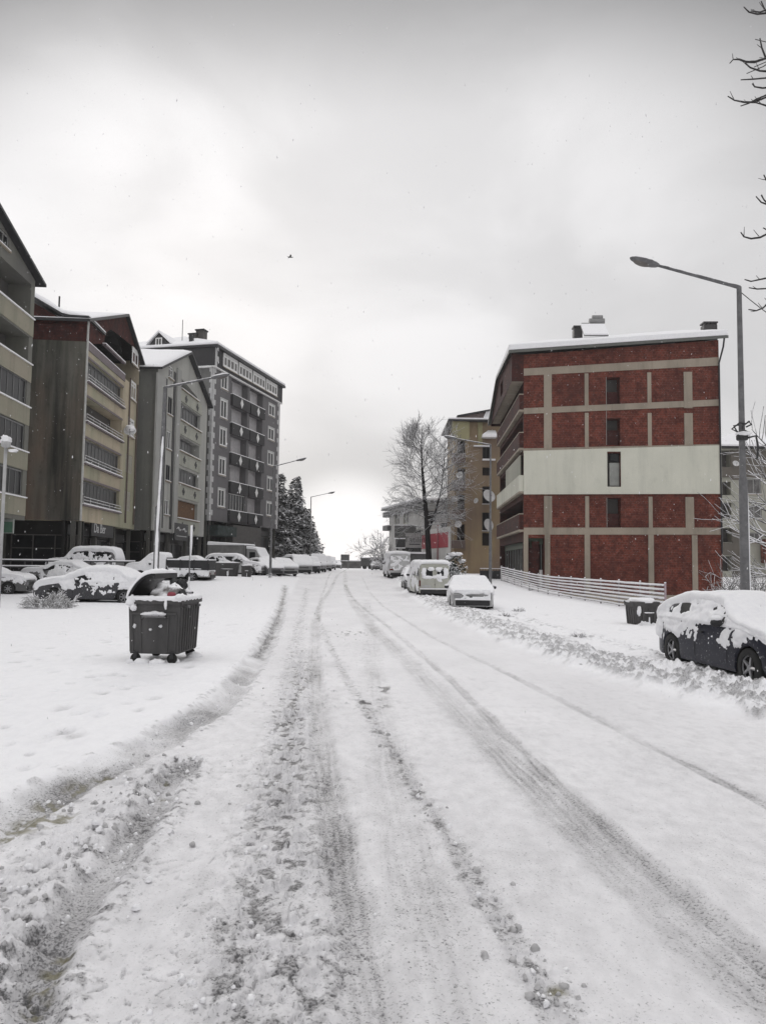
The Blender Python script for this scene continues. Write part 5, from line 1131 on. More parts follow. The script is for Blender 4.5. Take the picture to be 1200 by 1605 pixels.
    if sidesnow > 0:
        s = MB(); nx = 130; nt2 = 34
        for sd in (-1, 1):
            P = []; Hh = []
            for i in range(nx + 1):
                x = -L / 2 + 0.04 + (L - 0.08) * i / nx; rP = []; rH = []
                for j in range(nt2 + 1):
                    tt = 0.03 + 0.74 * j / nt2; p = C.S(x, tt, sd)
                    v = 0.8 * noise.noise(Vector((x * 1.2 + seed, p.z * 2.0, sd * 3 + seed))) + 0.45 * noise.noise(Vector((x * 4 + seed, p.z * 5, sd))) + 0.28 * noise.noise(Vector((x * 13 + seed, p.z * 13, sd))) + (sidesnow - 0.42) + 0.5 * (min(p.z, 0.95) - 0.70) + (0.5 * full_side if tt > 0.46 else 0) - max(0, 0.52 - p.z) * 1.8
                    h = max(0.0, min(1, v / 0.45)) ** 0.8; rH.append(h); rP.append(p + C.N(x, tt, sd) * (h * 0.075 - 0.010 + 0.016 * h * noise.noise(Vector((x * 9, p.z * 9, 1)))))
                P.append(rP); Hh.append(rH)
            Wn = nt2 + 1; b = [v for r in P for v in r]; fs = []
            for i in range(nx):
                for j in range(nt2):
                    if max(Hh[i][j], Hh[i + 1][j], Hh[i][j + 1], Hh[i + 1][j + 1]) > 0: fs.append((i * Wn + j, (i + 1) * Wn + j, (i + 1) * Wn + j + 1, i * Wn + j + 1))
            s.add(b, fs)
        s.build('stuck_snow', SNOW, t, True)
    return t
def ends_snow(t, C, e, z0, z1, hw, seed=1, thr=0.0, cav=(), name='end_snow', amp=0.05):
    """snow plastered on the front or tail of a vehicle"""
    s = MB(); nu, nv = 40, 26; P = []; Hh = []
    for i in range(nu + 1):
        y = -hw + 2 * hw * i / nu
        for j in range(nv + 1):
            z = z0 + (z1 - z0) * j / nv
            v = noise.noise(Vector((y * 2 + seed, z * 3, seed))) + 0.4 * noise.noise(Vector((y * 6, z * 7, seed))) + thr
            for (yc, zc, ry, rz_) in cav:
                d = ((y - yc) / ry) ** 2 + ((z - zc) / rz_) ** 2
                if d < 1.4: v -= (1.4 - d) * 1.6
            h = max(0, min(1, v / 0.2)); Hh.append(h); P.append(Vector((e * (C.L / 2) + e * (h * amp - 0.012), y, z)))
    fs = [(i * (nv + 1) + j, (i + 1) * (nv + 1) + j, (i + 1) * (nv + 1) + j + 1, i * (nv + 1) + j + 1) for i in range(nu) for j in range(nv) if max(Hh[i * (nv + 1) + j], Hh[(i + 1) * (nv + 1) + j], Hh[i * (nv + 1) + j + 1], Hh[(i + 1) * (nv + 1) + j + 1]) > 0]
    s.add(P, fs); s.build(name, SNOW, t, True)

SEDAN = lambda L=4.4, W=1.7, h=1.40: Car(L, W, [(-L / 2, 0.62), (-L / 2 + .06, 0.86), (-L * .32, 0.96), (-L * .17, h - .05), (-L * .05, h), (L * .06, h - 0.01), (L * .22, 0.95), (L * .42, 0.86), (L / 2 - .05, 0.78), (L / 2, 0.68)], 0.88, (-L * .30, L * .31))
HATCH = lambda L=4.1, W=1.72, h=1.42: Car(L, W, [(-L / 2, 0.7), (-L / 2 + .08, 0.98), (-L * .37, h - .12), (-L * .24, h), (0, h + 0.01), (L * .08, h - .02), (L * .26, 0.98), (L * .42, 0.86), (L / 2 - .06, 0.72), (L / 2, 0.58)], 0.92, (-L * .315, L * .315), 0.32, 0.2, 0.2, 0.16)
VAN = lambda L=4.6, W=1.8, h=2.0: Car(L, W, [(-L / 2, h - .12), (-L / 2 + .06, h), (L * .17, h), (L * .25, h - 0.1), (L * .38, 1.18), (L * .46, 1.02), (L / 2, 0.75)], 1.12, (-L * .29, L * .31), 0.33, 0.28, 0.07, 0.06)
SUV = lambda L=4.3, W=1.8, h=1.72: Car(L, W, [(-L / 2, 0.9), (-L / 2 + .05, 1.2), (-L * .44, h - .08), (-L * .36, h), (L * .03, h), (L * .10, h - .06), (L * .22, 1.12), (L * .44, 1.0), (L / 2, 0.72)], 1.06, (-L * .31, L * .31), 0.36, 0.28, 0.13, 0.1)

def vehicles():
    PI = math.pi; G = 'cars parked under snow along the street'
    # dark hatchback, near right
    C = HATCH(4.15, 1.74, 1.36); a = gp(1052, 1040); b = gp(1188, 1078); mid = (a + b) / 2; dx = (b - a).normalized()
    rz = math.atan2(dx.y, dx.x)
    right = Vector((dx.y, -dx.x, 0))             # the kerb-side flank faces the road
    ctr = mid - right * (C.W / 2 - 0.1)
    t = make_car('parked_car', 'dark blue hatchback with thick snow on its roof and flank at the right edge', 'car', (ctr.x, ctr.y, -0.03), rz, C, (0.010, 0.011, 0.022), [(-1.28, -0.38), (-0.34, 0.62)], (0.42, 1.0), (-1.95, -1.5), 0.14, 0.34, 8, G, doors=(-0.36, 0.72, -0.36), full_side=0.75, spk=5)
    # old white saloon, its front to the camera
    C = SEDAN(4.3, 1.80, 1.36); p = gp(738, 957); y = 31.0 + C.L / 2; x = XX(741, 31.0) + 0.1
    t = make_car('parked_car', 'old white saloon facing the camera with snow over bonnet and windscreen, beside the fence', 'car', (x, y, tz(x, y)), -PI / 2 - 0.05, C, (0.42, 0.42, 0.42), [(-0.95, -0.05), (0.0, 0.72)], (0.35, 0.85), (-1.2, -0.8), 0.09, 0.52, 3, G, doors=(-0.03, 0.85))
    ends_snow(t, C, 1, 0.50, 0.86, 0.72, 4, 0.15, [(0.15, 0.66, 0.42, 0.05), (-0.6, 0.63, 0.2, 0.10)])
    g = MB(); g.box(2.14, -0.72, 0.455, 2.23, 0.72, 0.52); g.build('bumper_snow', SNOW, t, False, 0.02)
    # cream van, two glazed rear doors
    C = VAN(4.7, 1.86, 1.98); y = 42.6 + C.L / 2; x = (XX(650, 42.6) + XX(699, 42.6)) / 2
    t = make_car('parked_van', 'cream panel van seen from behind with two glazed rear doors half covered in snow', 'van', (x, y, tz(x, y)), PI / 2 + 0.10, C, (0.44, 0.44, 0.39), [(-2.0, -1.2), (-0.9, 0.2), (0.35, 1.2)], (1.3, 1.75), None, 0.16, 0.42, 6, G, doors=(0.2, 1.25), lights=False)
    xe = -C.L / 2
    for sd in (-1, 1):
        m = MB(); m.box(xe - 0.03, min(sd * 0.03, sd * 0.80), 0.55, xe - 0.004, max(sd * 0.03, sd * 0.80), 1.80); dr = m.build('rear_door', MATS['paint 0.44 0.44 0.39'], t, False, 0.01)
        m = MB(); m.box(xe - 0.045, min(sd * 0.13, sd * 0.68), 1.13, xe - 0.032, max(sd * 0.13, sd * 0.68), 1.62); m.build('window', GLASS, dr, False, 0.004)
        m = MB(); m.box(xe - 0.05, min(sd * 0.80, sd * 0.88), 0.65, xe - 0.004, max(sd * 0.80, sd * 0.88), 0.98); m.build('tail_light', glassy('red lamp', (0.12, 0.015, 0.015), 0.2), t)
        m = MB(); m.blob((xe - 0.05, sd * 0.4, 1.15), (0.06, 0.30, 0.09), sd + 4, 0.5, 3, 14, 8); m.blob((xe - 0.05, sd * 0.62, 1.4), (0.045, 0.13, 0.28), sd + 7, 0.6, 3, 12, 8); m.blob((xe - 0.05, sd * 0.22, 1.62), (0.05, 0.2, 0.1), sd + 9, 0.5, 3, 12, 8); m.build('window_snow', SNOW, dr, True)
    m = MB(); m.box(xe - 0.06, -0.02, 0.72, xe - 0.035, 0.02, 0.76); m.box(xe - 0.05, 0.22, 0.60, xe - 0.035, 0.72, 0.72, 1); m.box(xe - 0.09, -0.85, 0.49, xe - 0.03, 0.85, 0.55, 2); m.build('door_fittings', [BLACKM, plain('plate', (0.45, 0.45, 0.45)), SNOW], t)
    ends_snow(t, C, -1, 0.6, 1.85, 0.84, 12, -0.28, [], 'tail_snow', 0.075)
    # smaller snowed car hidden behind the van, white van further on, more beyond
    C = HATCH(); y = 52.5; x = XX(641, 50.5) + 0.1
    make_car('parked_car', 'snowed over hatchback mostly hidden behind the cream van', 'car', (x + .4, y, tz(x, y)), -PI / 2 + 0.05, C, (0.05, 0.05, 0.055), [(-1.28, -0.38), (-0.34, 0.62)], (0.42, 1.0), (-1.95, -1.5), 0.14, 0.5, 9, G)
    C = VAN(5.2, 1.95, 2.15); y = 66 + 2.6; x = XX(622, 66)
    t = make_car('parked_van', 'white van with a thick snow roof, second van along the right kerb', 'van', (x, y, tz(x, y)), PI / 2 + 0.10, C, (0.5, 0.5, 0.5), [(0.35, 1.3)], (1.5, 1.95), None, 0.18, 0.55, 10, G)
    ends_snow(t, C, -1, 0.6, 1.9, 0.84, 3, 0.1, [(-0.4, 1.35, 0.4, 0.12), (-.45, 0.7, .4, .25)])
    for px, Y, K, lb in ((612, 84, HATCH(), 'white hatchback beyond the second van on the right'), (607, 97, SUV(), 'snow covered off-roader farthest along the right kerb')):
        x = XX(px, Y) + 0.8; make_car('parked_car', lb, 'car', (x, Y, tz(x, Y)), PI / 2, K, (0.35, 0.35, 0.36), [(-1.28, -0.38), (-0.34, 0.62)], (0.42, 1.0), None, 0.15, 0.4, Y, G)
    # ---- left side
    C = Car(5.0, 1.75, [(-2.5, 0.62), (-2.44, 0.92), (-1.8, 1.02), (-1.05, 1.33), (-.5, 1.42), (0.15, 1.38), (0.62, 1.22), (1.15, 0.96), (2.1, 0.84), (2.45, 0.70), (2.5, 0.58)], 0.90, (-1.45, 1.55), 0.32, 0.2, 0.2, 0.16)
    x = (XX(55, 32.5) + XX(238, 32.5)) / 2
    make_car('parked_car', 'dark car under a smooth thick blanket of snow behind the leafless snowy bush', 'car', (x, 33.2, 0.02), PI - 0.03, C, (0.05, 0.052, 0.056), [(-1.2, -0.3), (-0.25, 0.6)], (0.62, 1.15), (-1.8, -1.1), 0.24, 0.42, 14, G, doors=(-0.28, 0.75), full_side=0.25)
    C = SEDAN(4.3, 1.7, 1.32); x = XX(36, 37) - C.L / 2
    make_car('parked_car', 'grey car cut off by the left edge with snow on its bonnet', 'car', (x, 37.8, tz(x, 38)), 0.12, C, (0.10, 0.10, 0.10), [(-0.95, -0.05), (0.0, 0.72)], (0.35, 0.85), (-1.2, -0.8), 0.17, 0.25, 15, G)
    C = SUV(4.6, 1.8, 1.85); x = XX(128, 49.5)
    make_car('parked_car', 'snowy estate car with dark windows behind the street railing, under the beige block', 'car', (x, 50.2, tz(x, 49)), PI, C, (0.14, 0.14, 0.14), [(-1.9, -1.0), (-0.9, 0.1), (0.2, 0.8)], (0.35, 0.9), None, 0.2, 0.3, 16, G)
    C = SEDAN(4.2, 1.7, 1.3); x = XX(96, 42)
    make_car('parked_car', 'snow buried saloon just behind the left street railing', 'car', (x, 42.5, tz(x, 42)), PI - 0.05, C, (0.2, 0.2, 0.2), [(-0.95, -0.05), (0.0, 0.72)], (0.35, 0.85), (-1.2, -0.8), 0.18, 0.6, 17, G)
    # pickup with high sides
    x = XX(264, 46); t = make_car('pickup_truck', 'white pickup truck with a dark boarded load bed behind the lamp post', 'pickup', (x, 46.6, tz(x, 46)), PI, Car(5.1, 1.75, [(-2.55, 0.6), (-2.5, 0.72), (0.05, 0.74), (0.12, 1.55), (0.25, 1.66), (1.05, 1.64), (1.62, 1.08), (2.4, 0.95), (2.55, 0.7)], 0.95, (-1.5, 1.6), 0.34, 0.3, 0.14, 0.1), (0.42, 0.42, 0.42), [(0.35, 1.05)], (1.15, 1.6), None, 0.13, 0.85, 18, G)
    m = MB(); m.box(-2.55, -0.9, 0.72, 0.05, -0.84, 1.30); m.box(-2.55, 0.84, 0.72, 0.05, 0.9, 1.30); m.box(-2.55, -0.836, 0.72, -2.49, 0.836, 1.30); m.box(-.02, -0.836, 0.72, 0.04, 0.836, 1.45)
    for s in (-1, 1):
        for k in range(4): m.box(-2.5 + k * 0.83, s * 0.93 - 0.02, 0.7, -2.44 + k * 0.83, s * 0.93 + 0.02, 1.34)
    m.build('load_bed', plain('dark boards', (0.04, 0.04, 0.042), 0.8, 0, 0.2), t)
    m = MB(); m.box(-2.57, -0.92, 1.304, 0.02, -0.8, 1.38); m.box(-2.57, 0.8, 1.304, 0.02, 0.92, 1.38); m.box(-2.45, -0.8, 0.76, -0.05, 0.8, 1.2); m.build('bed_snow', SNOW, t, False, 0.03)
    C = SEDAN(4.3, 1.7, 1.38); x = XX(302, 56)
    make_car('parked_car', 'snow topped saloon behind the pickup truck', 'car', (x, 56.5, tz(x, 56)), 0, C, (0.16, 0.16, 0.16), [(-0.95, -0.05), (0.0, 0.72)], (0.35, 0.85), (-1.2, -0.8), 0.16, 0.35, 19, G)
    C = SUV(4.5, 1.78, 1.66); x = XX(364, 59)
    make_car('parked_car', 'white estate with dark side windows and a long snowy bonnet beside the grey waste containers', 'car', (x, 60, tz(x, 59)), 0.0, C, (0.38, 0.38, 0.38), [(-1.95, -1.05), (-0.95, 0.0), (0.08, 0.75)], (0.5, 0.95), None, 0.13, 0.30, 20, G)
    # lorry with a tilted flat-topped body
    x = XX(366, 69); y = 69.5; z = tz(x, y); t = empty('flatbed_lorry', (x, y, z), -0.25, 'lorry with a long snow topped cargo body beside the large dark grey block', 'lorry', G)
    m = MB(); m.box(-2.2, -1.1, 1.1, 1.5, 1.1, 2.6); m.build('cargo_box', plain('lorry side', (0.20, 0.2, 0.195), 0.7, 0, 0.2, 0, 2), t, False, 0.03); m = MB(); m.hexa([(-2.25, -1.15, 2.604), (1.55, -1.15, 2.604), (1.55, 1.15, 2.604), (-2.25, 1.15, 2.604), (-2.2, -1.1, 2.95), (1.5, -1.1, 2.75), (1.5, 1.1, 2.75), (-2.2, 1.1, 2.95)]); m.build('snow_cover', SNOW, t, False, 0.08)
    m = MB(); m.prism([(1.6, -1, 0.6), (3.4, -1, 0.6), (3.4, -1, 1.2), (2.9, -1, 1.45), (2.5, -1, 2.2), (1.6, -1, 2.3)], (0, 2, 0)); m.build('cab', paint('paint lorry', (0.3, 0.3, 0.3)), t, False, 0.06); m = MB(); m.prism([(1.58, -1.05, 2.304), (1.58, -1.05, 2.55), (2.55, -1.05, 2.42), (3.0, -1.05, 1.68), (3.5, -1.05, 1.4), (3.46, -1.05, 1.2), (2.92, -1.05, 1.47), (2.52, -1.05, 2.22)], (0, 2.1, 0)); m.build('cab_snow', SNOW, t, False, 0.06)
    m = MB(); m.box(1.9, -1.02, 1.45, 2.45, -1.003, 2.0); m.build('side_window', GLASS, t); m = MB(); m.box(-2.2, -0.6, 0.6, 1.6, 0.6, 1.09); m.build('chassis', DARK, t)
    for sx in (-1.4, 2.5):
        for sd in (-1, 1): wheel_parts(t, sx, sd * 0.9, sd, 0.42, 0.25, 5)
    for (px, Y, K, rz, lb, c, sn) in (
        (414, 62.5, HATCH(3.9), -0.9, 'grey hatchback with its nose out beside the second left lamp post', (0.16, 0.16, 0.165), 0.10),
        (441, 65.5, SEDAN(), -1.1, 'rounded saloon wholly white with snow right of the second left lamp post', (0.4, 0.4, 0.4), 0.2),
        (467, 76, VAN(4.6, 1.8, 1.8), -1.2, 'snowy van with a dark underside below the evergreens', (0.3, 0.3, 0.3), 0.16),
        (486, 82, SUV(), -1.35, 'dark off-roader with patchy snow below the evergreens', (0.08, 0.08, 0.085), 0.12),
        (497, 93, VAN(5.0, 1.9, 2.1), -1.4, 'tall white van, nearest of the far vans on the left kerb', (0.42, 0.42, 0.42), 0.16),
        (508, 106, VAN(5.0, 1.9, 2.0), -1.45, 'white van, middle of the far vans on the left kerb', (0.38, 0.38, 0.38), 0.16),
        (517, 124, VAN(5.0, 1.9, 2.0), -1.5, 'white van, farthest of the far vans on the left kerb', (0.33, 0.33, 0.33), 0.16),
        (528, 150, SEDAN(), -1.5, 'tiny snowy car at the far left end of the street', (0.3, 0.3, 0.3), 0.16),
        (590, 128, SEDAN(), -1.6, 'tiny pale car in front of the parked trailer at the street end', (0.4, 0.4, 0.4), 0.16)):
        x = XX(px, Y); w = [(-0.95, -0.05), (0.0, 0.72)]
        make_car('parked_car' if K.belt < 1.1 else 'parked_van', lb, 'car' if K.belt < 1.1 else 'van', (x, Y, tz(x, Y)), rz, K, c, w, (0.45, 0.9) if K.belt < 1.1 else (1.3, 1.7), None, sn * 0.8, 0.18, px, G)
vehicles()

# ------------------------------------------------------------------ street furniture
def lamp(px, Y, pz, tip, label, r0=0.10, group='street lamps along the kerbs', extra=False, base=None):
    x = XX(px, Y); b = Vector((x, Y, tz(x, Y) - 0.05)); t = empty('street_lamp', b, 0, label, 'street lamp', group)
    top = at(*pz, Y) - b; top.x = top.x * 0.6; end = at(*tip, Y) - b
    m = MB(); m.tube([(0, 0, 0), (0, 0, top.z * 0.45), (top.x * .5, 0, top.z * 0.46), (top.x, 0, top.z)], [r0, r0 * 0.85, r0 * 0.68, r0 * 0.52], 14, 0, False); m.lathe([(r0 * 2.2, 0), (r0 * 2.2, 0.07), (r0 * 1.3, 0.11), (r0 * 1.25, 0.45), (r0 * 0.9, 0.5)], (0, 0, 0), 'Z', 14); m.build('pole', POLE, t, True)
    d = (end - top).normalized(); m = MB(); m.tube([top - Vector((0, 0, 0.15)), top, top + d * 0.25, end - d * 0.5], [r0 * .5, r0 * 0.5, r0 * 0.42, r0 * 0.32], 10); m.build('arm', POLE, t, True)
    q = d.to_track_quat('X', 'Z').to_matrix().to_4x4(); h = MB(Matrix.Translation(end - d * 0.35) @ q)
    h.blob((0, 0, 0), (0.42, 0.17, 0.10), 1, 0.05, 1, 16, 10); ho = h.build('lamp_head', POLE, t, True); h = MB(Matrix.Translation(end - d * 0.35) @ q); h.blob((0.06, 0, -0.03), (0.27, 0.125, 0.11), 1, 0.02, 1, 14, 8); h.build('lens', glassy('lens', (0.16, 0.15, 0.14), 0.3), ho, True)
    return t, b, top, end
def furniture():
    t, b, top, end = lamp(245, 32, (262, 607), (358, 587), 'nearest street lamp on the left, its snowy arm crossing the grey blocks', 0.13)
    m = MB(); m.tube([(0.02 + top.x * max(0, (z - 3.4)) / 4.2 * 0.9 , -0.105 + 0.007 * z, z) for z in [0.6 + 0.22 * k for k in range(31)]], [0.075 + 0.03 * noise.noise(Vector((k * 0.45, 2, 0))) - 0.0012 * k for k in range(31)], 8); m.build('pole_snow', SNOW, t, True)
    lamp(424, 57, (430, 731), (479, 718), 'second street lamp on the left, in front of the dark block corner', 0.10)
    lamp(486, 86, (487, 779), (524, 771), 'farthest street lamp on the left, beside the evergreens', 0.09)
    lamp(768, 46, (768, 697), (697, 684), 'street lamp on the right in front of the ochre block', 0.10)
    t, b, top, end = lamp(1166, 20, (1157, 450), (990, 405), 'big street lamp near the right edge, its arm reaching over the brick block roof', 0.125)
    zc = at(1163, 690, 20).z - b.z
    m = MB(); m.lathe([(0.13, zc), (0.15, zc + 0.03), (0.15, zc + 0.12), (0.13, zc + 0.15)], (0, 0, 0), 'Z', 14); [m.tube([(math.cos(a) * 0.1, math.sin(a) * 0.1, zc + 0.1 + k * 0.06), (math.cos(a) * 0.26, math.sin(a) * 0.2, zc + 0.2 + k * .05), (math.cos(a + 1) * 0.2, math.sin(a + 1) * 0.2, zc + 0.36 + k * .04), (0.05, -.12, zc + 0.42)], 0.022, 5) for k, a in enumerate((0.3, 1.7, 3.0, 4.4, 5.5))]
    m.tube([(0.10, -0.1, zc + 0.05), (0.30, -0.14, zc + 0.1), (0.34, -0.14, zc - 0.15), (0.32, -0.14, zc - 0.5)], 0.03, 6); m.build('cable_bundle', plain('cable', (0.03, 0.03, 0.032), 0.6), t)
    m = MB(); m.blob((0.02, -0.05, zc + 0.16), (0.2, 0.2, 0.06), 4, 0.3, 2, 12, 6); m.build('collar_snow', SNOW, t, True)
    m = MB(); m.blob((0.10, -0.04, 1.6), (0.03, 0.03, 2.1), 6, 0.5, 3, 8, 24); m.build('pole_snow', SNOW, t, True)
    # the overhead wire
    p0 = b + top + Vector((0, 0, -0.1)); p1 = at(1330, 560, 24); w = MB(); w.tube([p0.lerp(p1, k / 12) - Vector((0, 0, 0.9 * (k / 12) * (1 - k / 12))) for k in range(13)], 0.012, 5); o = w.build('overhead_wire', plain('cable', (0.03, 0.03, 0.032), 0.6)); tag(o, 'thin wire running from the top of the big right lamp out of the picture', 'wire')
    # thin left post, and post at the left edge
    x = XX(297, 37); b = Vector((x, 37, tz(x, 37))); t = empty('sign_post', b, 0, 'thin snow plastered post between the open waste container and the pickup', 'post')
    zt = at(300, 824, 37).z - b.z; m = MB(); m.tube([(0, 0, -.1), (0.03, 0, zt)], 0.035, 8); m.build('post', POLE, t, True); m = MB(); m.tube([(0.05, -0.03, zt * 0.52), (0.07, -0.035, zt * 0.75), (0.07, -0.03, zt + 0.02)], [0.03, 0.06, 0.05], 7); m.tube([(-0.0, -0.03, 0.1), (0.02, -0.035, zt * 0.3)], 0.03, 6); m.build('stuck_snow', SNOW, t, True)
    x = XX(1, 28); b = Vector((x, 28, 0)); t = empty('sign_post', b, 0, 'pale post at the left edge with a snow heaped lamp on top', 'post')
    zt = at(4, 702, 28).z; m = MB(); m.tube([(0, 0, -.1), (0, 0, zt)], 0.06, 10); m.build('post', plain('pale post', (0.42, 0.42, 0.42), 0.5), t, True)
    m = MB(); m.lathe([(0.05, 0), (0.16, 0.05), (0.17, 0.22), (0.06, 0.32)], (0, 0, zt), 'Z', 12); m.tube([(0, 0, zt - 0.1), (0.42, 0, zt - 0.16), (0.45, 0, zt - 0.06)], 0.025, 6); m.build('lantern', plain('pale post', (0.42, 0.42, 0.42)), t, True); m = MB(); m.blob((0.0, 0, zt + 0.30), (0.17, 0.17, 0.16), 4, 0.5, 2.4); m.blob((0.28, 0, zt - .1), (0.2, 0.07, 0.06), 5, 0.4, 2, 10, 6); m.build('snow_cap', SNOW, t, True)
    # railing, left
    a = Vector((XX(2, 41.5), 41.5, 0)); bb = Vector((XX(212, 46), 46.0, 0)); t = empty('street_railing', (a.x, a.y, 0), math.atan2(bb.y - a.y, bb.x - a.x), 'long low snowy railing behind the snow buried car on the left', 'railing'); L = (bb - a).length
    zr = at(60, 879, 42.8).z; 
    for k in range(4):
        m = MB(); m.tube([(-1.5, 0, zr - 0.34 * k), (L * (1 if k == 0 else 0.6), 0, zr - 0.34 * k)], 0.045, 7); m.build('rail', DKMETAL, t, True)
        m = MB(); m.tube([(-1.5, 0, zr - 0.34 * k + 0.055), (L * (1 if k == 0 else 0.6), 0, zr - 0.34 * k + 0.055)], 0.045, 7); m.build('rail_snow', SNOW, t, True)
    for k in range(7):
        m = MB(); m.tube([(k * L / 6.2, 0.02, 0), (k * L / 6.2, 0.02, zr + 0.02)], 0.05, 7); m.build('post', DKMETAL, t, True)
    # white metal fence, right
    A = Vector((XX(785, 64), 64.0, 0)); B = gp(1041, 966); B.z = 0; t = empty('metal_fence', (A.x, A.y, 0), math.atan2(B.y - A.y, B.x - A.x), 'long pale rail fence with snowy rails in front of the brick building', 'fence'); L = (B - A).length; n = 13
    zf = lambda u: tz(A.x + (B.x - A.x) * u / L - 0.6, A.y + (B.y - A.y) * u / L)
    RW = snowtop('fence rail', (0.36, 0.33, 0.34), -0.15, 0.2)
    for k in range(7):
        m = MB(); m.tube([(L * i / 16, -0.03, zf(L * i / 16) + 0.18 + 0.165 * k + 0.008 * math.sin(i * 2.1 + k)) for i in range(17)], 0.036, 6); m.build('rail', RW, t, True)
        m = MB(); m.tube([(L * i / 40, -0.03, zf(L * i / 40) + 0.225 + 0.165 * k + 0.012 * noise.noise(Vector((i * 1.3, k, 0)))) for i in range(41)], [0.032 + 0.014 * noise.noise(Vector((i * .9, k * 3, 0))) for i in range(41)], 6); m.build('rail_snow', SNOW, t, True)
    for k in range(n + 1):
        u = L * k / n; m = MB(); m.box(u - 0.035, 0.0, zf(u) - 0.3, u + 0.035, 0.06, zf(u) + 1.27); m.build('post', plain('fence post', (0.26, 0.24, 0.25), 0.6) if k < n else plain('pink post', (0.42, 0.33, 0.36), 0.6), t)
        m = MB(); m.blob((u, 0.03, zf(u) + 1.29), (0.045, 0.045, 0.03), k, 0.2, 2, 8, 6); m.build('post_snow', SNOW, t, True)
    # low dark fence between the fence and the lamp
    x = XX(776, 66); t = empty('mesh_fence', (XX(752, 66), 66, tz(10, 66)), 0, 'short dark mesh fence left of the pale rail fence', 'fence'); m = MB(); W = XX(786, 66) - XX(752, 66)
    for k in range(9): m.box(W * k / 8 - .02, 0, -0.4, W * k / 8 + 0.02, 0.04, 0.95)
    m.box(0, 0.045, 0.1, W, 0.06, 0.8); m.build('panel', plain('mesh dark', (0.05, 0.05, 0.055), 0.8), t); m = MB(); m.box(0, -0.03, 0.953, W, 0.08, 1.02); m.build('rail_snow', SNOW, t)

GREYBIN = plaster('bin grey', (0.115, 0.112, 0.112), 0.7, (0.04, 0.04, 0.04), (0.08, 0.078, 0.078), 0.45)
def bin_shell(mb, w, d, z0, z1, taper=0.1, rim=0.05, th=0.03, ribs=0):
    a, b = w / 2 * (1 - taper), d / 2 * (1 - taper); A, B = w / 2, d / 2
    lo = [(-a, -b, z0), (a, -b, z0), (a, b, z0), (-a, b, z0)]; hi = [(-A, -B, z1), (A, -B, z1), (A, B, z1), (-A, B, z1)]
    ih = [(-A + th, -B + th, z1), (A - th, -B + th, z1), (A - th, B - th, z1), (-A + th, B - th, z1)]; il = [(-a + th, -b + th, z0 + th), (a - th, -b + th, z0 + th), (a - th, b - th, z0 + th), (-a + th, b - th, z0 + th)]
    mb.add(lo + hi + ih + il, [(3, 2, 1, 0)] + [(i, (i + 1) % 4, 4 + (i + 1) % 4, 4 + i) for i in range(4)] + [(4 + i, 4 + (i + 1) % 4, 8 + (i + 1) % 4, 8 + i) for i in range(4)] + [(8 + i, 8 + (i + 1) % 4, 12 + (i + 1) % 4, 12 + i) for i in range(4)] + [(12, 13, 14, 15)])
    def P(f, s, z):     # point on outer wall of face f at parameter s
        k = (z - z0) / (z1 - z0); c = [Vector(lo[i]).lerp(Vector(hi[i]), k) for i in range(4)]; return c[f].lerp(c[(f + 1) % 4], s)
    for f in range(4):
        nn = (0, -1, 0) if f == 0 else (1, 0, 0) if f == 1 else (0, 1, 0) if f == 2 else (-1, 0, 0); nn = Vector(nn)
        for k in range(ribs):
            s = (k + 0.5) / ribs; e = 0.016 / (w if f % 2 == 0 else d) * 2.2; zt = z1 - (z1 - z0) * 0.22
            p = [P(f, s - e, z0 + 0.02), P(f, s + e, z0 + 0.02), P(f, s + e, zt), P(f, s - e, zt)]
            mb.prism(p, nn * 0.028)
        q = [P(f, -0.02, z1 - 0.07), P(f, 1.02, z1 - 0.07), P(f, 1.02, z1), P(f, -0.02, z1)]; mb.prism([v + nn * 0.002 for v in q], nn * rim)
def caster(t, x, y, r=0.09):
    m = MB(); m.lathe([(r * 0.5, -0.025), (r, -0.02), (r, 0.02), (r * 0.5, 0.025)], (x, y, r), 'Y', 14); o = m.build('wheel', RUBBER, t, True); m = MB(); m.box(x - 0.03, y - 0.04, r, x + 0.03, y - 0.028, r * 2.1); m.box(x - 0.03, y + 0.028, r, x + 0.03, y + 0.04, r * 2.1); m.box(x - 0.05, y - 0.05, r * 2.1 + .001, x + 0.05, y + 0.05, r * 2.3); m.build('caster_fork', DKMETAL, o)
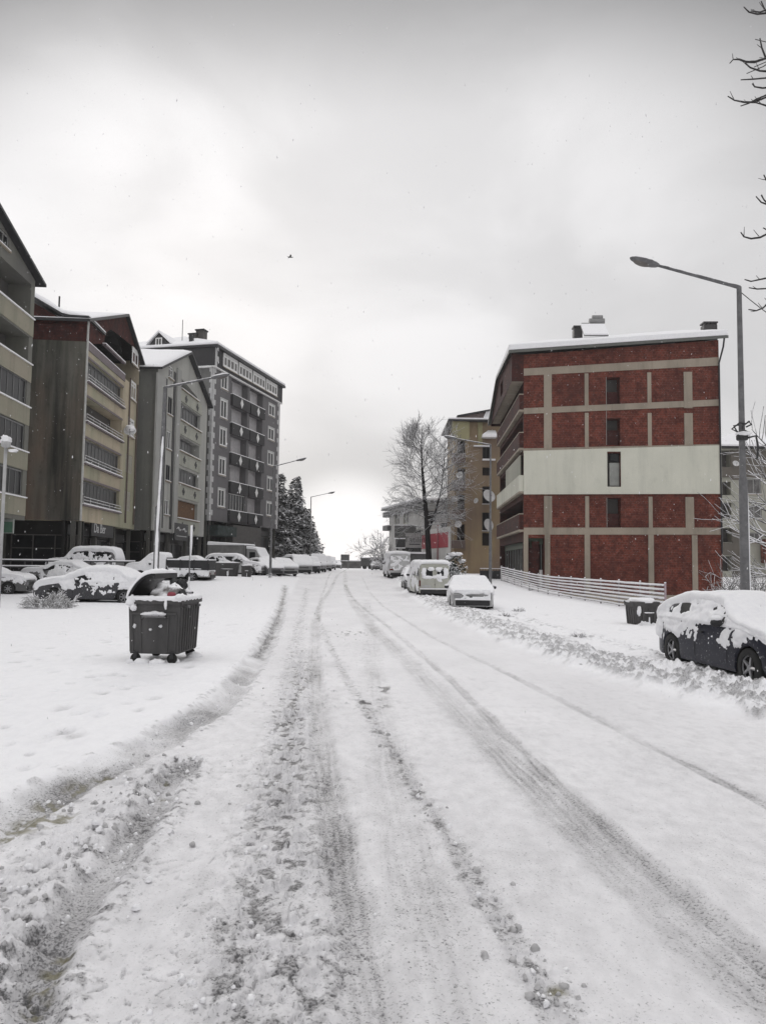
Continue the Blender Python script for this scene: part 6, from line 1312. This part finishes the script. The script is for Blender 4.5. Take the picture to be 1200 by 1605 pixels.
def bins():
    Y = 13.9; c = (gp(207, 1040) + gp(283, 1046)) / 2; x = c.x; rz = -0.07
    D = 1.10; W = 0.93; t = empty('waste_container', ((x - 0.03) * 0.972, c.y + D / 2 - 0.36, 0.075), rz, 'big grey wheeled waste container with its snowy lid propped open and rubbish inside', 'waste container')
    m = MB(); bin_shell(m, W, D, 0.17, 1.12, 0.075, 0.045, 0.03, 0)
    def rib(p0, p1, n, w_=0.02, h=0.028):
        p0, p1 = Vector(p0), Vector(p1); n = Vector(n); s = (p1 - p0).cross(n).normalized() * w_; m.prism([p0 - s, p0 + s, p1 + s, p1 - s], n * h)
    a = W / 2 * 0.925; b = D / 2 * 0.925
    for k in range(8): s = -b + 2 * b * (k + 0.5) / 8; rib((a, s, 0.2), (W / 2 * 0.99, s * 1.07, 1.0), (1, 0, 0)); rib((-a, s, 0.2), (-W / 2 * 0.99, s * 1.07, 1.0), (-1, 0, 0))
    for s in (-0.88, -0.55, 0.55, 0.88): rib((a * s, -b, 0.2), (W / 2 * s, -D / 2 * 0.985, 0.86), (0, -1, 0), 0.015, 0.018)
    m.prism([(-a * 0.95, -b - 0.03, 0.86), (a * 0.95, -b - 0.03, 0.86), (a * 0.95, -D / 2 * 0.99, 0.90), (-a * 0.95, -D / 2 * 0.99, 0.90)], (0, -0.03, 0))
    m.build('body', GREYBIN, t)
    h = MB(); h.tube([(-0.22, -D / 2 * 0.98, 0.80), (-0.2, -D / 2 - 0.05, 0.83), (0.2, -D / 2 - 0.05, 0.83), (0.22, -D / 2 * 0.98, 0.80)], 0.016, 7); h.build('handle', GALV, t, True); h = MB(); h.box(-W / 2 - 0.07, -D / 2 * 0.6, 0.97, -W / 2 + .005, -D / 2 * 0.3, 1.03); h.build('lift_lug', GALV, t); h = MB(); h.tube([(W / 2 + 0.03, -0.3, 1.0), (W / 2 + 0.10, -0.3, 1.0)], 0.025, 8); h.build('lift_lug', GALV, t, True); h = MB(); h.tube([(W / 2 + 0.03, 0.3, 1.0), (W / 2 + 0.10, 0.3, 1.0)], 0.025, 8); h.build('lift_lug', GALV, t, True)
    for sx in (-0.33, 0.33):
        for sy in (-0.5, 0.5): caster(t, sx, sy)
    # curved lid hinged on the left, standing up and leaning over
    prof = []; 
    for k in range(11):
        u = k / 10; prof.append((-W / 2 - 0.02 + 0.12 * u + 0.38 * u ** 1.35 * 0.95, 1.13 + 0.46 * math.sin(u * 1.62) ** 0.92))
    li = MB(); 
    for k in range(10):
        (a0, z0), (a1, z1) = prof[k], prof[k + 1]; nx, nz = (z1 - z0), -(a1 - a0); l = math.hypot(nx, nz); nx, nz = nx / l * 0.03, nz / l * 0.03
        li.hexa([(a0 + nx, -D / 2 - 0.03, z0 + nz), (a1 + nx, -D / 2 - 0.03, z1 + nz), (a1 + nx, D / 2 + 0.03, z1 + nz), (a0 + nx, D / 2 + 0.03, z0 + nz), (a0, -D / 2 - 0.03, z0), (a1, -D / 2 - 0.03, z1), (a1, D / 2 + 0.03, z1), (a0, D / 2 + 0.03, z0)])
    (a0, z0) = prof[-1]; li.box(a0 - 0.02, -D / 2 - 0.03, z0 - 0.09, a0 + 0.01, D / 2 + 0.03, z0 - 0.003)
    lo = li.build('lid', BLACKM, t)
    s = MB(); n = 11; M = 14; vs = []
    for layer in (1, 0):
        for k in range(n):
            a0, z0 = prof[k]; u = k / (n - 1)
            for j in range(M + 1):
                y = -D / 2 - 0.05 + (D + 0.10) * j / M; e = min(1, min(j, M - j) * 0.8 + 0.35) * min(1, min(k + 2, n - 1 - k + 1) * 0.5)
                th = (0.085 * e * (1 + 0.4 * noise.noise(Vector((u * 4, y * 4, 2))))) * layer
                vs.append((a0 - th * 0.65 * (1 - u * 0.7) + 0.0, y, z0 + 0.004 + th * (0.5 + 0.5 * u)))
    K = n * (M + 1); Wn = M + 1
    fs = [(i * Wn + j, (i + 1) * Wn + j, (i + 1) * Wn + j + 1, i * Wn + j + 1) for i in range(n - 1) for j in range(M)]
    fs += [(i * Wn, K + i * Wn, K + (i + 1) * Wn, (i + 1) * Wn) for i in range(n - 1)] + [(i * Wn + M, (i + 1) * Wn + M, K + (i + 1) * Wn + M, K + i * Wn + M) for i in range(n - 1)] + [(j, j + 1, K + j + 1, K + j) for j in range(M)] + [((n - 1) * Wn + j, K + (n - 1) * Wn + j, K + (n - 1) * Wn + j + 1, (n - 1) * Wn + j + 1) for j in range(M)]
    s.add(vs, fs); s.build('lid_snow', SNOW, lo, True)
    r = MB()      # snow on the rim and stuck on the front
    pts = [(-W / 2, -D / 2), (W / 2, -D / 2), (W / 2, D / 2), (-W / 2, D / 2)]
    for f in (0, 1, 2):
        p, q = Vector((*pts[f], 1.145)), Vector((*pts[(f + 1) % 4], 1.145)); r.tube([p.lerp(q, k / 18) + Vector((0, 0, 0.012 * noise.noise(Vector((k, f, 0))))) for k in range(19)], [0.062 + 0.022 * noise.noise(Vector((k * 0.7, f * 4, 1))) for k in range(19)], 8, 0, True, 0.85)
    r.blob((-W / 2 + 0.05, -D / 2 - 0.02, 1.10), (0.09, 0.07, 0.10), 4, 0.5, 3); r.blob((-W / 2 + 0.10, -D / 2 - 0.05, 0.99), (0.06, 0.04, 0.06), 5, 0.4, 3)
    r.blob((W / 2, -D / 2 + 0.0, 1.17), (0.1, 0.12, 0.07), 6, 0.4, 3); r.blob((0.22, -D / 2 - 0.05, 1.06), (0.025, 0.03, 0.10), 7, 0.3, 3); r.build('rim_snow', SNOW, t, True)
    s = MB()
    for (xx, zz, rx, rz_) in ((-0.12, 0.875, 0.12, 0.035), (0.02, 0.885, 0.13, 0.04), (0.13, 0.875, 0.09, 0.035), (-0.35, 0.66, 0.025, 0.04), (0.12, 0.66, 0.03, 0.025), (-0.06, 0.6, 0.025, 0.02)): s.blob((xx, -D / 2 - 0.0 + 0.045 * (0.9 - zz), zz), (rx, 0.05, rz_), xx * 10, 0.5, 4, 14, 8)
    s.build('stuck_snow', SNOW, t, True)
    s = MB()
    for (xx, yy, rr_) in ((-0.2, -0.55, 0.16), (0.1, -0.6, 0.14), (0.3, -0.4, 0.13), (-0.4, -0.45, 0.12), (0.42, 0.45, 0.16)): s.blob((xx, yy, 0.02), (rr_, rr_ * 0.8, 0.08), xx * 9, 0.4, 3, 12, 6)
    s.build('snow_lump', SNOW, t, True)
    g = empty('rubbish_bag', t.location + Vector((0.05, -0.1, 0.85)), 0, 'pale snow dusted rubbish bag bulging out of the open waste container', 'rubbish bag')
    m = MB(); m.blob((0.03, -0.0, 0.26), (0.30, 0.34, 0.31), 3, 0.35, 2.5, 28, 18); m.build('bag', snowtop('bag', (0.24, 0.23, 0.225), 0.25, 0.75, 0.5), g, True); m = MB(); m.blob((0.17, -0.31, 0.35), (0.085, 0.06, 0.065), 8, 0.3, 3); m.build('red_packet', plain('red packet', (0.28, 0.05, 0.07), 0.5), g, True)
    m = MB(); m.blob((-0.2, -0.1, 0.2), (0.17, 0.26, 0.16), 9, 0.4, 3); m.blob((0.3, -0.1, 0.28), (0.1, 0.14, 0.18), 9, 0.4, 3); m.build('dark_sack', BLACKM, g, True)
    # smaller bins
    def small(px, py, w, d, h, label, lid=0.12, rz=0.0, mat=GREYBIN, group='smaller waste bins'):
        g = gp(px, py); x, y = XX(px, g.y), g.y
        z = tz(x, y)
        if z > 0.2:
            g = gp(px, py, z); g = gp(px, py, tz(g.x, g.y)); x, y, z = g.x, g.y, g.z
        t = empty('waste_bin', (x, y + d / 2, z + 0.02), rz, label, 'waste bin', group); m = MB(); bin_shell(m, w, d, 0.06, h, 0.12, 0.03, 0.02, 4); m.build('body', mat, t)
        m = MB(); m.box(-w / 2 - 0.04, -d / 2 - 0.04, h + 0.002, w / 2 + 0.04, d / 2 + 0.04, h + 0.07); m.build('lid', mat, t, False, 0.02)
        m = MB(); m.blob((0, 0, h + 0.07), (w / 2 + 0.07, d / 2 + 0.07, lid * 1.2), px, 0.25, 2, 20, 12, 0, -0.05); m.build('snow_cap', SNOW, t, True)
        m = MB(); m.blob((w * 0.1, -d / 2 - 0.005, h * 0.62), (w * 0.25, 0.02, 0.02), 3, 0.4, 4, 10, 6); m.blob((w * 0.12, -d / 2 + 0.02, h * 0.3), (w * 0.04, 0.03, h * 0.24), 3, 0.4, 4, 10, 8); m.build('stuck_snow', SNOW, t, True)
        for s in (-1, 1): m = MB(); m.lathe([(0.05, -0.02), (0.09, -0.02), (0.09, 0.02), (0.05, 0.02)], (s * (w / 2 - 0.06), -d / 2 + 0.12, 0.07), 'X', 10); m.build('wheel', RUBBER, t)
        return t
    small(140, 944, 0.98, 0.7, 0.80, 'squat grey bin with a thick snow cap in front of the snow buried car', 0.18)
    t = small(1010, 984, 0.78, 0.7, 0.72, 'grey bin with a flat snow cap at the end of the pale rail fence', 0.10, 0.1)
    m = MB(); m.blob((-0.25, -0.36, 0.5), (0.07, 0.05, 0.16), 3, 0.5, 3); m.blob((-0.1, -0.4, 0.05), (0.2, 0.15, 0.12), 3, 0.6, 3); m.blob((0.25, -0.4, 0.02), (0.25, 0.15, 0.10), 7, 0.6, 3); m.build('piled_snow', SNOW, t, True)
    small(352, 905, 1.75, 0.9, 0.95, 'long grey waste container in front of the white estate', 0.08); small(385, 906, 0.62, 0.6, 0.80, 'narrow grey bin just right of the long grey container', 0.06)
    g = gp(1033, 981); t = empty('rubbish_bag', (g.x, g.y + 0.2, 0), 0, 'small black rubbish bag with snow on top, right of the fence-end bin', 'rubbish bag'); m = MB(); m.blob((0, 0, 0.16), (0.2, 0.2, 0.27), 5, 0.6, 3); m.build('bag', BLACKM, t, True); m = MB(); m.blob((0.03, -0.02, 0.42), (0.15, 0.13, 0.08), 5, 0.4, 3); m.build('snow_cap', SNOW, t, True)
    x = XX(285, 35); t = empty('rubbish_pile', (x, 35, 0), 0, 'heap of black rubbish bags behind the open waste container', 'rubbish bags'); m = MB()
    for i, (a, b, c, r) in enumerate(((-0.15, 0, 0.3, 0.38), (0.25, 0.1, 0.22, 0.3), (-0.3, 0.1, 0.75, 0.28), (0.05, 0.05, 0.8, 0.25))): m.blob((a, b, c), (r, r, r * 1.1), i, 0.5, 2.5)
    m.build('black_bags', BLACKM, t, True)
    m = MB(); m.blob((0.35, -0.05, 0.52), (0.18, 0.18, 0.07), 5, 0.4, 3); m.build('snow_cap', SNOW, t, True)
furniture(); bins()

# ------------------------------------------------------------------ trees
def grow(mb, rr, p, d, L, r, depth, mi=0, droop=0.0, spread=0.7, kids=(3, 5), minr=0.006, segs=5, stats=None, upb=0.0, sides=(8, 6, 5, 4, 3, 3)):
    pts = [p]; rad = [r]; q = p; dd = d.copy()
    for k in range(segs):
        dd = (dd + Vector((rr.gauss(0, 0.10), rr.gauss(0, 0.10), rr.gauss(0, 0.06) + upb * 0.12 - droop * 0.10))).normalized()
        q = q + dd * (L / segs); pts.append(q); rad.append(max(minr, r * (1 - 0.72 * (k + 1) / segs)))
    mb.tube(pts, rad, sides[min(depth, 5)], mi, False)
    if depth >= stats['max']: return
    n = rr.randint(*kids)
    for k in range(n):
        f = 0.25 + 0.75 * (k + rr.random()) / n; i = min(segs - 1, int(f * segs)); a = pts[i].lerp(pts[i + 1], f * segs - i)
        dv = (pts[i + 1] - pts[i]).normalized(); ax = dv.orthogonal().normalized(); ax.rotate(Matrix.Rotation(rr.random() * 6.283, 3, dv)); nd = dv.copy(); nd.rotate(Matrix.Rotation(spread * rr.uniform(0.6, 1.2), 3, ax))
        grow(mb, rr, a, nd.normalized(), L * rr.uniform(0.45, 0.72), max(minr, rad[i] * rr.uniform(0.5, 0.68)), depth + 1, mi, droop, spread, kids, minr, max(3, segs - 1), stats, upb, sides)
BARK = snowtop('snowy bark', (0.045, 0.042, 0.042), 0.30, 0.62, 0.85, 1.0, 12); TWIG = snowtop('snowy twig', (0.12, 0.115, 0.115), -0.25, 0.35, 0.85, 0.95, 9)
TWIGF = snowtop('far snowy twig', (0.13, 0.125, 0.125), -0.2, 0.5, 0.85, 0.9, 9)
def bare_tree():
    Y = 69; x = XX(673, Y); g = tz(x, Y); rr = random.Random(7); st = dict(max=3); t = empty('bare_tree', (x, Y, g), 0, 'tall leafless tree with a wide snow laden crown behind the cream van', 'tree')
    H = 14.8; m = MB(); tp = [Vector((0, 0, -0.2)), Vector((-0.12, 0, 2.5)), Vector((-0.30, 0, 5.2)), Vector((-0.55, 0, 7.6)), Vector((-0.75, 0, 9.8)), Vector((-0.85, 0, 12.0)), Vector((-0.8, 0, H - 1.0))]; m.tube(tp, [0.30, 0.26, 0.22, 0.17, 0.11, 0.06, 0.02], 12)
    m.tube([Vector((-0.2, 0, 4.0)), Vector((0.5, .1, 6.0)), Vector((1.05, .2, 8.2)), Vector((1.25, .1, 10.4)), Vector((1.3, 0, 12.6))], [0.11, 0.09, 0.06, 0.04, 0.015], 8)
    m.build('trunk', snowtop('dark bark', (0.022, 0.02, 0.021), 0.6, 0.9, 0.9, 0.9), t, True)
    c = MB()
    def tr(z, pts): 
        for i in range(len(pts) - 1):
            if pts[i].z <= z <= pts[i + 1].z: return pts[i].lerp(pts[i + 1], (z - pts[i].z) / (pts[i + 1].z - pts[i].z))
        return pts[-1]
    for k in range(52):
        z = 4.3 + 8.9 * (k / 53) ** 0.9; p = tr(z, tp); a = rr.random() * 6.283; f = 1 - abs((z - 6.4) / 8.6) ** 1.5; Lb = (0.9 + 2.0 * f) * rr.uniform(0.75, 1.15)
        up = 0.15 + 0.06 * (z - 3.5) + rr.uniform(-0.1, 0.15); d = Vector((math.cos(a), math.sin(a), up)).normalized(); grow(c, rr, p, d, Lb, 0.055 * (1 - 0.5 * (z / 14)), 1, 0, 0.35 if z < 7 else 0.0, 0.75, (6, 7), 0.010, 5, st, 0.5 if z > 8 else 0)
    p2 = [Vector((-0.2, 0, 4.0)), Vector((0.5, .1, 6.0)), Vector((1.05, .2, 8.2)), Vector((1.25, .1, 10.4)), Vector((1.3, 0, 12.6))]
    for k in range(26):
        z = 5.2 + 7.2 * k / 25; p = tr(z, p2); a = rr.gauss(0, 1.3); f = 1 - abs((z - 7) / 8) ** 1.5; d = Vector((math.cos(a), math.sin(a), 0.2 + 0.08 * (z - 5))).normalized(); grow(c, rr, p, d, (0.9 + 1.6 * f) * rr.uniform(.8, 1.2), 0.05, 1, 0, 0.3 if z < 7 else 0, 0.75, (5, 6), 0.011, 5, st, 0.5 if z > 8 else 0)
    c.build('crown', TWIG, t, True)
def bushy(name, label, x, y, h, w, n, seed, mat, cat='bush', group=None, minr=0.012, z0=0.0, mx=2, kids=(4, 6), L=0.55, r=0.03, rnd=0.5):
    rr = random.Random(seed); t = empty(name, (x, y, tz(x, y) + z0), 0, label, cat, group); c = MB(); st = dict(max=mx)
    for k in range(n):
        a = rr.random() * 6.283; f = rr.random() ** rnd; p = Vector((math.cos(a) * w * 0.25 * f, math.sin(a) * w * 0.25 * f, 0)); d = Vector((math.cos(a) * f * w / h, math.sin(a) * f * w / h, 1.0)).normalized(); grow(c, rr, p, d, h * L * rr.uniform(0.8, 1.2), r, 0, 0, 0.5, 0.7, kids, minr, 4, st)
    c.build('branches', mat, t, True); return t
def evergreen(label, px, Y, ptop, w, seed, dark=(0.10, 0.103, 0.10)):
    x = XX(px, Y); g = tz(x, Y); h = at(px, ptop, Y).z - g; rr = random.Random(seed); t = empty('evergreen_tree', (x, Y, g), 0, label, 'tree', 'evergreens beside the dark block')
    m = MB(); m.tube([(0, 0, -0.2), (0, 0, h * 0.5), (0.1, 0, h * 0.95)], [0.25, 0.16, 0.03], 8); m.build('trunk', BARK, t, True)
    c = MB(); n = int(h / 0.36)
    for k in range(n):
        f = k / n; z = h * (0.03 + 0.95 * f); R = w * (1 - f) ** 0.75 * (0.75 + 0.5 * rr.random()) + 0.15; nb = max(5, int(12 * (1 - f) + 5))
        for b in range(nb):
            a = rr.random() * 6.283; l = R * rr.uniform(0.6, 1.08); ca, sa = math.cos(a), math.sin(a); q = max(3, int(l / 0.28))
            for i in range(q):
                u = (i + 1) / q; s_ = 0.20 + 0.34 * (1 - u) + 0.12; zc = z + 0.15 * u - 0.34 * u * u * l * 0.6 + rr.gauss(0, 0.07)
                cx, cy = ca * l * u + rr.gauss(0, 0.09), sa * l * u + rr.gauss(0, 0.09)
                for leaf in range(3):
                    aa = a + rr.gauss(0, 0.9); ex = Vector((math.cos(aa), math.sin(aa), rr.gauss(-0.25, 0.25))) * s_ * 1.25; ey = Vector((-math.sin(aa), math.cos(aa), rr.gauss(0, 0.4))) * s_ * 0.42
                    o = Vector((cx, cy, zc + rr.gauss(0, .08))); c.face([o - ey * 0.5, o + ex * 0.5 - ey, o + ex, o + ex * 0.5 + ey])
    c.build('crown', snowtop('evergreen ' + label[:8], dark, -0.1, 0.85, 0.9, 0.85, 2.6), t)
def trees():
    bare_tree()
    evergreen('tall dark evergreen nearest the corner of the dark block', 436, 106, 738, 3.4, 1); evergreen('pointed snowy evergreen, highest of the evergreens', 461, 109, 744, 3.8, 2); evergreen('smaller snowy evergreen right of the tallest one', 478, 116, 796, 3.0, 3); evergreen('lowest evergreen at the right end of the row', 491, 124, 832, 2.2, 5); evergreen('broad evergreen low in the middle of the row', 449, 112, 788, 4.0, 6)
    x = XX(596, 128); bushy('bare_tree', 'pale frosted leafless tree at the far right bend of the street', x + 0.6, 128, 8.2, 6, 9, 4, TWIGF, 'tree', None, 0.022, 0, 3, (4, 5), 0.5, 0.09)
    bushy('bare_tree', 'small frosted tree beside the arched window building', XX(612, 104), 104, 4.5, 3.2, 8, 5, TWIGF, 'tree', None, 0.018, 0, 2, (5, 6), 0.55, 0.05)
    # bushes: beside van, near left, under the far flats
    x = XX(76, 29); bushy('snowy_bush', 'bare twiggy bush bowed under snow in front of the snow buried car', XX(80, 28.6), 28.6, 0.75, 1.5, 26, 6, snowtop('bush white', (0.2, 0.195, 0.18), -0.5, 0.2, 0.9, 0.95, 12), 'bush', None, 0.009, 0, 2, (6, 8), 0.62, 0.013)
    for i, (px, Y, h, w) in enumerate(((706, 50, 1.9, 1.2), (712, 53, 2.6, 1.5))):
        evg(px, Y, h, w, i)
    for i, (px, py, s) in enumerate(((812, 962, 0.5), (790, 970, 0.35), (655, 905, 0.3), (905, 1005, 0.3), (832, 930, 0.3))):
        g = gp(px, py); bushy('grass_tuft', ['larger snowy tuft of dead grass beside the old white saloon', 'smaller snowy tuft of dead grass nearest the old white saloon', 'tiny tuft of dead grass poking out behind the cream van', 'tiny tuft of dead grass on the verge nearest the camera', 'tuft of dead grass at the foot of the pale rail fence'][i], g.x, g.y, 0.30 * s + 0.08, 0.9 * s, 22, 60 + i, MATS['bush white'], 'grass tuft', None, 0.006, 0.06, 1, (4, 5), 0.7, 0.008)
    # scrub on the bank below the far right flats
    for i, (px, Y, h, w, zo) in enumerate(((1146, 40, 2.6, 2.8, 0), (1182, 37, 3.0, 3.2, 0), (1205, 44, 4.5, 3.6, 0), (1158, 50, 3.2, 3.4, 0), (1195, 33, 2.2, 2.6, 0), (1225, 36, 3.0, 3.0, 0))):
        lb = ['tangled snowy scrub left of the big right lamp post', 'tangled snowy scrub right of the big right lamp post', 'tall snowy scrub at the right edge under the pale flats', 'snowy scrub behind the big right lamp post, farthest back', 'low snowy scrub at the right edge above the dark hatchback', 'snowy scrub just past the right edge'][i]
        x = XX(px, Y); bushy('snowy_bush', lb, x, Y, h, w, 16, 20 + i, snowtop('scrub', (0.075, 0.07, 0.06), 0.0, 0.5, 0.9, 0.9, 10), 'bush', 'scrub on the bank at the right', 0.013, 0, 2, (6, 8), 0.6, 0.028)
    # snow laden tree behind the lamp, trunk outside the frame
    rr = random.Random(33); Y = 27; x = XX(1232, Y); t = empty('bare_tree', (x, Y, -0.2), 0, 'leafless tree with thick snow on its twigs behind the big right lamp post', 'tree'); m = MB(); m.tube([(0, 0, 0), (-0.1, 0, 2.2), (-0.2, 0, 4.4), (0, 0, 6.6)], [0.20, 0.16, 0.10, 0.04], 9); m.build('trunk', BARK, t, True)
    c = MB(); st = dict(max=2)
    for k in range(26):
        z = 1.4 + 5.0 * k / 25; a = rr.gauss(math.pi, 1.1); d = Vector((math.cos(a), math.sin(a) * 0.9, rr.uniform(0.0, 0.5))).normalized(); grow(c, rr, Vector((-0.1, 0, z)), d, rr.uniform(1.2, 2.3) * (1 if z < 5 else 0.75), 0.045, 1, 0, -0.1, 0.7, (5, 7), 0.010, 5, st, 0.3)
    c.build('crown', snowtop('laden twig', (0.10, 0.095, 0.095), -0.4, 0.25, 0.85, 0.95, 9), t, True)
    # tree whose branch ends hang in from the right
    Y = 13; x = XX(1320, Y); t = empty('bare_tree', (x, Y, 0), 0, 'big leafless tree outside the right edge, its branch tips reaching in against the sky', 'tree'); m = MB(); m.tube([(0, 0, -0.1), (0.1, 0, 4), (0.0, 0, 8), (0.1, 0, 12.5), (0.1, 0, 15)], [0.26, 0.21, 0.16, 0.08, 0.03], 10); m.build('trunk', BARK, t, True)
    c = MB(); o = Vector((x, Y, 0)); rr = random.Random(5)
    BR_ = [[(1143, 99), (1148, 93), (1158, 93), (1168, 97), (1182, 97), (1200, 91), (1320, 130)], [(1160, 93), (1175, 106), (1190, 111), (1203, 112), (1320, 160)], [(1160, 125), (1180, 124), (1200, 122), (1320, 175)], [(1178, 131), (1182, 136), (1194, 138), (1204, 137), (1320, 180)],
           [(1140, 151), (1150, 157), (1165, 160), (1182, 160), (1200, 152), (1320, 200)], [(1160, 166), (1172, 162), (1186, 155), (1203, 148)], [(1180, 160), (1192, 163), (1204, 167)], [(1190, 60), (1193, 75), (1198, 88), (1204, 92)],
           [(1165, 11), (1173, 19), (1186, 22), (1204, 20), (1320, 60)], [(1176, 17), (1190, 19), (1204, 14)], [(1192, 2), (1197, 14), (1202, 20)], [(1184, 308), (1192, 317), (1203, 321), (1320, 330)], [(1192, 306), (1197, 314), (1204, 320)], [(1196, 274), (1200, 282), (1208, 290)], [(1160, 364), (1165, 371), (1176, 374), (1190, 372), (1204, 365), (1320, 380)], [(1195, 357), (1204, 362)],
           [(1166, 438), (1176, 441), (1190, 438), (1204, 435), (1320, 430)], [(1173, 451), (1186, 453), (1204, 452)], [(1172, 485), (1184, 487), (1194, 483), (1204, 474), (1320, 450)]]
    for br in BR_:
        n = len(br); P = [at(a, b, Y + rr.uniform(-0.1, 0.1)) - o for a, b in br]; R = [0.010 + 0.014 * min(1, k / 4) for k in range(n)]
        for k in range(1, n - 1):
            if rr.random() < 0.6: q = P[k]; v = Vector((-0.6 + rr.gauss(0, .3), rr.gauss(0, .4), rr.uniform(-0.2, 0.9))).normalized() * rr.uniform(0.06, 0.16); c.tube([q, q + v * 0.5 + Vector((0, 0, .01)), q + v + Vector((0, 0, 0.03))], [0.008, 0.006, 0.004], 5, 0, False)
        if br[-1][0] > 1300: P[-1] = Vector((0, 0, P[-1].z)); R[-1] = 0.07
        c.tube(P, R, 6, 0, False)
    st = dict(max=2)
    for k in range(26):
        z = 5 + 9.5 * k / 25; a = rr.uniform(-1.35, 1.35); d = Vector((math.cos(a), math.sin(a), 0.35)).normalized(); grow(c, rr, Vector((0.05, 0, z)), d, rr.uniform(1.5, 2.6), 0.06, 1, 0, 0, 0.7, (4, 6), 0.009, 5, st, 0.3)
    c.build('branches', snowtop('dark branch', (0.06, 0.057, 0.057), 0.45, 0.85, 0.85, 0.9, 12), t, True)
def evg(px, Y, h, w, i):
    rr = random.Random(40 + i); x = XX(px, Y); t = empty('snowy_shrub', (x, Y, tz(x, Y)), 0, ['low round evergreen shrub caked in snow right behind the cream van', 'taller evergreen shrub caked in snow, behind the low round one'][i], 'shrub'); c = MB()
    for k in range(900):
        a = rr.random() * 6.283; f = rr.random() ** 0.5; z = h * rr.random(); R = w * 0.6 * math.sqrt(max(0.02, 1 - (z / h * 2 - 1) ** 2 * 0.9)) * f; s = rr.uniform(0.07, 0.16); o = Vector((math.cos(a) * R, math.sin(a) * R, z)); ex = Vector((rr.gauss(0, 1), rr.gauss(0, 1), rr.gauss(-.1, .5))).normalized() * s; ey = ex.cross(Vector((rr.gauss(0, .4), rr.gauss(0, .4), 1))).normalized() * s * 0.5; c.face([o - ex, o - ey, o + ex, o + ey])
    c.build('foliage', snowtop('shrub leaf', (0.035, 0.05, 0.04), 0.1, 0.7, 0.9, 0.9, 4), t)
    m = MB()
    for k in range(7): a = rr.random() * 6.28; m.blob((math.cos(a) * w * 0.35, math.sin(a) * w * 0.35, h * rr.uniform(0.3, 0.95)), (0.28, 0.28, 0.13), k, 0.6, 3, 10, 7)
    m.build('snow_clump', SNOW, t, True)
trees()

# ------------------------------------------------------------------ bird, falling snow, haze
def extras():
    p = at(455, 403, 60); t = empty('bird', p, 0.4, 'tiny dark bird flying high above the street', 'bird'); m = MB(); m.blob((0, 0, 0), (0.16, 0.055, 0.05), 1, 0.05, 1, 10, 8); m.tube([(0.14, 0, 0.01), (0.2, 0, 0.03), (0.25, 0, 0.02)], [0.035, 0.032, 0.004], 7); m.prism([(-0.13, -0.02, 0), (-0.13, 0.02, 0), (-0.27, 0.05, 0), (-0.27, -0.05, 0)], (0, 0, 0.008)); m.build('body', DKMETAL, t, True)
    for s in (-1, 1): m = MB(); m.prism([(0.07, s * 0.03, 0.02), (-0.07, s * 0.03, 0.02), (-0.10, s * 0.2, 0.10), (-0.08, s * 0.42, 0.04), (0.02, s * 0.24, 0.11)], (0, 0, 0.008)); m.build('wing', DKMETAL, t)
    rr = random.Random(77); mb = MB()
    for k in range(9000):
        y = 4.0 + 44 * rr.random() ** 0.9; x = rr.uniform(-0.6, 0.6) * y; z = CAMZ + rr.uniform(-0.3, 0.75) * y
        if z < 0.2: continue
        s = rr.uniform(0.0018, 0.0048); h = s * rr.uniform(1.2, 3.0); q = Vector((x, y, z)); lx = rr.gauss(0.04, 0.1)
        mb.add([q + Vector((s, 0, 0)), q + Vector((-s * .5, s * .87, 0)), q + Vector((-s * .5, -s * .87, 0)), q + Vector((lx * h, 0, h)), q - Vector((lx * h, 0, h))], [(0, 1, 3), (1, 2, 3), (2, 0, 3), (1, 0, 4), (2, 1, 4), (0, 2, 4)])
    o = mb.build('falling_snow', plain('snowflake', (0.85, 0.85, 0.86), 0.8)); o['kind'] = 'stuff'; tag(o, 'light snowflakes falling through the air over the street', 'falling snow')
extras()
HAZE = 0.00045
if HAZE:
    mb = MB(); mb.box(-840, -75, -5, 840, 840, 34); m = bpy.data.materials.new('haze'); m.use_nodes = True; nt = m.node_tree; nt.nodes.clear()
    o_ = nt.nodes.new('ShaderNodeOutputMaterial'); v = nt.nodes.new('ShaderNodeVolumePrincipled'); v.inputs['Density'].default_value = HAZE; v.inputs['Color'].default_value = (0.95, 0.95, 0.96, 1); v.inputs['Anisotropy'].default_value = 0.3
    nt.links.new(v.outputs[0], o_.inputs['Volume']); o = mb.build('haze', m); o['kind'] = 'stuff'; tag(o, 'thin pale winter haze in the air over the street', 'haze')
